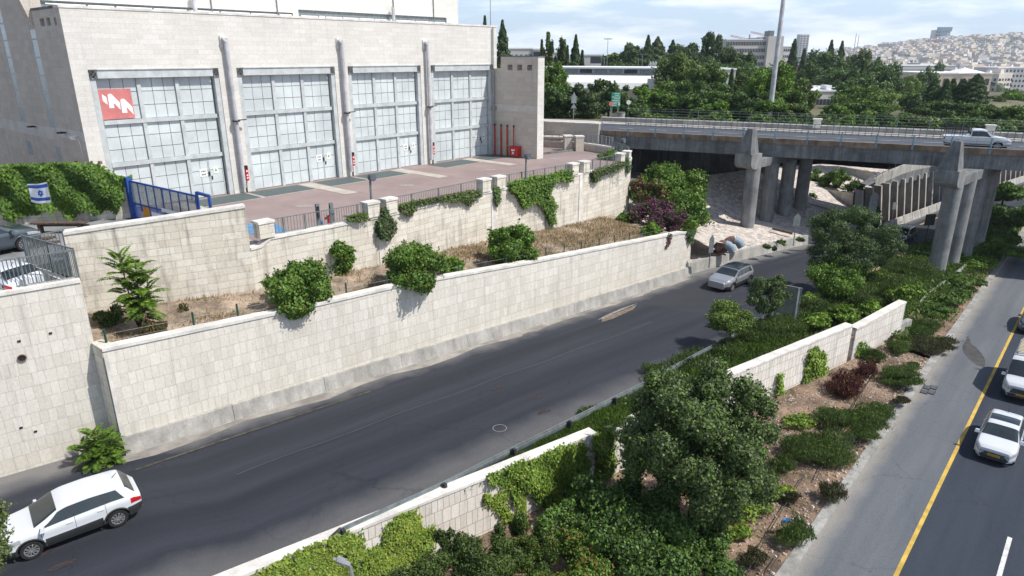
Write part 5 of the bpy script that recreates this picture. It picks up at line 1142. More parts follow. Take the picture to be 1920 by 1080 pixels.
# flag
fl = E('flag', Y(101, 402, 33.6), 0, 'white flag with two blue stripes and a blue star beside the ivy wall', 'flag')
p0 = Vector(Y(101, 402, 33.6)); p1 = Vector(Y(88, 340, 33.6)); MB().tube([p0 - Vector((0, 0, .5)), p0, p1], .014, 6).build('pole', M['lf_y'], fl)
fq = [Y(51, 345, 33.9), Y(88, 341, 33.6), Y(97, 380, 33.6), Y(57, 379, 33.9)]
def fp(u_, v_):
    a = lerp(fq[0], fq[1], u_); b = lerp(fq[3], fq[2], u_); p = lerp(a, b, v_); return (p[0], p[1] + .07 * math.sin(u_ * 7 + v_ * 2) * (1 - u_ * .6), p[2] - .04 * math.sin(u_ * 3.14))
mb = MB(); nu = 14
for i in range(nu):
    for j, (v0, v1, m_) in enumerate([(0, .07, 0), (.07, .24, 1), (.24, .72, 0), (.72, .88, 1), (.88, 1, 0)]):
        mb.face([fp(i / nu, v0), fp((i + 1) / nu, v0), fp((i + 1) / nu, v1), fp(i / nu, v1)], m_)
fb = bpy.data.materials.get('flag_blue') or mat('flag_blue', (.03, .10, .45), .7, var=.05)
mb.build('cloth', [M['signw'], fb], fl, weld=True)
mb = MB(); cu, cv, r1 = .60, .48, .155
for s_ in (0, 1):
    P = [(cu + r1 * .75 * math.sin(k * 2.0944 + s_ * math.pi), cv - r1 * math.cos(k * 2.0944 + s_ * math.pi)) for k in range(3)]
    for k in range(3):
        a, b = fp(*P[k]), fp(*P[(k + 1) % 3]); mb.beam((a[0], a[1] - .03, a[2]), (b[0], b[1] - .03, b[2]), .03, .045)
mb.build('star', fb, fl)
# things on the car park
c = G(118, 432, 11.2); bn = E('wooden_bench', c, 0, 'long weathered timber bench by the sandy wall', 'bench')
a = Vector(G(66, 437, 11.2)); b = Vector(G(168, 436, 11.2)); MB().beam(a + Vector((0, 0, .55)), b + Vector((0, 0, .55)), .5, .07).build('seat', M['wood'], bn)
for t in (.12, .85): p = a.lerp(b, t); MB().box((p.x, p.y, 11.2), (.12, .4, .5), .2).build('leg', M['wood'], bn)
MB().beam(a + Vector((.2, .1, .38)), b + Vector((0, .1, .38)), .06, .1).build('stretcher', M['wood'], bn)
c = G(19, 458, 11.2); tb2 = E('black_bin', c, 0, 'black plastic tub holding red and pink stuff', 'bin')
MB().tube([(c[0], c[1], 11.2), (c[0], c[1], 11.85)], [.3, .4], 14).build('tub', M['darkp'], tb2)
mb = MB()
for k in range(7): mb.tube([(c[0] + random.uniform(-.2, .2), c[1] + random.uniform(-.2, .2), 11.8), (c[0] + random.uniform(-.25, .25), c[1] + random.uniform(-.2, .2), 12.05)], .11, 6)
mb.build('contents', M['redsign'], tb2)
c = G(42, 460, 11.2); ft = E('folding_table', c, 0, 'small black folding table beside the black tub', 'table')
MB().box((c[0] - .3, c[1], 12.0), (1.25, .5, .06), .25).build('table_top', M['darkp'], ft)
for s_ in (-1, 1):
    MB().beam((c[0] - .3 + s_ * .45, c[1] - .2, 12.0), (c[0] - .3 - s_ * .35, c[1], 11.2), .04, .04).build('leg', M['galvD'], ft)
for i, (px, py, l) in enumerate([(60, 452, 1.5), (75, 460, 1.2), (55, 466, .9)]):
    c = G(px, py, 11.2); mb = MB()
    for k in range(3): mb.box((c[0] + k * .05, c[1] + k * .16, 11.21), (l, .11, .1), .3 + k * .05)
    tag(mb.build('timber_pile', M['wood']), ['loose boards lying by the sandy wall near the railing', 'short boards stacked behind the railing', 'small heap of offcuts nearest the parked cars'][i], 'timber', 'timber piles on the car park')
# lamps on the parapet
for (bx_, by_, tx_, ty_, yy, lab) in [(697, 384, 692, 336, 41.0, 'dark grey post lamp with a round head, behind the parapet\'s first pillars'), (986, 330, 984, 296, 50.5, 'dark grey post lamp with a round head, above the green creeper'), (1165, 289, 1164, 266, 66.5, 'thin dark post lamp at the far curved end of the parapet'), (1033 - 0, 330, 1033, 330, 0, '')]:
    if not yy: continue
    p0 = Vector(Y(bx_, by_, yy)); p1 = Vector(Y(tx_, ty_, yy)); p0.z = 10.5; p1.x = p0.x; p1.y = p0.y
    e = E('post_lamp', p0, 0, lab, 'lamp', 'post lamps on the parapet'); MB().tube([p0, p1], [.085, .065], 10).build('post', M['galvD'], e, smooth=True)
    mb = MB(); R0 = .21
    for i in range(6):
        for j in range(12):
            f = lambda i_, j_: (p1.x + .05 + R0 * math.sin(i_ * .5236) * math.cos(j_ * .5236), p1.y + R0 * math.sin(i_ * .5236) * math.sin(j_ * .5236), p1.z + .12 + R0 * math.cos(i_ * .5236) * 1.1)
            mb.face([f(i, j), f(i, j + 1), f(i + 1, j + 1), f(i + 1, j)])
    mb.tube([(p1.x + .12, p1.y, p1.z + .12), (p1.x + .24, p1.y - .1, p1.z + .12)], .24, 12); mb.build('lamp_head', mat('lamp_grey', (.10, .12, .14), .5) if 'lamp_grey' not in bpy.data.materials else bpy.data.materials['lamp_grey'], e, smooth=True)
# bollards and hydrant by the parapet
for i, (px, py, pt) in enumerate([(603, 421, 382), (629, 418, 380)]):
    q = nearD(px, py)[0]; p = (q[0] - .3, q[1] + .5, 10.5); h = Y(px, pt, p[1])[2] - 10.5
    e = E('gate_post', p, 0, ['grey post with a dark panel, left of the red hydrant', 'grey post with a dark panel, right of the red hydrant'][i], 'post', 'grey posts by the hydrant')
    MB().box(p, (.2, .14, h), .8).build('post', M['galvD'], e); MB().box((p[0] + (.06 if i == 0 else -.04), p[1] - .1, 10.5 + h * .5), (.14, .04, h * .42), .8).build('panel', M['black'], e)
q = nearD(621, 418)[0]; p = (q[0] - .3, q[1] + .6, 10.5); e = E('fire_hydrant', p, 0, 'red fire hydrant with a blue valve behind the picket fence', 'hydrant')
MB().tube([p, (p[0], p[1], 11.35)], .09, 10).tube([(p[0] - .2, p[1], 11.2), (p[0] + .2, p[1], 11.2)], .08, 8).tube([(p[0] - .28, p[1], 10.8), (p[0] + .05, p[1], 10.75)], .06, 8).build('body', M['red'], e)
MB().tube([(p[0] - .42, p[1], 10.6), (p[0] - .42, p[1], 11.05)], .08, 8).build('valve', M['bluep'], e)
MB().tube([(p[0] - .12, p[1], 11.35), (p[0] + .12, p[1], 11.35)], .04, 8).build('handwheel', M['galvD'], e)
# signs
def post(mb, p, z1, r=.035): mb.tube([p, (p[0], p[1], z1)], r, 7); return mb
gs = E('direction_sign', (*G(1153, 224, 12.0)[:2], 12.0), 0, 'green road direction sign with white lines of writing beyond the bridge', 'sign')
yy = 92.0; a = Y(1147, 173, yy); b = Y(1163, 200, yy)
MB().prism([(a[0], yy), (b[0], yy), (b[0], yy + .05), (a[0], yy + .05)], b[2], a[2]).build('sign_panel', M['signg'], gs)
mb = MB(); wv = b[0] - a[0]; hv = a[2] - b[2]
for i, (x0, x1) in enumerate([(.3, .9), (.35, .85), (.1, .92), (.3, .9), (.12, .9), (.25, .9), (.2, .65), (.12, .6)]):
    z = a[2] - hv * (.07 + .118 * i); x = x0
    while x < x1 - .05:
        w2 = random.uniform(.05, .12); mb.prism([(a[0] + wv * x, yy - .012), (a[0] + wv * min(x1, x + w2), yy - .012), (a[0] + wv * min(x1, x + w2), yy - .002), (a[0] + wv * x, yy - .002)], z - hv * .05, z); x += w2 + .03
mb.prism([(a[0] + wv * .78, yy - .012), (a[0] + wv * .93, yy - .012), (a[0] + wv * .93, yy - .002), (a[0] + wv * .78, yy - .002)], b[2] + hv * .08, b[2] + hv * .26); mb.build('lettering', M['signw'], gs)
for x in (a[0] + .12, b[0] - .3): post(MB(), (x, yy + .09, 11.9), a[2] - .1, .055).build('post', M['galv'], gs)
q = Y(1150, 190, 90); e = E('small_sign', (q[0] - .3, 90, 12), 0, 'small round red-rimmed sign on a post left of the green sign', 'sign'); post(MB(), (q[0] - .3, 90, 12), 14.2).build('post', M['galv'], e); MB().tube([(q[0] - .3, 89.93, 14.2), (q[0] - .3, 89.9, 14.2)], .28, 14).build('sign_panel', M['redsign'], e)
c = G(1164, 226, 12.1); e = E('litter_barrel', c, 0, 'dark grey litter barrel at the foot of the green sign', 'bin')
MB().tube([c, (c[0], c[1], 13.1)], [.45, .5], 14).build('body', M['conc'], e); MB().tube([(c[0], c[1], 13.1), (c[0], c[1], 13.16)], .53, 14).build('rim', M['galvD'], e)
c = G(1075, 226, 12.0); e = E('warning_sign', c, 0, 'back of a tall warning sign with two plates standing before the dark hedge', 'sign')
post(MB(), c, 15.6, .045).build('post', M['galv'], e)
mb = MB(); z0 = 14.2; mb.hexa([(c[0] - .33, c[1] - .05, z0), (c[0] + .33, c[1] - .05, z0), (c[0] + .33, c[1] - .02, z0), (c[0] - .33, c[1] - .02, z0)], [(c[0] - .33, c[1] - .05, z0 + .75), (c[0] + .33, c[1] - .05, z0 + .75), (c[0] + .33, c[1] - .02, z0 + .75), (c[0] - .33, c[1] - .02, z0 + .75)])
mb.face([(c[0] - .33, c[1] - .05, z0 + .76), (c[0] + .33, c[1] - .05, z0 + .76), (c[0], c[1] - .05, z0 + 1.4)]); mb.face([(c[0] - .4, c[1] - .05, z0 - .65), (c[0] + .4, c[1] - .05, z0 - .65), (c[0], c[1] - .05, z0 - .05)]); mb.build('sign_panel', M['galv'], e)
c = G(1177, 220, 12.0); e = E('small_sign', c, 0, 'small white keyhole sign on a post right of the green sign', 'sign'); post(MB(), c, 14.2).build('post', M['galv'], e); MB().tube([(c[0], c[1] - .05, 14.0), (c[0], c[1] - .09, 14.0)], .3, 12).build('sign_panel', M['signw'], e)
def arrow_sign(base, h, lab, w=.62, ph=1.3, m='galv', tip=True, yaw=0):
    e = E('road_sign', base, yaw, lab, 'sign'); MB().tube([(0, 0, 0), (0, 0, h - .2)], .045, 7).build('post', M[m], e, world=False)
    z = h - ph
    P = [(-w / 2, z), (w / 2, z), (w / 2, h - .35 if tip else h), (0, h) if tip else (-w / 2, h)] + ([(-w / 2, h - .35)] if tip else [])
    mb = MB(); f = [(x, -.06, zz) for x, zz in P]; g = [(x, -.03, zz) for x, zz in P]; mb.face(f); mb.face(g[::-1])
    for i in range(len(f)): j = (i + 1) % len(f); mb.face([f[i], f[j], g[j], g[i]])
    mb.build('sign_panel', M[m], e, world=False); return e
bz = lambda px, py, z: G(px, py, z)
c = bz(1329, 502, 3.85); arrow_sign(c, 2.75, 'back of an arrow-shaped sign standing in front of the two drain pipes', w=.5, ph=1.5, m='galvD', yaw=.5)
c = bz(1487, 461, 3.3); arrow_sign(c, 3.1, 'dim grey sign in the shade under the bridge', w=.7, ph=1.2, m='galvD', tip=True, yaw=.2)
c = bz(1628, 432, 3.0); arrow_sign(c, 4.0, 'back of a pale pointed sign at the start of the pillared wall', w=1.0, ph=2.3, m='galv', yaw=.3)
c = bz(1733, 462, 2.5); arrow_sign(c, 3.2, 'small square dark sign beside the nearer columns of the right pier', w=1.1, ph=1.1, m='darkp', tip=False, yaw=.2)
c = bz(1672, 412, 2.5); arrow_sign(c, 2.0, 'small pale sign at the foot of the pillared wall', w=.5, ph=.8, m='galv', tip=False, yaw=.2)
# large sign seen from behind
c = G(1487, 607, 3.6); bs = E('large_sign', c, 0, 'back of a large grey road sign on two posts beside the small dark tree', 'sign')
yb = c[1]; s1_ = Y(1456, 532, yb + .9); s2_ = Y(1504, 541, yb - .3); s3_ = Y(1497, 594, yb - .3); s4_ = Y(1452, 584, yb + .9)
s4_ = (s1_[0], s1_[1], s4_[2]); s3_ = (s2_[0], s2_[1], s3_[2]); k_ = (.03, .05, 0)
MB().hexa([s4_, s3_, (s3_[0] + .03, s3_[1] + .06, s3_[2]), (s4_[0] + .03, s4_[1] + .06, s4_[2])], [s1_, s2_, (s2_[0] + .03, s2_[1] + .06, s2_[2]), (s1_[0] + .03, s1_[1] + .06, s1_[2])]).build('sign_panel', M['galv'], bs)
mb = MB(); mb.beam(Vector(s1_), Vector(s2_), .08, .06).beam(Vector(lerp(s1_, s4_, .5)) - Vector((0, .05, 0)), Vector(lerp(s2_, s3_, .5)) - Vector((0, .05, 0)), .05, .05); mb.build('sign_rib', M['galv'], bs)
for t in (.06, .86):
    p = lerp(s1_, s2_, t); MB().beam((p[0], p[1] - .1, zR(45) + .1), (p[0], p[1] - .1, p[2]), .11, .11).build('post', M['galv'], bs)
# two big drain pipe elbows on the rubble
for i, (px, py) in enumerate([(1355, 478), (1372, 470)]):
    c = Vector(G(px, py, 3.95)); e = E('drain_elbow', c, 0, ['big brown drain pipe elbow curving out of the rubble, nearer the arrow sign', 'big brown drain pipe elbow curving out of the rubble, farther from the arrow sign'][i], 'drain pipe', 'drain pipe elbows on the rubble slope')
    P = []
    for k in range(9): t = k / 8 * math.pi * .82; P.append((c.x - .75 * math.cos(t) + .1, c.y + .35 * math.cos(t), c.z - .2 + 1.15 * math.sin(t)))
    MB().tube(P[:6], .38, 14).build('pipe', M['terr'], e, smooth=True); MB().tube(P[5:], .36, 14).build('outlet', mat('blue_grey_pipe', (.22, .28, .33), .6) if 'blue_grey_pipe' not in bpy.data.materials else bpy.data.materials['blue_grey_pipe'], e, smooth=True)
# rubble stones, counted as loose ground
mb = MB()
for k in range(1500):
    s = lenA + random.uniform(.3, 31); o_ = random.uniform(.7, 12.6); p = EB(s, o_, 0); z = float(np.interp(o_, [.3, 6.5, 10, 13], [zR(p[1]) + .8, 4.15, 5.9, 7.5])) - .02
    r_ = random.uniform(.10, .26); mb.box((p[0], p[1], z - r_ * .25), (r_ * 1.6, r_ * 1.2, r_ * .7), random.uniform(0, 3), 0, r_ * .3, r_ * .25)
tag(mb.build('rubble', M['rockw']), 'pale angular rubble covering the embankment', 'rubble', kind='stuff')
c = G(1470, 437, 3.7); m_ = MB(); m_.beam((c[0] - .9, c[1] + .7, 4.0), (c[0] + .6, c[1] - .5, 3.8), .25, .2); tag(m_.build('timber_beam', M['wood']), 'dark timber lying on the shaded embankment beside the first pier', 'timber')
# foreground street lamp head at the bottom edge
yl = 17.2; hl = Vector(Y(657, 1062, yl)); e = E('street_lamp', (hl.x, hl.y, 1.5), 0, 'grey street lamp head at the bottom edge in front of the ivy', 'street lamp')
MB().tube([(hl.x + .02, hl.y, 1.4), (hl.x + .02, hl.y, hl.z - .25), (hl.x, hl.y, hl.z)], [.09, .06, .045], 9).build('pole', M['galv'], e, smooth=True)
t_ = Vector(Y(625, 1048, yl + .1)); d_ = (t_ - hl); mb = MB(); n2 = Vector((-d_.y, d_.x, 0)).normalized() * .10; n2 = Vector((0, .13, 0))
mb.hexa([hl + n2 * .5, hl - n2 * .5, t_ - n2 * .3 - Vector((0, 0, .02)), t_ + n2 * .3 - Vector((0, 0, .02))], [hl + n2 * .7 + Vector((0, 0, .09)), hl - n2 * .7 + Vector((0, 0, .09)), t_ - n2 * .4 + Vector((0, 0, .02)), t_ + n2 * .4 + Vector((0, 0, .02))]); mb.hexa([hl.lerp(t_, .3) + n2, hl.lerp(t_, .3) - n2, hl.lerp(t_, .75) - n2, hl.lerp(t_, .75) + n2], [v + Vector((0, 0, .1)) for v in (hl.lerp(t_, .3) + n2, hl.lerp(t_, .3) - n2, hl.lerp(t_, .75) - n2, hl.lerp(t_, .75) + n2)]); mb.build('lamp_head', M['galv'], e)
# tall light mast and thin poles beyond the bridge
pm = Y(1452, 141, 96); e = E('light_mast', (pm[0], 96, 10.5), 0, 'very tall grey tapering light mast rising out of the top of the picture', 'mast')
MB().tube([(pm[0], 96, 10.5), (pm[0], 96, 24), (pm[0], 96, 45)], [.36, .29, .16], 14).build('pole', M['pipe'], e, smooth=True); MB().tube([(pm[0], 96, 44.6), (pm[0], 96, 45.2)], 1.2, 12).build('floodlight_ring', M['galvD'], e)
for i, (px, pt, yy, lab, kind_) in enumerate([(1140, 73, 160, 'thin tall floodlight pole with a crossbar among the trees', 'T'), (919, -30, 110, 'thin antenna mast above the right end of the hall roof', 'N'), (1133, 109, 150, 'street lamp with a single arm left of the floodlight pole', 'A'), (1205, 103, 150, 'street lamp with two arms left of the flagpoles', 'D'), (1197, 109, 148, 'single street lamp beside the two-armed lamp', 'A'), (1606, 62, 900, 'very thin radio mast on the far ridge, right one', 'N'), (1611, 65, 900, 'very thin radio mast on the far ridge, left one', 'N')]):
    p = Y(px, pt, yy); zb = 10.4 if yy < 300 else far_z(p[0], p[1]); r_ = .09 if yy < 300 else .5; e = E('lamp_pole' if kind_ != 'N' else 'antenna_mast', (p[0], yy, zb), 0, lab, 'pole')
    MB().tube([(p[0], yy, zb), (p[0], yy, p[2])], [r_, r_ * .6], 6).build('pole', M['galv'], e); mb = MB()
    if kind_ == 'T': mb.beam((p[0] - .9, yy, p[2]), (p[0] + .9, yy, p[2]), .15, .15)
    if kind_ == 'A': mb.beam((p[0], yy, p[2]), (p[0] - .9, yy, p[2] + .1), .12, .1)
    if kind_ == 'D': mb.beam((p[0] - 1.1, yy, p[2] + .1), (p[0] + 1.1, yy, p[2] + .1), .12, .1)
    if kind_ == 'N': mb.beam((p[0] - .1, yy, p[2] - 1), (p[0] + .1, yy, p[2] - 1), .1, .3)
    mb.build('lamp_head' if kind_ != 'N' else 'antenna', M['galvD'], e)
for i in range(3):
    p = Y(1219 + i * 5, 116, 150); e = E('flagpole', (p[0], 150, 10.4), 0, 'small blue and white flag hanging among the dark trees', 'flag', 'three small flags among the trees'); MB().tube([(p[0], 150, 10.4), (p[0], 150, p[2] + .3)], .05, 6).build('pole', M['galv'], e)
    MB().hexa([(p[0], 150, p[2] - .9), (p[0] - .45, 150.1, p[2] - 1.1), (p[0] - .45, 150.14, p[2] - 1.1), (p[0], 150.04, p[2] - .9)], [(p[0], 150, p[2] + .2), (p[0] + .4, 150, p[2] - .2), (p[0] + .4, 150.04, p[2] - .2), (p[0], 150.04, p[2] + .2)]).build('cloth', M['signw'], e)
# ================================================================ BUILDINGS BEYOND
def bld(name, label, px0, px1, pt, yy, zb, depth, m='cityw', rows=0, cols=0, roof='roofw', yaw=0, wm='window', cat='building', band=None, hh=None, wfrac=.6, hfrac=.5, zoff=0):
    a = Y(px0, pt, yy); b = Y(px1, pt, yy); w_ = b[0] - a[0]; zt_ = a[2]; h = zt_ - zb; cx, cy = (a[0] + b[0]) / 2, yy
    e = E(name, (cx, cy + depth / 2, zb), yaw, label, cat)
    MB().box((0, 0, 0), (w_, depth, h)).build('wall', M[m], e, world=False)
    MB().box((0, 0, h + .01), (w_ + .3, depth + .3, max(.3, h * .03))).build('roof', M[roof], e, world=False)
    for r_ in range(rows):
        mb = MB(); z0 = zoff + (h - zoff) * (r_ + .5 - hfrac / 2) / rows; z1 = zoff + (h - zoff) * (r_ + .5 + hfrac / 2) / rows
        for c_ in range(cols):
            x0 = -w_ / 2 + w_ * (c_ + .5 - wfrac / 2) / cols; x1 = -w_ / 2 + w_ * (c_ + .5 + wfrac / 2) / cols
            mb.box(((x0 + x1) / 2, -depth / 2 - .04, z0), (x1 - x0, .1, z1 - z0))
        mb.build('window_row', M[wm], e, world=False)
    return e
# depot with the long white barrel roof
e = E('white_roof_depot', Y(1150, 180, 128), 0, 'long low depot with a white barrel roof, blue end panel and a dark window strip', 'building')
dl = Y(985, 150, 132); dr_ = Y(1218, 152, 122); ux, _l = unit(dl, dr_); nx = (-ux[1], ux[0])
def DP(t, o_, z): return (dl[0] + ux[0] * _l * t + nx[0] * o_, dl[1] + ux[1] * _l * t + nx[1] * o_, z)
ze = Y(1180, 168, 122)[2]; zc = Y(1150, 141, 126)[2]; z2 = Y(1150, 129, 128)[2]
mb = MB(); pr = [(0, ze), (.6, ze + (zc - ze) * .45), (1.8, ze + (zc - ze) * .8), (3.6, zc)]
for (o0, z0), (o1, z1) in zip(pr[:-1], pr[1:]): mb.face([DP(0, o0, z0), DP(1.0, o0, z0), DP(1.0, o1, z1), DP(0, o1, z1)])
mb.face([DP(0, 3.6, z2 + .25), DP(1.02, 3.6, z2 + .25), DP(1.02, 14, z2 + .3), DP(0, 14, z2 + .3)]); mb.face([DP(0, 3.3, z2), DP(1.02, 3.3, z2), DP(1.02, 3.3, z2 + .25), DP(0, 3.3, z2 + .25)]); mb.face([DP(0, 3.3, z2 + .25), DP(1.02, 3.3, z2 + .25), DP(1.02, 3.6, z2 + .25), DP(0, 3.6, z2 + .25)])
mb.build('roof', M['roofw'], e, smooth=False)
MB().prism([DP(0, 3.7, 0), DP(1, 3.7, 0), DP(1, 3.8, 0), DP(0, 3.8, 0)], zc, z2).build('clerestory', M['galv'], e)
for k in range(8): MB().prism([DP(.04 + k * .12, 3.60, 0), DP(.04 + k * .12 + .1, 3.60, 0), DP(.04 + k * .12 + .1, 3.68, 0), DP(.04 + k * .12, 3.68, 0)], zc + (z2 - zc) * .25, z2 - (z2 - zc) * .12).build('window', M['galvD'] if k % 3 else M['window'], e)
MB().prism([DP(.0, .1, 0), DP(1, .1, 0), DP(1, .4, 0), DP(0, .4, 0)], 10.4, ze).build('wall', M['cream'], e)
mb = MB(); n_ = 8; cxx = DP(1.0, 5, 0)
arc = [(k / n_) for k in range(n_ + 1)]
for k in range(n_):       # barrel vault of the near wing, bulging toward the right
    t0, t1 = arc[k] * math.pi / 2, arc[k + 1] * math.pi / 2
    f = lambda t: (1.0 + .20 * math.sin(t), ze - 3 + (zc - ze + 2.6) * math.cos(t))
    (x0, z0), (x1, z1) = f(t0), f(t1)
    mb.face([DP(x0, -1.5, z0), DP(x1, -1.5, z1), DP(x1, 9, z1), DP(x0, 9, z0)])
    mb.face([DP(x0, -1.5, z0), DP(x1, -1.5, z1), DP(x1, -1.5, 10), DP(x0, -1.5, 10)])
mb.build('vault', M['roofw'], e, smooth=False)
MB().prism([DP(1.012, 3.2, 0), DP(1.10, 3.2, 0), DP(1.10, 3.4, 0), DP(1.012, 3.4, 0)], zc + .1, z2).build('blue_panel', M['bluep'], e)
of = bld('office_block', 'long grey white office block with rows of small windows and a blank stair tower', 1362, 1440, 75, 330, 12, 14, 'cityw', 5, 26, wfrac=.62, hfrac=.52)
a = Y(1440, 68, 328); b = Y(1469, 68, 328); MB().prism([(a[0], 327), (b[0], 327), (b[0], 343), (a[0], 343)], 12, a[2]).build('stair_tower', M['cityw'], of); a2 = Y(1441, 66, 329)
for (x0, x1, yt) in [(1406, 1412, 71), (1415, 1424, 71), (1434, 1440, 70)]: p = Y(x0, yt, 331); q = Y(x1, yt, 331); MB().prism([(p[0], 331), (q[0], 331), (q[0], 333), (p[0], 333)], Y(x0, 75.5, 331)[2] + .3, p[2]).build('roof_tank', M['galvD'], of)
MB().prism([(a[0] + 1, 329), (b[0] - 4, 329), (b[0] - 4, 336), (a[0] + 1, 336)], a[2] + .1, a[2] + 2.4).build('roof_hut', M['galvD'], of)
bld('office_block', 'low grey annex right of the blank stair tower', 1470, 1484, 88, 340, 10, 12, 'cityg', 5, 4, hfrac=.4)
bld('distant_tower', 'pale blue-grey slim tower standing alone on the skyline', 1501, 1518, 66, 1300, 0, 16, 'cityg', 14, 3, cat='tower')
tw2 = bld('hotel_tower', 'broad tower with a blue glass top on the far hill', 1755, 1783, 57, 2250, 40, 25, 'cityw', 6, 5, cat='tower')
a = Y(1759, 51, 2248); b = Y(1782, 51, 2248); MB().prism([(a[0], 2236), (b[0], 2236), (b[0], 2252), (a[0], 2252)], Y(1759, 59, 2248)[2], a[2]).build('glass_top', M['glassB'], tw2)
a = Y(1764, 60, 2236); b = Y(1776, 60, 2236); MB().prism([(a[0], 2235), (b[0], 2235), (b[0], 2237), (a[0], 2237)], 44, a[2]).build('glass_strip', M['glassB'], tw2)
bld('white_building', 'white modern building with a blue glass corner behind the tall pines', 955, 1000, 92, 210, 10, 14, 'cityw', 2, 5, wm='glassB')
bld('glass_building', 'dark blue glass office front behind the thin cypress', 1000, 1016, 93, 206, 10, 12, 'cityw', 3, 1, wm='window', wfrac=.95, hfrac=.7)
bld('white_building', 'white building glimpsed between the pale pines', 1018, 1066, 99, 200, 10, 12, 'cityw', 2, 4)
e = bld('grey_building', 'grey box building with a dark glass upper floor', 1088, 1128, 104, 190, 10, 14, 'cityg', 0, 0)
a = Y(1107, 106, 183); b = Y(1127, 119, 183); MB().prism([(a[0], 182.9), (b[0], 182.9), (b[0], 183), (a[0], 183)], b[2], a[2]).build('glass_front', M['window'], e)
bld('white_shed', 'low white shed behind the dark cypress', 1318, 1380, 131, 150, 10, 10, 'cityw', 1, 5, wm='glassB', wfrac=.3)
rb = bld('brick_building', 'low building with a red brick front and layered white roofs', 1521, 1552, 122, 290, 4, 14, 'roofred', 0, 0)
a = Y(1520, 116, 288); b = Y(1553, 112, 288); MB().hexa([(a[0], 286, a[2]), (b[0], 286, b[2] + .2), (b[0], 300, b[2] + .2), (a[0], 300, a[2])], [(a[0], 286, a[2] + .8), (b[0], 286, b[2] + 1.2), (b[0], 300, b[2] + 1.2), (a[0], 300, a[2] + .8)]).build('canopy', M['roofw'], rb)
bld('white_slab', 'tall thin cream wall edge right of the brick building', 1574, 1579, 108, 285, 4, 8, 'cream')
wf_ = bld('flat_building', 'white flat-roofed industrial building with rooftop machinery', 1512, 1572, 172, 150, 8.5, 16, 'cityw', 1, 9, wfrac=.8, hfrac=.3)
for (x0, x1, yt, dy) in [(1550, 1560, 160, 2), (1512, 1573, 165, 9), (1520, 1548, 168, 5), (1526, 1530, 161, 11), (1535, 1540, 161, 11)]:
    p = Y(x0, yt, 150 + dy); q = Y(x1, yt, 150 + dy); MB().prism([(p[0], 150 + dy), (q[0], 150 + dy), (q[0], 153 + dy), (p[0], 153 + dy)], Y(1512, 171, 150)[2] + .3, p[2]).build('roof_unit', M['roofw'], wf_)
cm = bld('cream_building', 'cream stone building with paired windows behind the row of dark cypresses', 1751, 1868, 139, 300, -6, 40, 'cream', 3, 8, wfrac=.5, hfrac=.42, yaw=-.12)
a = Y(1808, 137, 306); mb = MB(); w5 = 6.5
for k in range(4):
    c4 = [(a[0] - w5, 306 - w5), (a[0] + w5, 306 - w5), (a[0] + w5, 306 + w5), (a[0] - w5, 306 + w5)]; j = (k + 1) % 4; mb.face([(*c4[k], a[2]), (*c4[j], a[2]), (a[0], 306, Y(1808, 127, 306)[2])])
mb.build('roof_pyramid', M['roofw'], cm)
bld('long_building', 'long low grey building with dark window bands beyond the car lot', 1672, 1792, 124, 480, -6, 30, 'cityg', 3, 1, wfrac=.9, hfrac=.3)
bld('apartment_block', 'grey apartment block with many balconies at the right edge', 1872, 1935, 128, 470, -10, 25, 'cityg', 7, 9, wfrac=.5, hfrac=.45)
q0_ = Y(1854, 197, 210); q1_ = Y(1960, 215, 200); tag(MB().hexa([(q0_[0], q0_[1], -6), (q1_[0], q1_[1], -6), (q1_[0], q1_[1] + 1, -6), (q0_[0], q0_[1] + 1, -6)], [(q0_[0], q0_[1], q0_[2]), q1_, (q1_[0], q1_[1] + 1, q1_[2]), (q0_[0], q0_[1] + 1, q0_[2])]).build('boundary_wall', M['cream']), 'bright cream boundary wall right of the dark cypresses', 'wall')
# car lot between the trees
cl = Y(1655, 180, 230); zL = -1.0
pl_ = [G(x, y, 1.5) for x, y in [(1660, 160), (1745, 178), (1770, 205), (1690, 200)]]
tag(MB().face([(p[0], p[1], 1.5) for p in pl_]).build('car_lot', M['concL']), kind='structure')
mb = MB()
lots = []
for i in range(9):
    px = 1672 + i * 8.5; c = G(px, 170 + i * 1.6 + (i % 2) * 2.5, 1.5); lots.append(c)
pc = None
for i, c in enumerate(lots):
    e = E('parked_car', c, .3 + i * .1, 'tiny parked car on the pale lot beyond the trees', 'car', 'tiny parked cars on the distant lot')
    mb = MB(); mb.box((0, 0, .25), (4.2, 1.7, .65), 0, 0, .1, .1).box((-.2, 0, .9), (2.4, 1.5, .55), 0, 1, .4, .2); mb.build('body', [random.choice([M['signw'], M['galvD'], M['red'], M['bluep'], M['galv']]), M['glassD']], e, world=False)
    mb = MB()
    for sx_ in (-1.3, 1.3): mb.tube([(sx_, -.85, .3), (sx_, .85, .3)], .3, 8)
    mb.build('wheels', M['black'], e, world=False)
# cranes
for i, (x0, y0_, x1, y1_, yy) in enumerate([(1370, 66, 1405, 73, 850), (1408, 59, 1441, 66, 820)]):
    a = Vector(Y(x0, y0_, yy)); b = Vector(Y(x1, y1_, yy)); e = E('tower_crane', (b.x, yy, 0), 0, ['pinkish tower crane jib just above the office block, left one', 'pinkish tower crane jib above the office block, right one'][i], 'crane', 'tower cranes')
    mb = MB(); mb.beam(a, b, .5, .4).beam(a + Vector((0, 0, -1.2)), b + Vector((0, 0, -2)), .5, .4)
    for k in range(10): mb.beam(a.lerp(b, k / 10), a.lerp(b, (k + 1) / 10) + Vector((0, 0, -1.5)), .35, .3)
    mb.build('jib', M['redsign'], e); MB().beam((b.x, yy, 0), b + Vector((0, 0, 5)), 1.2, 1.2).build('tower', M['redsign'], e)
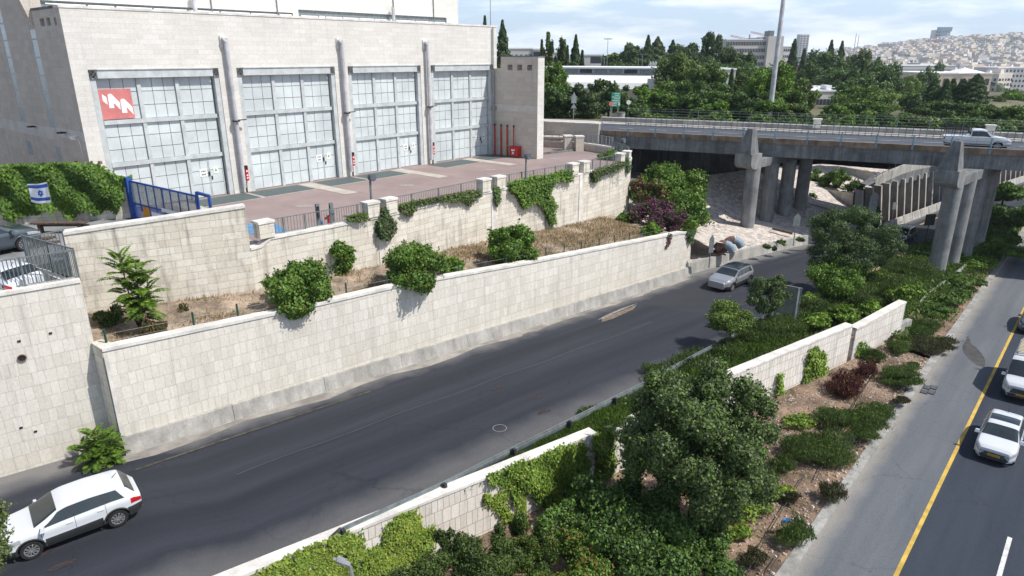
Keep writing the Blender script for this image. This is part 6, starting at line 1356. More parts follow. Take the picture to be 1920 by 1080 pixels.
# town on the hills
def hmesh(k):
    r_ = random.Random(k); mb = MB(); w_ = r_.uniform(12, 22); d = r_.uniform(10, 16); h = r_.uniform(7, 13); mb.box((0, 0, -4), (w_, d, h + 4), 0, 0)
    if k % 4 == 0:
        mb.hexa([(-w_ / 2 - .4, -d / 2 - .4, h + .01), (w_ / 2 + .4, -d / 2 - .4, h + .01), (w_ / 2 + .4, d / 2 + .4, h + .01), (-w_ / 2 - .4, d / 2 + .4, h + .01)], [(-w_ / 2 + 3, -.2, h + 3), (w_ / 2 - 3, -.2, h + 3), (w_ / 2 - 3, .2, h + 3), (-w_ / 2 + 3, .2, h + 3)], 2)
    else:
        mb.box((w_ * .1, 0, h + .01), (w_ * .5, d * .6, 2.6), 0, 0); mb.box((-w_ * .3, d * .1, h + .01), (2.4, 2.4, 1.6), 0, 3)
    fl_ = int(h / 3.1)
    for f in range(fl_):
        for c_ in range(int(w_ / 3.4)): mb.box((-w_ / 2 + 1.9 + c_ * 3.4, -d / 2 - .05, .9 + f * 3.1), (1.5 + (c_ % 3 == 0) * 1.0, .2, 1.5), 0, 1)
        for c_ in range(int(d / 4)): mb.box((-w_ / 2 - .05, -d / 2 + 2 + c_ * 4, .9 + f * 3.1), (.2, 1.5, 1.5), 0, 1)
    return mb
protos = [hmesh(k).build('house', [[M['cityw'], M['citya'], M['cityg'], M['cream']][k % 4 if k % 4 else 1], M['window'], M['roofred'], M['roofw']], None, world=False) for k in range(10)]
HG = 'pale stone houses of the distant town'
def azr(px): return math.atan2(px - 960, 1342)
n = 0; spots = []
rr_ = random.Random(5); tries = 0
while n < 290 and tries < 6000:
    tries += 1
    a = azr(rr_.uniform(1560, 1960)); r_ = rr_.choice([rr_.uniform(560, 1000), rr_.uniform(900, 1700), rr_.uniform(1500, 2500), rr_.uniform(1700, 2450)])
    if a < azr(1660) and r_ < 900: continue
    x, y = r_ * math.sin(a), r_ * math.cos(a)
    if any((x - u_) ** 2 + (y - v_) ** 2 < (20 + r_ * .006) ** 2 for u_, v_ in spots): continue
    spots.append((x, y)); k = n % 10
    if k in (0, 4, 8) and n > 9 and rr_.random() < .8: k += 1
    if 700 < r_ < 1300 and rr_.random() < .15: k = rr_.choice([0, 4, 8])
    o = protos[k] if n < 10 and k == n else protos[k].copy()
    if n < 10: o = protos[n]; k = n
    if o.name not in COL.objects: COL.objects.link(o)
    sc_ = 1.0 + max(0, (r_ - 900)) / 2500
    o.location = (x, y, far_z(x, y) - .5); o.rotation_euler = (0, 0, rr_.uniform(.1, .95)); o.scale = (sc_, sc_, sc_)
    tag(o, 'small pale stone house on the distant hillside' if k not in (0, 4, 8) else 'small red-roofed house in the distant valley', 'house', HG if k not in (0, 4, 8) else 'red-roofed houses of the distant town'); n += 1
mb = MB()
for _ in range(900):
    a = azr(rr_.uniform(1520, 1990)); r_ = rr_.uniform(800, 2600); x, y = r_ * math.sin(a), r_ * math.cos(a); s_ = rr_.uniform(9, 20); h = rr_.uniform(6, 14); mb.box((x, y, far_z(x, y) - 3), (s_, s_ * .8, h + 3), rr_.uniform(.1, .95), rr_.choice([0, 0, 1, 2]))
    for f in range(int(h / 4)): pass
tag(mb.build('distant_town', [M['cityw'], M['citya'], M['cityg']]), 'crowded mass of far pale buildings covering the hillside', 'town', kind='stuff')
P = []; N = []
for _ in range(1500):
    a = azr(rr_.uniform(1480, 2000)); r_ = rr_.uniform(500, 2700) if rr_.random() < .6 else rr_.uniform(1300, 1700); x, y = r_ * math.sin(a), r_ * math.cos(a)
    if r_ < 800 and a > azr(1640) and rr_.random() < .5: continue
    z = far_z(x, y); R_ = rr_.uniform(4, 9); m_ = 26
    d = rng.normal(size=(m_, 3)); d /= np.linalg.norm(d, axis=1, keepdims=True); d[:, 2] = np.abs(d[:, 2]); P.append(np.array([x, y, z]) + d * R_ * np.array([1, 1, .9])); N.append(d)
tag(leafmesh('distant_woods', np.concatenate(P), np.concatenate(N), 4.2, .9, M['lf_d']), 'dark woods filling gaps between the far houses', 'woods', kind='stuff')
# ================================================================ VEHICLES
def paint(name, col, met=0.0, rough=.28):
    return mat(name, col, rough, met, var=.02, sc=.5, spec=.5, coat=.8)
M['pwhite'] = paint('white_car_paint', (.60, .625, .65)); M['psilver'] = paint('silver_car_paint', (.42, .43, .45), .55, .32); M['pdark'] = paint('dark_car_paint', (.03, .04, .035)); M['pgrey'] = paint('grey_blue_car_paint', (.07, .09, .11), .3)
M['plate'] = mat('yellow_plate', (.75, .42, .03), .5, var=.04); M['lens'] = mat('headlight_lens', (.45, .47, .48), .12, .2, var=.1, sc=8, spec=.8); M['lensr'] = mat('tail_light_lens', (.45, .01, .015), .15, var=.1, sc=8, spec=.7); M['alloy'] = mat('alloy_rim', (.45, .46, .47), .35, .7, var=.05); M['mirrorc'] = mat('chrome_trim', (.5, .5, .52), .2, .9, var=.05)
def interp(x, P): return float(np.interp(x, [p[0] for p in P], [p[1] for p in P]))
class Car:
    """P: L W, z0, roof (x,z), belt (x,z), plan (x,halfwidth factor), rw roof half width factor; x forward, wheels at wf wr"""
    def __init__(s, **k): s.__dict__.update(k); s.hl = s.L / 2
    def zt(s, x):
        return sum(interp(x + d, s.roof) for d in (-.09, -.04, 0, .04, .09)) / 5
    def zb(s, x): return min(interp(x, s.belt), s.zt(x) - .01)
    def hw(s, x):
        e = min(1, max(0, (s.hl - abs(x)) / .45)); return s.W / 2 * (interp(x, s.plan)) * (1 - .16 * (1 - e) ** 2.2)
    def S(s, x, t, sd=1, off=0):
        if off:
            e = .012; p = Vector(s.S(x, t, sd)); a = Vector(s.S(min(s.hl, x + e), t, sd)) - Vector(s.S(max(-s.hl, x - e), t, sd)); b = Vector(s.S(x, min(1, t + e), sd)) - Vector(s.S(x, max(0, t - e), sd)); n = a.cross(b).normalized()
            c = Vector((0, 0, .7)); 
            if n.dot(p - Vector((x * .7, 0, .55))) < 0: n = -n
            return tuple(p + n * off)
        zt = s.zt(x); zb = s.zb(x); z0 = interp(x, s.bot); hw = s.hw(x); up = max(0, zt - zb)
        rwf = s.rw + (0.93 - s.rw) * (1 - min(1, up / (s.H - 1.0)))
        rw = hw * rwf
        if t < .5:
            q = t / .5; z = z0 + (zb - z0) * q
            y = hw * (.90 + .10 * math.sin(min(1, q * 1.9) * math.pi / 2)) if q < .55 else hw * (1 - .045 * ((q - .55) / .45) ** 2)
            y += .012 * math.sin(q * 9) * (q > .3)
        elif t < .78:
            q = (t - .5) / .28; y = hw * .955 + (rw - hw * .955) * q; z = zb + (zt - .07 * min(1, up / .3) - zb) * q
        else:
            q = (t - .78) / .22; y = rw * math.cos(q * math.pi / 2) ** .55; z = (zt - .07 * min(1, up / .3)) + .07 * min(1, up / .3 + 0) * math.sin(q * math.pi / 2) ** .8 + .02 * (1 - min(1, up / .3)) * math.sin(q * 1.57)
        return (x, y * sd, z)
    def patch(s, mb, x0, x1, t0, t1, sd=1, off=.006, nx=8, nt_=5, m=0):
        """x0,x1 may be functions of t"""
        f0 = x0 if callable(x0) else (lambda t: x0); f1 = x1 if callable(x1) else (lambda t: x1)
        G_ = [[s.S(f0(t) + (f1(t) - f0(t)) * i / nx, t, sd, off) for i in range(nx + 1)] for t in [t0 + (t1 - t0) * j / nt_ for j in range(nt_ + 1)]]
        for j in range(nt_):
            for i in range(nx): mb.face([G_[j][i], G_[j][i + 1], G_[j + 1][i + 1], G_[j + 1][i]], m)
        return mb
    def build(s, loc, heading, label, paintm, name='parked_car', cat='car', cladding=False, group=None, sunroof=False, rails=False, simple=False, roofm=None, tilt=0):
        e = E(name, loc, heading, label, cat, group)
        if tilt: e.rotation_euler[1] = tilt
        NX, NT = (110, 26) if not simple else (50, 18); xs = [-s.hl + s.L * i / NX for i in range(NX + 1)]; ts = [i / NT for i in range(NT + 1)]
        mb = MB(); Rw = s.wr + .075; V = {}
        def inr(x, z):
            for wx in (s.xf, s.xr):
                if math.hypot(x - wx, z - s.wr) < Rw: return wx
            return None
        def vtx(i, j, sd):
            x, y, z = s.S(xs[i], ts[j], sd)
            if ts[j] < .5:
                w_ = inr(x, z)
                if w_ is not None:
                    d = math.hypot(x - w_, z - s.wr) or 1e-6; x, z = w_ + (x - w_) / d * Rw, s.wr + (z - s.wr) / d * Rw
            return (x, y, z)
        for sd in (1, -1):
            for i in range(NX):
                for j in range(NT):
                    q = [(i, j), (i + 1, j), (i + 1, j + 1), (i, j + 1)]
                    if ts[j + 1] <= .5 and all(inr(s.S(xs[a], ts[b])[0], s.S(xs[a], ts[b])[2]) is not None for a, b in q): continue
                    pts = [vtx(a, b, sd) for a, b in q]
                    mb.face(pts if sd < 0 else pts[::-1], 0)
        for i in (0, NX):
            mb.face([s.S(xs[i], t, 1) for t in ts] + [s.S(xs[i], t, -1) for t in ts[::-1][1:]], 0)
        mb.build('body', paintm, e, world=False, smooth=True)
        ub = MB(); ub.box((0, 0, .2), (s.L - .5, s.W - .62, .5), 0); ub.build('underbody', M['black'], e, world=False)
        # windows
        A = lambda t: interp(t, [(.5, s.ws0), (.78, s.ws1)])
        gl = MB()
        for sd in (1, -1): s.patch(gl, lambda t: s.ws1 + .05, lambda t: s.ws0 - .03 - .10 * 0, .80, 1, sd, .006, 10, 5)
        gl.build('windscreen', M['glassD'], e, world=False, smooth=True)
        gl = MB()
        for sd in (1, -1): s.patch(gl, s.rg0, s.rg1, .80, 1, sd, .006, 8, 5)
        gl.build('rear_window', M['glassD'], e, world=False, smooth=True)
        for sd in (1, -1):
            for (a0, a1) in s.sw:
                gl = MB(); f0 = lambda t, a0=a0: (a0[0] + (a0[1] - a0[0]) * (t - .53) / .22); f1 = lambda t, a1=a1: (a1[0] + (a1[1] - a1[0]) * (t - .53) / .22)
                s.patch(gl, f0, f1, .525, .74, sd, .005, 10, 4); gl.build('side_window', M['glassD'], e, world=False, smooth=True)
            for i in range(len(s.sw) - 1):
                pl_ = MB(); r1, f0_ = s.sw[i + 1][1], s.sw[i][0]; s.patch(pl_, lambda t, r1=r1: r1[0] + (r1[1] - r1[0]) * (t - .53) / .22, lambda t, f0_=f0_: f0_[0] + (f0_[1] - f0_[0]) * (t - .53) / .22, .525, .74, sd, .004, 2, 4); pl_.build('pillar_trim', M['darkp'], e, world=False)
        # lamps
        for sd in (1, -1):
            h = MB(); s.patch(h, s.hl - s.hlx, s.hl - .015, s.hlt[0], s.hlt[1], sd, .008, 7, 3); 
            h.build('headlight', M['lens'], e, world=False, smooth=True)
            h = MB(); s.patch(h, -s.hl + .01, -s.hl + s.tlx, s.tlt[0], s.tlt[1], sd, .008, 6, 3); h.build('tail_light', M['lensr'], e, world=False, smooth=True)
        # front and rear faces
        def zf(t): return s.S(s.hl, t)[2]
        fr = MB(); zg0, zg1 = s.grille; yw = s.W * s.gw
        fr.box((s.hl + .005, 0, zg0), (.04, yw, zg1 - zg0), 0, 0, 0, .04).box((s.hl + .01, 0, interp(s.hl, s.bot) + .02), (.05, s.W * .62, .16), 0, 0); 
        for k in range(3): fr.box((s.hl + .03, 0, zg0 + (zg1 - zg0) * (k + .5) / 3), (.015, yw * .92, .018), 0, 1)
        for sd in (1, -1):
            yo = s.hw(s.hl) * .80; hb = MB(); hb.box((s.hl + .012, sd * yo, zg1 - .10), (.04, s.W * .12, .13), 0, 0, .005, .02); hb.build('headlight', M['lens'], e, world=False)
            fr.box((s.hl + .012, sd * yo, interp(s.hl, s.bot) + .08), (.03, s.W * .09, .09), 0, 0)
        fr.build('grille', [M['darkp'], M['mirrorc']], e, world=False)
        for x, sg in ((s.hl + .035, 1), (-s.hl - .02, -1)):
            zz = s.pz if sg > 0 else .62; pb = MB(); pb.box((x, 0, zz), (.02, .50, .11), 0, 0)
            for k in range(7): pb.box((x + sg * .012, -.19 + k * .064, zz + .025), (.006, .035, .06), 0, 1)
            pb.build('number_plate', [M['plate'], M['darkp']], e, world=False)
        # trim: sills, bumpers, arches
        tm = M['darkp'] if cladding else paintm
        for sd in (1, -1):
            cl = MB()
            s.patch(cl, -s.hl + .02, s.hl - .02, .0, .10 if cladding else .045, sd, .010, 40, 2) if not simple else None
            if cladding: 
                for (a, b) in [(s.xr + Rw + .02, s.xf - Rw - .02)]: s.patch(cl, a, b, .08, .24, sd, .014, 16, 3)
                s.patch(cl, s.xf + Rw - .05, s.hl - .01, .08, .20, sd, .014, 6, 2); s.patch(cl, -s.hl + .01, s.xr - Rw + .05, .08, .26, sd, .014, 6, 2)
            if cl.f: cl.build('cladding', M['darkp'], e, world=False)
        for wx in (s.xf, s.xr):
            for sd in (1, -1):
                ar = MB(); P = []
                yb_ = s.hw(wx) * .995
                for k in range(13):
                    a = math.pi * k / 12; x = wx + (Rw + .01) * math.cos(a); z = s.wr + (Rw + .01) * math.sin(a); P.append((x, sd * (s.hw(x) * .985), z))
                ar.tube(P, .034 if cladding else .018, 6); ar.build('wheel_arch', tm, e, world=False, smooth=True)
                wy = sd * (s.hw(wx) - .13); R_ = s.wr; prof = [(R_ * .62, -.10), (R_ * .93, -.105), (R_ * .985, -.08), (R_, 0), (R_ * .985, .08), (R_ * .93, .105), (R_ * .66, .10), (R_ * .62, .07)]
                tb_ = MB(); nn = 24
                for i in range(nn):
                    a0, a1 = i * 6.2832 / nn, (i + 1) * 6.2832 / nn
                    for (r0, y0_), (r1, y1_) in zip(prof[:-1], prof[1:]):
                        g = lambda r, y, a: (wx + r * math.cos(a), wy + sd * y, s.wr + r * math.sin(a)); tb_.face([g(r0, y0_, a0), g(r0, y0_, a1), g(r1, y1_, a1), g(r1, y1_, a0)])
                wh = tb_.build('wheel', M['black'], e, world=False, smooth=True)
                rm = MB(); rm.tube([(wx, wy + sd * .02, s.wr), (wx, wy + sd * .045, s.wr)], R_ * .62, 20, 1); rm.tube([(wx, wy + sd * .05, s.wr), (wx, wy + sd * .09, s.wr)], R_ * .13, 10)
                for k in range(10):
                    a = k * .6283; rm.beam((wx + R_ * .1 * math.cos(a), wy + sd * .075, s.wr + R_ * .1 * math.sin(a)), (wx + R_ * .60 * math.cos(a), wy + sd * .08, s.wr + R_ * .60 * math.sin(a)), .05, .035)
                rm.tube([(wx, wy + sd * .05, s.wr), (wx, wy + sd * .095, s.wr)], R_ * .655, 24, 0) if False else None
                for i in range(nn):
                    a0, a1 = i * 6.2832 / nn, (i + 1) * 6.2832 / nn; g = lambda r, a, y: (wx + r * math.cos(a), wy + sd * y, s.wr + r * math.sin(a)); rm.face([g(R_ * .58, a0, .09), g(R_ * .58, a1, .09), g(R_ * .66, a1, .095), g(R_ * .66, a0, .095)]); rm.face([g(R_ * .58, a0, .09), g(R_ * .58, a1, .09), g(R_ * .58, a1, .04), g(R_ * .58, a0, .04)])
                rm.build('rim', [M['alloy'], M['black']], wh, world=False)
        # door seams and handles
        sm = MB()
        for sd in (1, -1):
            for x in s.seams: s.patch(sm, x - .006, x + .006, .06, .52, sd, .004, 1, 10)
            for a, b in zip(s.seams[:-1], s.seams[1:]): s.patch(sm, a, b, .055, .062, sd, .004, 10, 1)
            s.patch(sm, s.ws0 + .02, s.hl - .1, .555, .565, sd, .003, 10, 1)
        sm.build('door_seam', M['darkp'], e, world=False)
        for sd in (1, -1):
            for x in s.seams[:-1]:
                p = s.S(x + .16, .43, sd); MB().box((p[0], p[1] + sd * .015, p[2]), (.20, .035, .03), 0, 0, .01, .005).build('door_handle', paintm, e, world=False)
            p = s.S(s.mx, .52, sd, 0); mm = MB(); mm.box((p[0] + .02, p[1] + sd * .12, p[2] - .02), (.17, .22, .15), sd * -.12, 0, .04, .03).beam((p[0], p[1], p[2]), (p[0] + .02, p[1] + sd * .08, p[2] + .02), .06, .04); mm.build('mirror', paintm, e, world=False, smooth=False)
        if sunroof:
            sr = MB()
            for sd in (1, -1): s.patch(sr, sunroof[0], sunroof[1], .84, 1, sd, .008, 6, 5)
            sr.build('sunroof', M['glassD'], e, world=False, smooth=True)
        if roofm:
            sr = MB()
            for sd in (1, -1): s.patch(sr, s.rg1 + .1, s.ws1 - .02, .80, 1, sd, .007, 10, 5)
            sr.build('roof_panel', roofm, e, world=False, smooth=True)
        if rails:
            for sd in (1, -1):
                P = [s.S(x, .79, sd, .03) for x in np.linspace(s.rg1 + .15, s.ws1 - .15, 8)]; MB().tube([s.S(s.rg1 + .1, .79, sd, 0)] + P + [s.S(s.ws1 - .1, .79, sd, 0)], .018, 6).build('roof_rail', M['galvD'], e, world=False)
        p = s.S(s.rg1 + .25, 1); MB().tube([(p[0], 0, p[2]), (p[0] - .16, 0, p[2] + .14)], .012, 5).build('aerial', M['black'], e, world=False)
        sp_ = MB(); yy_ = interp(s.ws0 - .06, s.roof)
        return e
SUV = Car(L=4.30, W=1.78, H=1.58, wr=.34, xf=1.30, xr=-1.30, rw=.74,
          roof=[(-2.15, .92), (-2.10, 1.02), (-1.98, 1.12), (-1.72, 1.50), (-1.5, 1.55), (-.6, 1.60), (.1, 1.57), (.35, 1.50), (1.15, 1.09), (1.5, 1.02), (1.9, .97), (2.08, .90), (2.15, .80)],
          belt=[(-2.15, .88), (-1.9, 1.03), (-1.2, 1.05), (0, 1.0), (1.0, .97), (1.5, .95), (1.9, .91), (2.08, .84), (2.15, .74)], bot=[(-2.15, .40), (-1.9, .27), (1.9, .25), (2.15, .34)],
          plan=[(-2.15, .93), (-1.6, .985), (-.5, 1), (1.2, 1), (1.8, .97), (2.15, .88)], ws0=1.12, ws1=.32, rg0=-1.98, rg1=-1.70,
          sw=[((-.02, -.02), (.98, .36)), ((-.98, -.98), (-.10, -.10)), ((-1.62, -1.40), (-1.06, -1.06))], hlx=.62, hlt=(.36, .46), tlx=.36, tlt=(.33, .46), grille=(.52, .74), gw=.5, pz=.46, seams=[-1.0, -.06, .95], mx=.86)
HATCH = Car(L=4.05, W=1.72, H=1.45, wr=.31, xf=1.27, xr=-1.30, rw=.74,
          roof=[(-2.02, .90), (-1.98, 1.0), (-1.8, 1.08), (-1.5, 1.40), (-1.2, 1.44), (-.5, 1.47), (.05, 1.44), (.25, 1.38), (1.1, 1.0), (1.5, .93), (1.85, .86), (1.97, .80), (2.02, .72)],
          belt=[(-2.02, .86), (-1.8, .98), (-1.2, .98), (0, .94), (1.0, .90), (1.5, .86), (1.85, .80), (1.97, .74), (2.02, .66)], bot=[(-2.02, .36), (-1.8, .22), (1.8, .20), (2.02, .26)],
          plan=[(-2.02, .93), (-1.6, .985), (-.5, 1), (1.2, 1), (1.7, .97), (2.02, .88)], ws0=1.06, ws1=.24, rg0=-1.82, rg1=-1.50,
          sw=[((-.02, -.02), (.92, .28)), ((-.95, -.95), (-.10, -.10)), ((-1.5, -1.3), (-1.02, -1.02))], hlx=.50, hlt=(.34, .47), tlx=.32, tlt=(.33, .46), grille=(.42, .62), gw=.60, pz=.44, seams=[-1.0, -.06, .9], mx=.80)
aRd = math.atan2(dA[1], dA[0]); toward = aRd + math.pi
def place(wf, wr_, z, car, side=1):
    """front and rear tyre contacts seen in the photo -> location and heading"""
    a = Vector(G(*wf, z)); b = Vector(G(*wr_, z)); h = math.atan2(a.y - b.y, a.x - b.x); m_ = (a + b) / 2; n_ = Vector((-math.sin(h), math.cos(h), 0)) * side
    c = m_ - n_ * (car.W / 2 - .1); return (c.x, c.y, m_.z), h
lc, hd = place((64, 1046), (224, 986), zR, SUV)
SUV.build(lc, hd, 'white crossover with dark lower cladding, driving down the ramp nearest the camera', M['pwhite'], 'crossover_car', cladding=True)
import copy as cp
SV2 = cp.copy(SUV); SV2.L = 4.45; SV2.W = 1.84; SV2.H = 1.65; SV2.grille = (.50, .76); SV2.gw = .50; SV2.pz = .46; SV2.hlt = (.40, .47)
lc, hd = place((1374, 548), (1403, 530), zR, SV2); hd = toward + .04
SV2.build((lc[0], lc[1], zR(lc[1])), hd, 'silver sport utility car with a black glass roof, driving toward the camera on the ramp', M['psilver'], 'utility_car', cladding=True, roofm=M['glassD'], rails=True)
lc = G(1686, 459, 2.25); SUV.build((lc[0] + .8, lc[1] + 1.2, 2.2), toward + .06, 'small dark green car coming out from under the trees past the bridge', M['pdark'], 'compact_car', cladding=True, simple=True)
lc = G(1833, 384, 2.2); HATCH.build((lc[0], lc[1], 2.2), toward - .05, 'tiny white car half hidden behind the right pier', M['pwhite'], 'compact_car', simple=True)
aH = math.atan2(dH[1], dH[0])
fr_ = Vector(G(1861, 862, ZH + .25)); c = fr_ + Vector((dH[0], dH[1], 0)) * 2.02
HATCH.build((c.x, c.y, ZH), aH + math.pi, 'white hatchback with a dark sunroof driving toward the camera on the highway', M['pwhite'], 'hatchback', sunroof=(-.75, -.35 + .3))
fr_ = Vector(G(1921, 622, ZH + .3)); c = fr_ + Vector((dH[0], dH[1], 0)) * 2.0; HATCH.build((c.x + .5, c.y, ZH), aH + math.pi, 'dark grey car cut off by the right edge of the picture', M['pgrey'], 'hatchback')
# van
VAN = Car(L=5.2, W=2.02, H=2.25, wr=.35, xf=1.65, xr=-1.75, rw=.84,
          roof=[(-2.6, 2.0), (-2.56, 2.15), (-2.4, 2.22), (.4, 2.25), (.95, 2.2), (1.15, 2.08), (1.98, 1.30), (2.3, 1.16), (2.5, 1.08), (2.57, 1.0), (2.6, .92)],
          belt=[(-2.6, 1.12), (-1, 1.16), (1.0, 1.15), (1.98, 1.12), (2.3, 1.05), (2.5, 1.0), (2.6, .86)], bot=[(-2.6, .42), (-2.3, .3), (2.3, .26), (2.6, .34)],
          plan=[(-2.6, .98), (-2, 1), (1.6, 1), (2.2, .97), (2.6, .86)], ws0=1.95, ws1=1.12, rg0=-2.58, rg1=-2.50,
          sw=[((.55, .55), (1.72, 1.2))], hlx=.42, hlt=(.36, .48), tlx=.1, tlt=(.3, .5), grille=(.55, .84), gw=.55, pz=.46, seams=[.5, 1.6], mx=1.6)
fr_ = Vector(G(1913, 748, ZH + .3)); c = fr_ + Vector((dH[0], dH[1], 0)) * 2.6; 
vn = VAN.build((c.x, c.y, ZH), aH + math.pi, 'white van with a yellowish slatted roof rack at the right edge on the highway', M['pwhite'], 'delivery_van', 'van', cladding=True)
mb = MB()
for k in range(11): mb.box((-1.9 + k * .26, 0, 2.40), (.14, 1.5, .04), 0, 0)
for sd in (1, -1): mb.beam((-2.0, sd * .75, 2.36), (.85, sd * .75, 2.36), .05, .05, 1)
for x in (-1.8, -.6, .6):
    for sd in (1, -1): mb.beam((x, sd * .72, 2.1), (x, sd * .72, 2.36), .04, .04, 1)
mb.build('roof_rack', [mat('pale_slats', (.52, .47, .33), .8), M['galvD']], vn, world=False)
mb = MB(); mb.hexa([(-2.0, -.72, 2.44), (-2.0, .72, 2.44), (-1.97, .72, 2.44), (-1.97, -.72, 2.44)], [(-2.0, -.72, 2.95), (-2.0, .72, 2.95), (-1.97, .72, 2.95), (-1.97, -.72, 2.95)]); mb.build('rack_board', mat('ochre_board', (.45, .33, .10), .8), vn, world=False)
# pickup on the bridge
PUP = Car(L=5.25, W=1.82, H=1.78, wr=.37, xf=1.60, xr=-1.50, rw=.76,
          roof=[(-2.62, 1.10), (-.62, 1.12), (-.60, 1.14), (-.56, 1.70), (-.4, 1.76), (.3, 1.78), (.62, 1.72), (1.25, 1.22), (1.6, 1.14), (2.35, 1.02), (2.55, .92), (2.62, .78)],
          belt=[(-2.62, 1.05), (-.5, 1.10), (.6, 1.12), (1.25, 1.10), (2.35, .96), (2.55, .86), (2.62, .72)], bot=[(-2.62, .55), (-2.3, .45), (2.3, .42), (2.62, .48)],
          plan=[(-2.62, .98), (-2, 1), (1.6, 1), (2.2, .97), (2.62, .88)], ws0=1.22, ws1=.6, rg0=-.60, rg1=-.555,
          sw=[((.02, .02), (1.08, .62)), ((-.50, -.46), (-.06, -.06))], hlx=.45, hlt=(.36, .48), tlx=.12, tlt=(.28, .49), grille=(.62, .88), gw=.5, pz=.5, seams=[-.52, -.02, 1.08], mx=.98)
a = Vector(G(1862, 278, 12.0)); sB = (a.x - b0[0]) * dG[0] + (a.y - b0[1]) * dG[1]; aBr = math.atan2(dG[1], dG[0])
c = BR(sB - 1.6, 3.0, 12.0)
pu = PUP.build(c, aBr, 'white double cab pickup with a dark frame rack over its bed, crossing the bridge', M['pwhite'], 'pickup_truck', 'pickup', cladding=False)
mb = MB()
for sd in (1, -1):
    for z in (1.45, 1.78, 2.0): mb.beam((-2.5, sd * .78, z), (-.55, sd * .78, z), .05, .05)
    for x in (-2.5, -1.85, -1.2, -.6): mb.beam((x, sd * .78, 1.12), (x, sd * .78, 2.0), .05, .05)
for x in (-2.5, -.6): mb.beam((x, -.78, 2.0), (x, .78, 2.0), .05, .05); mb.beam((x, -.78, 1.6), (x, .78, 1.6), .05, .05)
mb.beam((-2.6, 0.4, 2.06), (.0, .4, 2.06), .12, .05); mb.build('bed_rack', M['darkp'], pu, world=False)
# parked cars on the left
HATCH.build((-21.0, 26.0, 10.74), R(162), 'white parked car seen through the railing at the left edge', M['pwhite'], 'parked_car', simple=False)
c = G(-26, 478, 11.2); SUV.build((c[0], c[1], Z_PK), math.atan2(dB[1], dB[0]) + .35, 'grey-blue parked car nosing in at the left edge beside the black tub', M['pgrey'], 'parked_car')
# ================================================================ VEGETATION
def tg(px, py, z): return G(px, py, z)
# compound-leaf shoots (tree of heaven)
def fronds(name, label, cat, base, stems, leaf='lf_b', group=None, leaf2='lf_g'):
    e = E(name, base, 0, label, cat, group); P = []; N = []; U = []; mb = MB()
    for (dx, dy, h, nf, fl_, t0) in stems:
        top = Vector((base[0] + dx, base[1] + dy, base[2] + h)); b = Vector(base); mid = b.lerp(top, .5) + Vector((dx * .15, dy * .15, 0)); mb.tube([b, mid, top], [.045, .032, .015], 6)
        for k in range(nf):
            f = t0 + (1 - t0) * (k + .5) / nf; o_ = b.lerp(mid, f * 2) if f < .5 else mid.lerp(top, f * 2 - 1); th = k * 2.4 + random.uniform(-.3, .3); el = .25 + .75 * f + random.uniform(-.1, .15); l = fl_ * random.uniform(.8, 1.15) * (1 - .25 * f)
            d = Vector((math.cos(th) * math.cos(el), math.sin(th) * math.cos(el), math.sin(el))); q = o_.copy(); pts = [q.copy()]; nseg = 13
            for i in range(nseg):
                d = (d + Vector((0, 0, -.085))).normalized(); q = q + d * l / nseg; pts.append(q.copy()); sdv = d.cross(Vector((0, 0, 1))).normalized(); up = sdv.cross(d).normalized(); ll = l * .30 * math.sin(.5 + 2.3 * (i + 1) / nseg)
                if i > 1:
                    for s_ in (1, -1):
                        dirv = (sdv * s_ * .9 + d * .35 - Vector((0, 0, .18))).normalized(); P.append(q + dirv * ll * .5); N.append(up + Vector((random.uniform(-.2, .2), random.uniform(-.2, .2), 0))); U.append((dirv, ll))
            mb.tube([pts[0], pts[4], pts[8], pts[-1]], [.012, .009, .006, .003], 4, 1)
    P = np.array([tuple(p) for p in P]); N = np.array([tuple(p) for p in N]); D = np.array([tuple(u[0]) for u in U]); S_ = np.array([u[1] for u in U])
    mi = (rng.random(len(P)) < .35).astype(int); leafmesh('foliage', P, N, S_, .42, [M[leaf], M[leaf2]], mi, e, up=D * 6); mb.build('stem', [M['bark'], M['lf_y']], e); return e
b = G(262, 615, 8.35); fronds('tree_of_heaven', 'young feathery-leaved tree on the terrace before the weathered stone wall', 'tree', b, [(-.45, .25, 3.3, 26, 1.25, .35), (.35, .0, 3.0, 24, 1.2, .3), (.75, .1, 2.5, 18, 1.15, .25), (.1, .2, 2.3, 16, 1.1, .2), (0.5, -.2, 1.5, 12, .9, .3), (-.2, -.2, 1.2, 11, .9, .3)])
b = G(192, 868, 3.85); fronds('tree_of_heaven', 'low feathery-leaved bush at the wall foot behind the white crossover', 'bush', b, [(.0, .1, 1.15, 18, 1.05, .15), (.45, .15, .95, 16, 1.0, .1), (-.5, -.15, .9, 16, 1.0, .1), (.2, -.3, .7, 12, .85, .1), (-.1, .0, 1.5, 14, .8, .4)], 'lf_b', leaf2='lf_g')
def onT(px, py):        # point on the terrace
    z = 7.5
    for _ in range(8): p = G(px, py, z); s = (p[0] - A0[0]) * dA[0] + (p[1] - A0[1]) * dA[1]; z = zt(max(0, min(lenA, s))) + .12
    return (p[0], p[1], z)
for (px, py, w, h, n, lf, lab, l2) in [(205, 612, .8, 1.1, 2600, 'lf_s2', 'grey-green weedy bush in the terrace corner below the parking railing', 'lf_g'), (292, 628, .65, .85, 2000, 'lf_s2', 'dull brownish bush right of the feathery tree, on the terrace edge', 'lf_r'), (345, 590, .3, .7, 500, 'lf_s2', 'thin dry weed standing alone on the pale terrace soil', 'straw')]:
    shrub('bush', lab, 'bush', onT(px, py), w, h, lf, n, .13, leaf2=l2, f2=.35, spiky=True)
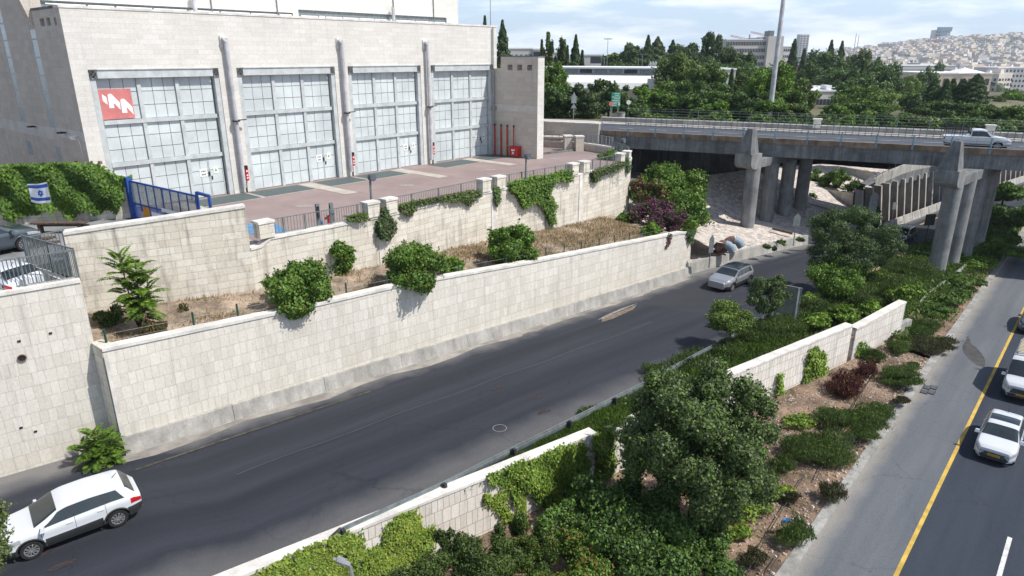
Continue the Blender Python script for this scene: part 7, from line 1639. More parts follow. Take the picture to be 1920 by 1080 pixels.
TB = [(568, 582, 2.15, 2.9, 17000, 'lf_g', 'large dark green bush spilling over the terrace edge, leftmost of the big bushes', 11), (632, 522, 1.45, 2.7, 8000, 'lf_g', 'green bush behind and right of the large dark one', 12), (772, 541, 2.15, 3.2, 18000, 'lf_g', 'big round bush at the middle of the terrace edge', 13), (850, 519, .85, 1.4, 3300, 'lf_b', 'small bright bush between the two rounder terrace bushes', 14), (958, 497, 2.05, 3.2, 15000, 'lf_g', 'bushy green shrub hanging over the terrace edge, farthest of the big bushes', 15), (1222, 441, 1.0, 1.3, 3500, 'lf_b', 'small bright green bush in front of the purple flowers', 16)]
for (px, py, r_, h, n, lf, lab, sd_) in TB:
    p = onT(px, py); shrub('bush', lab, 'bush', (p[0], p[1], p[2] - .1), r_, h, lf, int(n * 1.4), .155, leaf2='lf_r' if sd_ in (11, 13) else 'lf_b', f2=.025 if sd_ in (11, 13) else .2, k=16, seed=sd_, cr=.42, asp=.7)
# dry grass on the terrace
n = 42000; s = rng.uniform(.5, lenA * .97, n); dn = rng.uniform(0, 1, n); P = np.empty((n, 3)); keep = np.ones(n, bool)
aS_ = np.array([a_[i] for i in range(len(a_))]); bS_ = np.array([b_[i] for i in range(len(b_))]); TSx = np.array(TS)
for c_ in range(3): A_ = np.interp(s, TSx, aS_[:, c_]); B_ = np.interp(s, TSx, bS_[:, c_]); P[:, c_] = A_ + (B_ - A_) * dn
dens = .35 + .9 * np.sin(P[:, 0] * .9 + 1 + .8 * np.sin(P[:, 1] * .7)) * np.sin(P[:, 1] * 1.1) + (s - 17) / 24 + rng.normal(size=n) * .15; keep = rng.random(n) < np.clip(dens, .03, 1); P = P[keep]; P[:, 2] += .08
m_ = len(P); N = rng.normal(size=(m_, 3)); N[:, 2] *= .2
tag(leafmesh('dry_grass', P, N, rng.uniform(.12, .38, m_), .12, [M['straw'], M['lf_o']], (rng.random(m_) < .12).astype(int), up=np.tile([.1, 0, 1.0], (m_, 1)) + rng.normal(size=(m_, 3)) * .35), 'dry yellow grass covering the sloping terrace', 'grass', kind='stuff')
# bougainvillea mass by the bridge
gsp = [(13.2, 57.5, 7.0, 2.6, 2.4, 1.6), (15.2, 59.5, 6.6, 2.6, 2.4, 2.0), (13.0, 62.0, 8.0, 2.4, 2.2, 1.9), (16.0, 62.5, 7.0, 2.6, 2.4, 2.2), (17.6, 60.0, 5.6, 2.0, 2.0, 1.7), (18.6, 62.0, 5.4, 1.7, 1.8, 1.7), (14.5, 64.5, 8.5, 2.4, 2.2, 1.7), (12.4, 59.5, 7.6, 1.6, 1.8, 1.6)]
def mass(name, label, cat, blobs, leaf, n, size, leaf2=None, f2=0, asp=.7, sub=6, cr=.45):
    bl = []
    for b in blobs: bl += clumps(b[:3], b[3:], sub, cr, .8)
    z0 = min(b[2] - b[5] for b in blobs); cx = sum(b[0] for b in blobs) / len(blobs); cy = sum(b[1] for b in blobs) / len(blobs); e = E(name, (cx, cy, z0), 0, label, cat)
    P, N = blobs_pts(bl, n, .5); mats = [M[leaf]]; mi = None
    if leaf2: mats.append(M[leaf2]); mi = (rng.random(len(P)) < f2).astype(int)
    leafmesh('foliage', P, N, size * rng.uniform(.6, 1.3, len(P)), asp, mats, mi, e)
    mb = MB()
    for b in bl[::5]: mb.tube([(cx, cy, z0), ((cx + b[0]) / 2, (cy + b[1]) / 2, (z0 + b[2]) / 2 + .3), b[:3]], [.08, .05, .02], 5)
    mb.build('stem', M['bark'], e); return e
def yb(px, py, yy, rx, ry, rz): p = Y(px, py, yy); return (p[0], yy, p[2], rx, ry, rz)
mass('shrub_mass', 'large green shrub thicket between the curved parapet and the bridge', 'shrub', [yb(1225, 330, 66, 2.0, 2, 1.5), yb(1260, 325, 68, 1.8, 2, 1.4), yb(1215, 360, 63.5, 1.8, 2, 1.4), yb(1265, 360, 65, 2.1, 2, 1.8), yb(1300, 350, 67, 1.6, 2, 1.5), yb(1300, 385, 62, 1.6, 2, 1.8), yb(1270, 395, 60, 1.8, 2, 1.6), yb(1312, 405, 59, 1.2, 1.6, 1.7), yb(1285, 425, 57.5, 1.2, 1.5, 1.3), yb(1175, 408, 57.5, .9, 1.2, .7)], 'lf_g', 34000, .26, 'lf_b', .22)
mass('bougainvillea', 'broad mound of deep purple flowers above the right end of the long wall', 'flowering shrub', [yb(1232, 402, 57, 1.6, 1.6, 1.2), yb(1200, 402, 57.5, 1.2, 1.4, 1.0), yb(1262, 416, 56, 1.2, 1.3, 1.0), yb(1235, 425, 55, 1.2, 1.1, .8)], 'lf_p', 13000, .17, 'lf_d', .42)
mass('bougainvillea', 'red flowering shrub higher up beside the curved parapet', 'flowering shrub', [yb(1200, 345, 62.6, 1.0, 1.0, .8), yb(1228, 350, 62.4, .9, .9, .7), yb(1240, 365, 61.6, .6, .8, .6), yb(1212, 368, 61.8, .8, .8, .6)], 'lf_pk', 3800, .18, 'lf_g', .55)
ivy('thin strand of purple flowers hanging down the long wall', [(1252, 438), (1259, 436), (1256, 452), (1250, 466), (1245, 468), (1250, 452)], A0, A1, 240, .12, 'lf_p', thick=.2, cat='flowering strand', leaf2='lf_g', f2=.3, name='hanging_flowers')
ivy('dark creeper tail hanging at the right end of the long wall', [(1286, 432), (1302, 430), (1298, 445), (1293, 456), (1288, 450)], A0, A1, 350, .15, 'lf_d', thick=.3, cat='creeper', name='creeper')
# creepers on the curved parapet
def dseg(px):
    q, d = nearD(px, 400); return (q[0] - d[0], q[1] - d[1]), (q[0] + d[0], q[1] + d[1])
def dcreep(label, poly, n, size, leaf, thick, leaf2=None, f2=0, holes=0, cat='creeper', fence=0):
    # follow the curve: sample photo polygon, drop each leaf on to the parapet face
    xs = [p[0] for p in poly]; ys = [p[1] for p in poly]; X = rng.uniform(min(xs), max(xs), n * 4); Yy = rng.uniform(min(ys), max(ys), n * 4); k = inpoly(X + rng.normal(size=n * 4) * 1.2, Yy + rng.normal(size=n * 4) * 1.2, poly); X = X[k][:n]; Yy = Yy[k][:n]; P = []; N = []
    segs = [(D3[i], D3[i + 1]) for i in range(len(D3) - 1)]
    tab = {}
    for x, y in zip(X, Yy):
        kx = int(x); r_ = tab.get(kx)
        if r_ is None: r_ = nearD(kx, 380); tab[kx] = r_
        if not r_: continue
        q, d = r_; q = L(x, y, (q[0] - d[0], q[1] - d[1]), (q[0] + d[0], q[1] + d[1])); o_ = thick * random.random() - .1 * (q[2] > 10.95); P.append((q[0] + d[1] * o_, q[1] - d[0] * o_, q[2])); N.append((d[1], -d[0], .5))
    P = np.array(P); N = np.array(N) + rng.normal(size=(len(P), 3)) * .5; i0 = int(P[:, 2].argmin()); e = E('creeper', tuple(P.mean(0)[:2]) + (float(P[i0, 2]),), 0, label, cat)
    mats = [M[leaf]]; mi = None
    if leaf2: mats.append(M[leaf2]); mi = (rng.random(len(P)) < f2).astype(int)
    leafmesh('foliage', P, N, size * rng.uniform(.6, 1.3, len(P)), .7, mats, mi, e)
    mb = MB()
    for _ in range(4):
        a, b = P[random.randrange(len(P))], P[random.randrange(len(P))]; mb.tube([a, (a + b) / 2 + np.array([0, 0, .06]), b], .012, 4)
    mb.build('stem', M['bark'], e)
dcreep('dark creeper along the parapet top between the first and second pillar pairs', [(746, 385), (770, 378), (830, 368), (880, 358), (900, 356), (900, 366), (888, 372), (876, 386), (868, 378), (830, 378), (780, 385), (765, 405), (750, 398)], 3800, .15, 'lf_s2', .3, 'lf_g', .3)
dcreep('dark drooping creeper hanging between the first two pillars', [(712, 392), (720, 388), (726, 408), (736, 418), (733, 435), (722, 450), (712, 448), (702, 432), (704, 415), (712, 405)], 2600, .15, 'lf_d', .5, 'lf_s2', .4)
dcreep('small creeper tuft left of the first pillar', [(648, 412), (660, 402), (684, 398), (688, 410), (668, 415), (655, 416)], 700, .14, 'lf_s2', .3, 'lf_g', .4)
dcreep('narrow creeper hanging between the second pair of pillars', [(923, 350), (935, 350), (935, 375), (929, 388), (923, 375)], 700, .14, 'lf_d', .3, 'lf_g', .3)
dcreep('bright green creeper falling far down the parapet wall', [(952, 342), (985, 334), (1000, 330), (1025, 328), (1050, 320), (1070, 318), (1068, 340), (1040, 338), (1030, 355), (1026, 362), (1040, 385), (1034, 400), (1038, 418), (1030, 425), (1020, 400), (1014, 390), (1000, 380), (985, 385), (980, 393), (972, 380), (965, 365), (952, 358)], 8500, .17, 'lf_g', .45, 'lf_b', .3)
dcreep('dark creeper along the parapet right of the third pillar pair', [(1105, 322), (1125, 315), (1150, 308), (1165, 302), (1170, 308), (1150, 320), (1122, 328), (1115, 342), (1108, 340)], 2600, .16, 'lf_s2', .4, 'lf_g', .3)
dcreep('small creeper between the two farthest pillars', [(1170, 296), (1178, 296), (1180, 315), (1174, 325), (1171, 310)], 500, .15, 'lf_d', .3)
for (px, py, yy, r_, h, lab) in [(1150, 290, 66.5, 1.6, 1.0, 'dark planter shrub inside the curved end of the forecourt'), (1080, 250, 80, 3.0, 1.0, 'low green hedge behind the low parapet at the end of the forecourt'), (1045, 248, 81, 3.0, 1.0, 'bright low planting left of the square stone end wall')]:
    p = Y(px, py, yy); shrub('shrub', lab, 'shrub', (p[0], yy, 10.4), r_, p[2] - 10.4 + .5, 'lf_g', 3500, .22, leaf2='lf_b', f2=.3)
# ---- grass and shrubs on the ramp bed
def bedpts(s0, s1, n, dz=.12, lo=.05, hi=.95):
    s = rng.uniform(s0, s1, n); f = rng.uniform(lo, hi, n); out = []
    ek = np.array([[EK[i][0], EK[i][1], EK[i][2]] for i in seg]); em = np.array([[EM[i][0], EM[i][1], EK[i][2]] for i in seg]); sx = np.array([SS[i] for i in seg])
    P = np.stack([np.interp(s, sx, ek[:, c]) * (1 - f) + np.interp(s, sx, em[:, c]) * f for c in range(3)], 1); P[:, 2] += dz; return P
P = np.concatenate([bedpts(9, 30, 26000), bedpts(28, 44, 16000)]); m_ = len(P); N = rng.normal(size=(m_, 3)); N[:, 2] *= .25; hh = .16 + .22 * (.5 + .5 * np.sin(P[:, 0] * 2.1) * np.sin(P[:, 1] * 2.7)); P[:, 2] += hh * .6
tag(leafmesh('grass', P, N, hh * rng.uniform(.8, 1.6, m_), .16, [M['grass'], M['lf_s']], (rng.random(m_) < .4).astype(int), up=np.tile([0, 0, 1.0], (m_, 1)) + rng.normal(size=(m_, 3)) * .3), 'tufty green grass in the bed between crash barrier and median wall', 'grass', kind='stuff')
def mound(px, py, z, r_, h, lf, lab, n=None, group=None, l2='lf_s2', f2=.3, size=.15, ry=None, rot=.7, cat='shrub'):
    p = G(px, py, z); n = n or int(2600 * r_ * (ry or r_) + 1200); return shrub('creeping_shrub', lab, cat, p, r_, h, lf, n, size, group, k=12, leaf2=l2, f2=f2, spiky=True, rot=rot, ry=ry, stem=False, asp=.22, cr=.55)
for (px, py, r_, h, lab, lf, ry) in [(1118, 790, 1.0, .7, 'dark shrub beside the crash barrier, left of the big roadside tree', 'lf_s', .7), (1235, 715, 1.6, .9, 'dark spiky shrub right behind the big roadside tree', 'lf_s', 1.0), (1300, 690, 1.7, .9, 'low dark spiky shrub on the ramp bed below the bright small tree', 'lf_s', 1.1), (1355, 672, 1.5, 1.0, 'low dark spiky shrub beside the bright small tree', 'lf_s', 1.1), (1410, 640, 1.5, 1.1, 'round dark shrub left of the big sign posts', 'lf_s', 1.3), (1460, 628, 1.6, 1.2, 'broad rounded olive shrub in front of the big sign', 'lf_s', 1.3), (1530, 590, 2.0, 1.2, 'dark shrub right of the big sign', 'lf_s', 1.5), (1590, 570, 2.2, 1.2, 'wide dark shrub above the median wall near its far end', 'lf_s', 1.6), (1650, 545, 2.2, 1.3, 'wide dark shrub before the right pier', 'lf_s', 1.6), (1700, 520, 2.2, 1.2, 'dark green shrub at the foot of the right pier', 'lf_s', 1.8)]:
    mound(px, py, 3.35, r_ * 1.25, h * 1.15, lf, lab, ry=ry * 1.25)
def vine(px, py, z, r_, h, lab, n=4500, lf='lf_b', l2='lf_y', ry=None, rot=.7, f2=.15, size=.19): return shrub('vine', lab, 'creeper', G(px, py, z), r_, h, lf, n, size, None, 12, l2, f2, rot=rot, ry=ry, asp=.8, stem=False, cr=.5)
for (px, py, r_, ry, h, lab) in [(1530, 612, 1.5, .8, .9, 'bright leafy vine behind the median wall, left end near the sign'), (1585, 600, 1.6, .9, 1.0, 'bright leafy vine tumbling over the gap in the median wall'), (1635, 590, 1.4, .8, 1.1, 'bright leafy vine hanging over the gap before the last wall section'), (1600, 520, 1.4, .8, .8, 'bright vine running up toward the bridge, near part'), (1650, 530, 1.7, .9, .9, 'bright vine running toward the pier, middle part'), (1700, 553, 1.8, 1.0, .9, 'bright vine beyond the square end of the median wall'), (1520, 575, 1.0, .8, 1.3, 'bright vine climbing beside the big sign')]:
    vine(px, py, 3.6, r_, h, lab, ry=ry)
# ground cover beyond the median wall, in the bridge shadow and past it
n = 60000; ii = np.array([EK[i][:3] for i in rest]); jj = np.array([kh(EK[i]) for i in rest]); sx = np.array([SS[i] for i in rest]); s = rng.uniform(42, 110, n); f = rng.beta(1.1, 1.5, n)
P = np.stack([np.interp(s, sx, ii[:, c]) * (1 - f) + np.interp(s, sx, jj[:, c]) * f for c in range(3)], 1); P[:, 2] = np.where(f < .5, P[:, 2] * 0 + np.interp(s, sx, ii[:, 2]) * (1 - 2 * f) + 2.3 * 2 * f, 2.3 * (2 - 2 * f) + 1.4 * (2 * f - 1)) + .1
k = (np.sin(P[:, 0] * .7 + 2) * np.sin(P[:, 1] * .6) + rng.normal(size=n) * .3) > -.45; P = P[k]; m_ = len(P); N = rng.normal(size=(m_, 3)); N[:, 2] = np.abs(N[:, 2]) * .6; P[:, 2] += rng.uniform(0, .3, m_)
tag(leafmesh('ground_cover', P, N, rng.uniform(.2, .42, m_), .35, [M['lf_s'], M['lf_g']], (rng.random(m_) < .4).astype(int), up=np.tile([0, 0, 1.0], (m_, 1)) + rng.normal(size=(m_, 3)) * .5), 'low green ground cover between the roads under and beyond the bridge', 'ground cover', kind='stuff')
# trees on the bed
p = G(1366, 655, 3.4); tree('small_tree', 'small bright olive-green tree with lumpy crown beside the ramp', 'tree', p, 2.9, 1.55, 'lf_o', 16000, .115, k=14, cz=.66, tr=.06, leaf2='lf_b', f2=.35, seed=31, cr=.42)
p = G(1437, 618, 3.4); tree('small_tree', 'thin dark tree in front of the big sign', 'tree', p, 3.9, 1.45, 'lf_bl', 13000, .125, k=16, cz=.64, tr=.07, leaf2='lf_g', f2=.2, seed=32, cr=.30, fill=.9)
p = G(1600, 555, 3.2); tree('pine_tree', 'large dark feathery tree in the shade before the bridge', 'tree', p, 6.2, 3.6, 'lf_d', 42000, .17, k=26, cz=.62, tr=.13, leaf2='lf_bl', f2=.3, seed=33, cr=.28, fill=.95, lean=(-.4, .6), asp=.4)
p = G(1558, 575, 3.3); tree('small_tree', 'round yellow-green tree in front of the large dark feathery tree', 'tree', p, 3.6, 2.0, 'lf_g', 17000, .135, k=14, cz=.62, tr=.08, leaf2='lf_b', f2=.35, seed=34, cr=.4)
# big roadside tree in front of the wall, and things at its foot
p = (7.25, 23.1, 1.5); tree('roadside_tree', 'big blue-green tree in front of the median wall', 'tree', p, 7.3, 3.05, 'lf_bl', 150000, .115, k=60, cz=.60, tr=.16, leaf2='lf_g', f2=.3, seed=41, cr=.25, fill=.92, crz=3.0, asp=.75)
mass('shrub_mass', 'thick green shrubs at the foot of the big blue-green tree', 'shrub', [yb(1180, 975, 21.5, 1.2, 1.1, 1.0), yb(1160, 925, 23.0, .9, .7, 1.0), yb(1215, 1040, 20.5, 1.1, 1.0, .9), yb(1300, 1020, 21.5, 1.1, 1.0, 1.0), yb(1340, 1040, 21.4, .7, .8, 1.0), yb(1260, 1080, 19.8, 1.3, 1, .8), yb(1140, 960, 22.0, 1.2, .8, 1.3), yb(1180, 1060, 20.2, 1.2, .9, 1.0), yb(1150, 1010, 21.0, 1.1, .8, 1.1), yb(1240, 1000, 21.5, 1.4, .9, 1.3), yb(1330, 980, 22.4, .9, .9, 1.2), yb(1350, 1075, 20.6, .9, .9, .9), yb(1215, 985, 22.0, 1.2, .8, 1.2), yb(1250, 960, 22.6, 1.0, .8, 1.3), yb(1060, 975, 21.6, .9, .6, .8), yb(1100, 930, 22.8, .8, .6, 1.0), yb(1025, 995, 20.9, .7, .5, .8), yb(1090, 985, 21.6, .9, .6, .9)], 'lf_d', 88000, .13, 'lf_g', .55)
mass('juniper_shrub', 'loose dark needle shrub below the ivy at the bottom of the picture', 'shrub', [yb(870, 1035, 18.6, 1.15, .7, .8), yb(810, 1070, 17.8, 1.0, .7, .7), yb(905, 1075, 18.0, 1.1, .7, .8), yb(840, 1008, 18.9, .5, .4, .5), yb(760, 1100, 17.3, .9, .7, .6), yb(940, 1050, 18.8, .8, .6, .8), yb(930, 1010, 19.8, .5, .4, .6)], 'lf_s', 42000, .12, 'lf_s2', .4, asp=.3, cr=.35, sub=10)
mass('juniper_shrub', 'upright dark needle shrub against the median wall left of the berried shrub', 'shrub', [yb(975, 990, 20.4, .5, .4, .9), yb(985, 1040, 19.4, .7, .6, .9), yb(1005, 1080, 18.8, .9, .6, .7), yb(1020, 1040, 19.6, .7, .5, .8)], 'lf_s', 22000, .12, 'lf_r', .08, asp=.3, cr=.35, sub=9)
mass('berry_shrub', 'green shrub dotted with orange berries at the bottom of the picture', 'shrub', [yb(1075, 1035, 20.4, 1.0, .6, .9), yb(1095, 1080, 19.6, 1.0, .6, .7), yb(1050, 1085, 19.2, .8, .6, .6), yb(1120, 1040, 20.6, .8, .6, .8)], 'lf_g', 22000, .11, 'lf_r', .18)
# ivy on the median wall
a = MWp[2]; b = MWp[3]
ivy('yellow-green ivy covering the bottom-left end of the median wall', [(470, 1085), (500, 1066), (560, 1035), (600, 1012), (640, 1003), (672, 1002), (680, 1040), (700, 1080), (690, 1120), (600, 1150), (480, 1120)], a, b, 15000, .115, 'lf_y', .22, leaf2='lf_b', f2=.2, holes=.10)
ivy('yellow-green ivy in two tongues left of the needle shrub', [(690, 1035), (715, 1025), (725, 985), (755, 960), (775, 958), (783, 985), (795, 1000), (808, 985), (815, 1010), (800, 1040), (790, 1090), (760, 1100), (700, 1090), (690, 1060)], a, b, 9000, .115, 'lf_y', .2, leaf2='lf_b', f2=.2, holes=.08)
ivy('thick ivy pouring over the median wall left of the big tree', [(910, 890), (940, 888), (950, 870), (1000, 862), (1030, 845), (1085, 830), (1098, 842), (1100, 880), (1110, 930), (1100, 990), (1070, 1000), (1055, 960), (1020, 955), (1000, 930), (980, 918), (968, 950), (958, 915), (935, 905), (915, 900)], a, b, 17000, .12, 'lf_b', .35, leaf2='lf_y', f2=.42, holes=.16)
ivy('branching strands of ivy across the bare median wall', [(905, 925), (912, 925), (920, 938), (935, 925), (950, 918), (956, 924), (940, 935), (945, 950), (955, 968), (965, 985), (972, 960), (975, 930), (983, 930), (985, 960), (978, 995), (965, 1010), (950, 985), (938, 960), (925, 948), (908, 940)], a, b, 2600, .11, 'lf_y', .15, leaf2='lf_b', f2=.3)
ivy('bright ivy in the gap between the first two median wall sections', [(1105, 820), (1120, 808), (1140, 800), (1150, 815), (1145, 850), (1140, 900), (1150, 960), (1120, 985), (1105, 950), (1112, 900), (1118, 860)], a, (b[0] + 4, b[1] + 2.9), 7000, .125, 'lf_b', .45, leaf2='lf_y', f2=.35)
ivy('light green ivy column on the median wall behind the maroon shrub', [(1455, 700), (1462, 702), (1462, 735), (1475, 738), (1500, 735), (1510, 690), (1515, 655), (1528, 650), (1545, 668), (1548, 700), (1540, 745), (1520, 775), (1470, 780), (1455, 760)], MWp[4], MWp[5], 6500, .17, 'lf_b', .35, leaf2='lf_y', f2=.4, holes=.05)
ivy('few ivy strands trailing down the median wall below the bright vine', [(1605, 655), (1612, 640), (1620, 640), (1632, 665), (1628, 680), (1615, 690), (1606, 680)], MWp[4], MWp[5], 500, .15, 'lf_b', .2)
# soil strip planting
zS = 1.62
LST = [(1585, 735, 1.5, 1.1, 1.15, 'lf_m', 'spiky maroon shrub against the median wall'), (1620, 705, .9, .7, .9, 'lf_m', 'smaller maroon shrub behind the spiky one'),
 (1632, 677, 1.0, .7, .75, 'lf_s', 'dark mound right of the maroon shrubs'), (1690, 715, 1.9, 1.1, .7, 'lf_s', 'broad green mound beside the highway kerb, right of the maroon shrub'), (1680, 660, 1.2, .8, .6, 'lf_s', 'low green mound between bare soil and the highway'),
 (1750, 655, 2.0, 1.1, .6, 'lf_s2', 'wide mottled mound by the highway kerb'), (1735, 620, 2.0, 1.1, .6, 'lf_s', 'low green mat beyond the mottled mound'), (1665, 640, .8, .6, .6, 'lf_s2', 'small grey tuft by the end of the median wall'),
 (1720, 640, .9, .6, .4, 'lf_s2', 'thin grey-green tuft on the bare soil'), (1570, 790, 1.5, 1.0, .7, 'lf_s', 'dark green mound below the ivy column'), (1635, 785, 1.6, .9, .7, 'lf_s', 'dark green mound near the drain grates'), (1620, 815, 1.5, .9, .7, 'lf_s', 'dark mound touching the highway kerb, middle one'),
 (1545, 855, 2.2, 1.4, .85, 'lf_s', 'largest dark green mound on the planted strip'), (1500, 850, 1.4, .9, .7, 'lf_s', 'left shoulder of the largest mound'), (1560, 930, .8, .7, .6, 'lf_s2', 'small brownish mound at the kerb'), (1462, 880, .8, .6, .55, 'lf_s', 'small dark mound in front of the big tree'),
 (1430, 915, .9, .7, .7, 'lf_s', 'rounded mound half covered by vine'), (1490, 1010, 1.0, .8, .75, 'lf_s', 'rounded two-tone mound near the bottom edge of the highway kerb'), (1690, 755, .7, .4, .3, 'lf_s2', 'flat grey mat by the drain grates'), (1555, 800, .8, .5, .45, 'lf_s2', 'small rusty tuft between two dark mounds'),
 (1710, 690, .6, .45, .35, 'lf_s', 'little green tuft above the damp patch'), (1480, 935, .6, .4, .3, 'lf_s2', 'small dry tuft on the bare soil'), (1410, 1050, .7, .5, .3, 'lf_s2', 'sparse dry tuft at the bottom of the planted strip')]
for (px, py, r_, ry, h, lf, lab) in LST:
    r_ *= 1.04; ry *= 1.04; h *= 1.3
    mound(px, py, zS, r_, h, lf, lab, ry=ry, l2='lf_r' if lf == 'lf_m' else ('lf_s2' if lf == 'lf_s' else 'lf_m'), f2=.25 if lf != 'lf_s2' else .2, size=.13, n=int(5200 * r_ * ry + 1200))
for (px, py, r_, ry, h, lab) in [(1395, 955, 1.5, 1.0, .6, 'yellow-green creeper in front of the big tree'), (1500, 795, 1.2, .8, .6, 'yellow-green creeper below the ivy column'), (1385, 1003, .7, .4, .35, 'small yellow-green creeper on the bare soil'), (1460, 925, .8, .5, .35, 'tiny yellow-green creeper patch between mounds'), (1415, 915, .9, .7, .6, 'yellow-green creeper touching the big tree'), (1680, 610, .8, .5, .4, 'bright creeper at the far end of the planted strip')]:
    vine(px, py, zS, r_, h, lab, n=1500, lf='lf_y', l2='lf_b', ry=ry, f2=.5, size=.13)
# weeds and litter over the soil: uncountable sprinkle
n = 9000; s = rng.uniform(0, 42, n); P = []
for k in range(n):
    p = EM[0] if False else None
ek = np.array([[EM[i][0], EM[i][1]] for i in seg]); kk = np.array([kh(EM[i])[:2] for i in seg]); sx = np.array([SS[i] for i in seg]); f = rng.uniform(.02, .98, n)
P = np.stack([np.interp(s, sx, ek[:, 0]) * (1 - f) + np.interp(s, sx, kk[:, 0]) * f, np.interp(s, sx, ek[:, 1]) * (1 - f) + np.interp(s, sx, kk[:, 1]) * f, 1.75 - .3 * f + .04], 1)
k = (np.sin(P[:, 0] * 1.7) * np.sin(P[:, 1] * 1.3) + rng.normal(size=n) * .35) > .25; P = P[k]; N = rng.normal(size=(len(P), 3)); N[:, 2] += 1
tag(leafmesh('weeds', P, N, rng.uniform(.05, .2, len(P)), .3, [M['lf_s2'], M['straw'], M['lf_b']], rng.integers(0, 3, len(P))), 'sparse weeds and dead leaves over the brown soil', 'weeds', kind='stuff')
n = 5200; s = rng.uniform(0, 43, n); f = rng.uniform(.02, 1.0, n); X = np.interp(s, sx, ek[:, 0]) * (1 - f) + np.interp(s, sx, kk[:, 0]) * f; Yv = np.interp(s, sx, ek[:, 1]) * (1 - f) + np.interp(s, sx, kk[:, 1]) * f
mb = MB()
for i in range(n):
    r_ = rng.uniform(.02, .07) * (1.6 if f[i] > .9 else 1); z = 1.75 - .33 * f[i]; mb.hexa([(X[i] - r_, Yv[i], z), (X[i], Yv[i] - r_ * .8, z), (X[i] + r_, Yv[i], z), (X[i], Yv[i] + r_, z)], [(X[i] - r_ * .5, Yv[i], z + r_ * .7), (X[i], Yv[i] - r_ * .4, z + r_ * .7), (X[i] + r_ * .5, Yv[i], z + r_ * .7), (X[i], Yv[i] + r_ * .5, z + r_ * .7)], int(rng.integers(0, 2)))
tag(mb.build('pebbles', [M['rockw'], M['soil']]), 'loose pebbles strewn over the planted soil', 'pebbles', kind='stuff')
for (pts_, lab) in [([(1508, 893), (1480, 935), (1450, 985), (1425, 1030), (1395, 1085)], 'thin dark irrigation hose along the soil below the mounds'), ([(1462, 1040), (1448, 1060), (1440, 1085)], 'short piece of thin hose near the bottom edge'), ([(1640, 700), (1600, 760), (1560, 830), (1530, 900)], 'thin irrigation hose between the kerb-side mounds')]:
    P = [G(x, y, 1.66) for x, y in pts_]; tag(MB().tube([(p[0], p[1], 1.70) for p in P], .02, 5).build('hose', M['darkp']), lab, 'hose')
p = G(1470, 994, 1.7); tag(MB().hexa([(p[0] - .22, p[1] - .05, 2.12), (p[0] + .15, p[1] - .1, 2.1), (p[0] + .22, p[1] + .12, 2.14), (p[0] - .1, p[1] + .1, 2.16)], [(p[0] - .16, p[1] - .03, 2.2), (p[0] + .1, p[1] - .06, 2.22), (p[0] + .2, p[1] + .08, 2.26), (p[0] - .05, p[1] + .06, 2.2)]).build('plastic_bag', M['bluep']), 'scrap of blue plastic caught on the two-tone mound', 'litter')
# greenery right of the right pier, in the shade of the bridge and beyond
for (px, py, z, r_, ry, h, lf, lab) in [(1780, 560, 1.9, 2.4, 1.6, .7, 'lf_s', 'dark ground shrub in the bridge shadow near the kerb'), (1800, 530, 1.9, 2.4, 1.8, .7, 'lf_s', 'dark ground shrub in the bridge shadow, farther one'), (1750, 585, 1.8, 1.8, 1.2, .6, 'lf_s', 'dark ground shrub in the bridge shadow, nearer the wall end'), (1850, 470, 1.9, 2.5, 2, 1.4, 'lf_g', 'green shrub right of the last pier column'), (1880, 455, 1.9, 3, 2, 1.6, 'lf_s', 'low dark shrub mat below the roadside tree beyond the bridge'), (1830, 500, 1.9, 2.2, 1.5, .9, 'lf_b', 'bright shrub in the sun just past the bridge shadow'), (1905, 480, 1.9, 2.2, 1.6, 1.0, 'lf_g', 'green shrub next to the highway kerb beyond the shadow'), (1835, 440, 2.0, 1.3, 1.0, 2.0, 'lf_b', 'bright green sapling beside the last pier column'), (1822, 412, 2.0, 1.1, .9, 1.2, 'lf_b', 'bright sapling partly behind the pier, farther one'), (1700, 500, 2.6, 3.0, 1.2, .5, 'lf_d', 'flat dark ground cover under the bridge'), (1770, 470, 2.2, 2.0, 1.5, .6, 'lf_d', 'dark ground cover between the right pier columns')]:
    shrub('shrub', lab, 'shrub', G(px, py, z), r_, h, lf, int(1500 * r_ * ry + 1500), .22, None, 12, 'lf_g' if lf != 'lf_g' else 'lf_b', .3, ry=ry, rot=.7, stem=h > 2)
p = G(1888, 440, 2.0); tree('roadside_tree', 'dark rounded tree beside the road beyond the bridge', 'tree', (p[0], p[1], 2.0), 3.3, 3.2, 'lf_g', 12000, .32, k=18, cz=.58, tr=.15, seed=51, leaf2='lf_d', f2=.4)
p = G(1925, 425, 2.0); tree('roadside_tree', 'tree at the right edge beyond the dark rounded one', 'tree', (p[0] + 4, p[1] + 10, 2.0), 3.2, 2.8, 'lf_g', 8000, .34, k=14, cz=.6, tr=.15, seed=52)
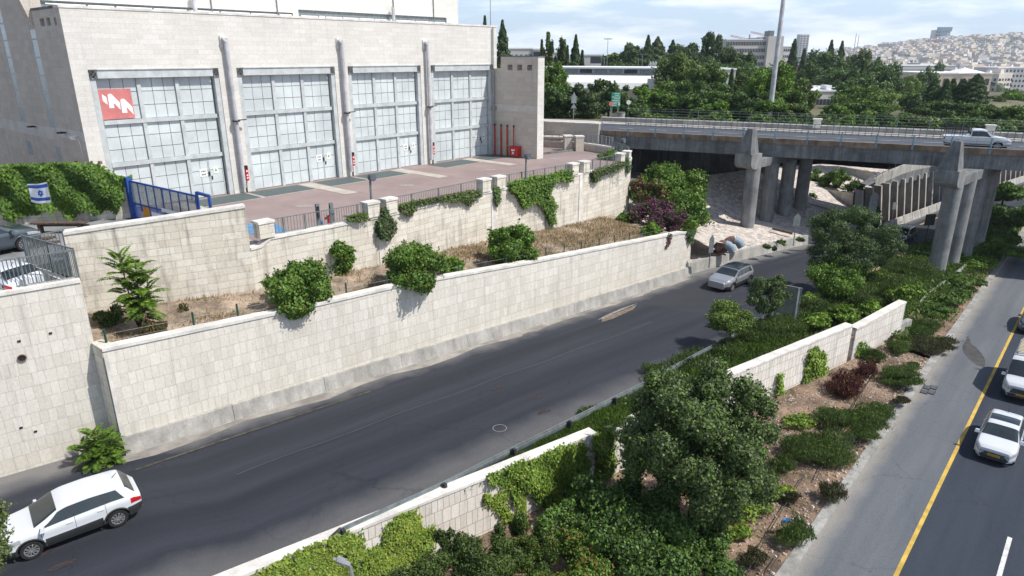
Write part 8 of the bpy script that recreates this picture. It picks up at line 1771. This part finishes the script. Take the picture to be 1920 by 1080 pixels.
# beyond the embankment
p = Y(1565, 372, 82); tree('small_tree', 'small round tree on the ledge beyond the bridge piers', 'tree', (p[0], 82, p[2] - .3), Y(1565, 314, 82)[2] - p[2] + .3, 1.9, 'lf_g', 4500, .24, k=10, cz=.62, tr=.1, seed=53)
for (px, py, yy, r_, h, lab) in [(1530, 345, 84, 1.6, 3.2, 'dark bush left of the small round ledge tree'), (1515, 370, 78, 1.2, 1.4, 'dark green bush by the last column of the first pier'), (1610, 352, 80, 1.4, 1.6, 'bush on the low wall right of the small round tree'), (1600, 415, 71, 1.0, 1.0, 'low bush at the foot of the low curved wall'), (1640, 395, 72, .8, 1.2, 'small bush beside the pale pointed sign')]:
    p = Y(px, py, yy); shrub('shrub', lab, 'shrub', (p[0], yy, p[2] - .6), r_, h, 'lf_g', 2600, .24, leaf2='lf_d', f2=.4)
for i, (px, py) in enumerate([(1437, 466), (1465, 459), (1452, 470), (1500, 452)]):
    p = G(px, py, 3.9); shrub('weed', ['weed tuft on the barrier before the first pier', 'second weed tuft along the barrier, farther right', 'small weed hanging on the barrier face', 'weed tuft near the dim sign under the bridge'][i], 'weed', p, .5 if i != 2 else .22, .45, 'lf_g', 500, .2, leaf2='lf_d', f2=.4, stem=False)
# left edge foreground crown
tree('roadside_tree', 'grey-green tree crown entering at the left edge in front of the crossover', 'tree', (-13.72, 13.5, 3.9), 6.5, 1.5, 'lf_o', 26000, .085, k=22, cz=.72, tr=.09, seed=61, leaf2='lf_bl', f2=.4, cr=.32, crz=1.5)
# ---------------------------------------------------------------- trees beyond the bridge
BG = 'trees beyond the bridge'
def bt(kind, px, pt, yy, wpx, lf, label, l2=None, n=4200, base=None, s=.0, crz=None, sd_=None):
    top = Y(px, pt, yy); zb = base if base is not None else (10.6 if yy < 150 else far_z(top[0], yy)); h = top[2] - zb; r_ = wpx / 2 * (yy * CT + 3) / F * (1.3 if kind in 'rp' else (1.5 if kind == 'f' else 1.15)); sz = max(.28, yy * .0034) + s; p = (top[0], yy, zb)
    if h < 1: h = 1
    if kind == 'c': return conifer('cypress_tree', label, 'tree', p, h, r_, lf, n, sz, pw=.62, low=.05, seed=sd_)
    if kind == 'f': return conifer('conifer_tree', label, 'tree', p, h, r_, lf, n, sz, pw=.85, ragged=.38, low=.08)
    return tree('broadleaf_tree' if kind == 'r' else 'pine_tree', label, 'tree', p, h, r_, lf, n, sz, k=20, cz=.57, tr=.2, leaf2=l2, f2=.3, cr=.34 if kind == 'r' else .26, fill=.86, crz=crz or h * .43)
T_ = [('f', 942, 38, 120, 34, 'lf_d', 'tall dark conifer right behind the hall\'s roof corner', None), ('c', 909, 30, 160, 14, 'lf_d', 'top of a dark conifer peeping over the hall roof', None), ('c', 1016, 75, 150, 8, 'lf_d', 'very thin dark cypress beside the glass office', None),
 ('p', 1028, 63, 165, 22, 'lf_o', 'tall pale loose-crowned tree, left of the pair above the forecourt', 'lf_s2'), ('p', 1053, 70, 160, 20, 'lf_o', 'tall pale loose-crowned tree, right of the pair above the forecourt', 'lf_s2'), ('f', 1080, 66, 150, 22, 'lf_d', 'tall dark araucaria-like conifer with tiered crown', None), ('c', 1064, 86, 148, 10, 'lf_d', 'short dark cypress between the tall pale tree and the tiered conifer', None), ('c', 1092, 95, 150, 12, 'lf_d', 'dark cypress right of the tiered conifer', None),
 ('r', 1036, 118, 104, 58, 'lf_g', 'leafy mid-green tree beside the tall stone end wall', 'lf_b'), ('r', 1040, 158, 99, 66, 'lf_d', 'dark bushy tree behind the green lane, left', 'lf_g'), ('r', 1095, 160, 99, 70, 'lf_d', 'dark bushy tree behind the warning sign', 'lf_s2'), ('p', 1142, 140, 101, 66, 'lf_d', 'spreading dark pine in front of the white barrel roof', 'lf_o'), ('r', 1185, 182, 98, 50, 'lf_d', 'dark bush right of the green sign', 'lf_g'), ('r', 1213, 160, 106, 48, 'lf_b', 'bright green tree before the white vault', 'lf_g'),
 ('r', 1150, 92, 260, 60, 'lf_g', 'low green tree line behind the thin floodlight pole', 'lf_d'), ('r', 1185, 82, 235, 44, 'lf_d', 'dark rounded tree left of the three conifers', 'lf_g'), ('f', 1216, 67, 225, 22, 'lf_d', 'dark pointed conifer, highest of the middle group', None), ('f', 1234, 70, 228, 42, 'lf_bl', 'grey-green broad conifer beside the highest one', None), ('f', 1262, 76, 240, 26, 'lf_d', 'dark conifer above the olive tree, left', None), ('r', 1290, 80, 235, 56, 'lf_d', 'dark treetop behind the olive tree', 'lf_bl'), ('p', 1337, 56, 190, 42, 'lf_d', 'tall ragged dark pine left of the office block', 'lf_bl'), ('r', 1310, 90, 200, 50, 'lf_d', 'dark crown at the foot of the tall ragged pine', 'lf_bl'), ('r', 1368, 92, 185, 60, 'lf_d', 'dark crown in front of the office block, left', 'lf_bl'), ('p', 1400, 94, 180, 50, 'lf_d', 'dark ragged pine before the office block windows', 'lf_bl'),
 ('r', 1278, 96, 118, 84, 'lf_o', 'large olive-green tree above the white vault', 'lf_g'), ('r', 1240, 170, 103, 60, 'lf_g', 'green tree just behind the bridge wall, left of centre', 'lf_b'), ('r', 1335, 122, 114, 56, 'lf_g', 'green tree between the olive tree and the white shed', 'lf_o'), ('r', 1300, 178, 100, 64, 'lf_g', 'leafy tree behind the first pier\'s fin', 'lf_d'), ('r', 1345, 190, 98, 44, 'lf_b', 'bright sapling crown behind the bridge fence', 'lf_g'), ('c', 1373, 130, 112, 13, 'lf_d', 'narrow dark cypress in front of the white shed', None), ('r', 1398, 132, 114, 54, 'lf_o', 'olive tree right of the narrow cypress', 'lf_g'), ('r', 1445, 118, 104, 78, 'lf_b', 'broad bright green tree around the tall mast\'s foot', 'lf_g'), ('r', 1395, 172, 100, 62, 'lf_d', 'dark tree below the olive tree beside the mast', 'lf_g'), ('r', 1440, 185, 97, 70, 'lf_g', 'wide green tree low behind the bridge wall, right of the mast', 'lf_b'), ('r', 1497, 148, 108, 62, 'lf_o', 'brownish-green tree right of the mast', 'lf_g'), ('r', 1490, 195, 96, 54, 'lf_o', 'olive bushy tree behind the wall\'s first pillar', 'lf_g'),
 ('c', 1491, 74, 250, 26, 'lf_d', 'dark pointed cypress right of the office annex', None), ('c', 1509, 92, 225, 20, 'lf_bl', 'pale poplar right of the pointed cypress', None), ('r', 1535, 88, 240, 46, 'lf_d', 'dark crown left of the brick building', 'lf_g'), ('f', 1560, 76, 250, 30, 'lf_d', 'dark conifer behind the brick building', None), ('f', 1580, 78, 255, 26, 'lf_d', 'dark conifer right of the brick building\'s conifer', None), ('r', 1605, 92, 225, 60, 'lf_o', 'olive crown above the umbrella pine', 'lf_d'), ('p', 1638, 86, 220, 46, 'lf_o', 'loose olive pine at the edge of the town view', 'lf_d'), ('r', 1650, 120, 180, 66, 'lf_d', 'broad dark umbrella pine', 'lf_g'), ('r', 1600, 128, 175, 70, 'lf_d', 'dark crown between the brick building and umbrella pine', 'lf_g'), ('c', 1620, 115, 170, 14, 'lf_d', 'thin dark cypress in front of the umbrella pine', None), ('r', 1462, 135, 160, 60, 'lf_d', 'dark low crown behind the mast foot', 'lf_g'), ('r', 1530, 140, 205, 70, 'lf_d', 'dark spreading crown above the flat white building', 'lf_g'), ('r', 1592, 152, 140, 34, 'lf_g', 'green crown right of the flat white building', 'lf_d'),
 ('r', 1632, 160, 112, 98, 'lf_g', 'very wide silvery green tree behind the bridge', 'lf_o'), ('r', 1572, 194, 95, 44, 'lf_g', 'low green crown below the flat white building', 'lf_b'), ('r', 1697, 172, 125, 22, 'lf_d', 'dark crown at the right end of the wide silvery tree', 'lf_g'), ('c', 1719, 178, 118, 26, 'lf_d', 'short dark cypress standing apart, left of the cypress row', None), ('c', 1755, 148, 126, 32, 'lf_d', 'first cypress of the dark row', None), ('c', 1777, 150, 124, 24, 'lf_d', 'second cypress of the dark row', None), ('c', 1789, 149, 128, 22, 'lf_d', 'third cypress of the dark row', None), ('c', 1808, 149, 125, 34, 'lf_d', 'fourth, fuller cypress of the dark row', None), ('c', 1834, 140, 123, 46, 'lf_d', 'largest cypress of the dark row, at its right end', None),
 ('r', 1705, 136, 250, 38, 'lf_b', 'lime green tree in the car lot', 'lf_y'), ('r', 1738, 124, 262, 40, 'lf_g', 'dark green tree right of the lime one', 'lf_d'), ('r', 1755, 122, 330, 40, 'lf_d', 'dark spreading tree in front of the long low building', 'lf_bl'), ('r', 1900, 165, 175, 60, 'lf_b', 'bright tree below the apartment block', 'lf_g'), ('r', 1878, 180, 165, 36, 'lf_o', 'yellowish tree left of the bright one', 'lf_b')]
for (kd, px, pt, yy, wp, lf, lab, l2) in T_: bt(kd, px, pt, yy, wp, lf, lab, l2, n=12000 if wp > 40 else 6000)
FT = [(1262, 150, 108, 70, 'lf_g'), (1310, 150, 106, 70, 'lf_d'), (1360, 160, 104, 70, 'lf_g'), (1418, 160, 108, 60, 'lf_d'), (1470, 165, 100, 70, 'lf_g'), (1340, 105, 165, 90, 'lf_d'), (1385, 112, 160, 80, 'lf_d'), (1430, 120, 150, 70, 'lf_d'), (1300, 118, 150, 80, 'lf_d'), (1250, 112, 160, 80, 'lf_d'), (1210, 110, 170, 70, 'lf_d'), (1170, 108, 175, 60, 'lf_d'), (1560, 100, 215, 80, 'lf_d'), (1530, 118, 200, 70, 'lf_d'), (1620, 135, 150, 80, 'lf_d'), (1620, 185, 100, 80, 'lf_g'), (1860, 195, 100, 60, 'lf_g'), (1915, 200, 96, 60, 'lf_g'), (1660, 95, 240, 60, 'lf_d'), (1770, 190, 110, 80, 'lf_d'), (1820, 195, 108, 70, 'lf_d')]
FL = ['green crown right under the large olive tree', 'dark crown between the olive tree and the first pier\'s fin', 'green crown left of the narrow cypress', 'dark crown just left of the tall mast', 'green crown just right of the tall mast, low', 'dark crown below the ragged tall pine', 'dark crown under the left half of the office block', 'dark crown under the office block\'s stair tower', 'dark crown behind the top of the olive tree', 'dark crown right of the white barrel roof\'s blue end', 'dark crown above the white barrel roof\'s right end', 'dark crown above the middle of the barrel roof', 'dark crown left of the brick building\'s roof', 'dark crown below the pale poplar', 'dark crown left of the very wide silvery tree\'s top', 'green low crown at the left foot of the very wide silvery tree', 'green crown at the right end of the bridge fence, below the cream building', 'green crown at the far right end of the bridge fence', 'dark crown where the town view begins', 'dark crown at the foot of the cypress row, left half', 'dark crown at the foot of the cypress row, right half']
assert len(FL) == len(FT), (len(FL), len(FT))
for i, (px, pt, yy, wp, lf) in enumerate(FT):
    bt('r', px, pt, yy, wp, lf, FL[i], 'lf_g' if lf == 'lf_d' else 'lf_o', n=10000)
# hedge of shrubs just behind the bridge wall
HL = [(1015, 205, 99), (1055, 208, 99), (1100, 212, 99), (1140, 214, 98), (1200, 205, 97), (1235, 212, 96), (1262, 214, 95), (1290, 212, 94), (1325, 208, 93), (1362, 212, 92), (1420, 212, 91), (1465, 210, 90), (1515, 208, 89), (1545, 205, 89), (1590, 208, 88), (1625, 205, 88), (1665, 208, 87), (1700, 204, 87), (1735, 210, 86), (1770, 208, 86), (1805, 212, 85), (1840, 210, 85), (1870, 215, 84), (1905, 214, 84), (1935, 214, 84)]
for i, (px, py, yy) in enumerate(HL):
    top = Y(px, py, yy); shrub('hedge_shrub', 'green hedge shrub in the row just behind the bridge wall', 'shrub', (top[0], yy, 10.4), 2.3, max(2.0, top[2] - 10.4), ['lf_g', 'lf_d', 'lf_g', 'lf_o', 'lf_b'][i % 5], 2600, .36, 'hedge shrubs behind the bridge wall', k=10, leaf2='lf_g', f2=.3, stem=False)
# ---------------------------------------------------------------- haze
hz = MB().box((200, 1150, -60), (4800, 3500, 150 + 60)).build('haze', None if False else M['white'], None, world=False); hz.data.materials.clear()
hm = bpy.data.materials.new('haze'); hm.use_nodes = True; hn = hm.node_tree; hn.nodes.clear(); ho = hn.nodes.new('ShaderNodeOutputMaterial'); hv = hn.nodes.new('ShaderNodeVolumePrincipled'); hv.inputs['Color'].default_value = (.80, .88, 1.0, 1); hv.inputs['Density'].default_value = .00016; hv.inputs['Anisotropy'].default_value = .3
hn.links.new(hv.outputs[0], ho.inputs['Volume']); hz.data.materials.append(hm); tag(hz, kind='stuff', label='thin pale haze over the distant town', cat='haze')
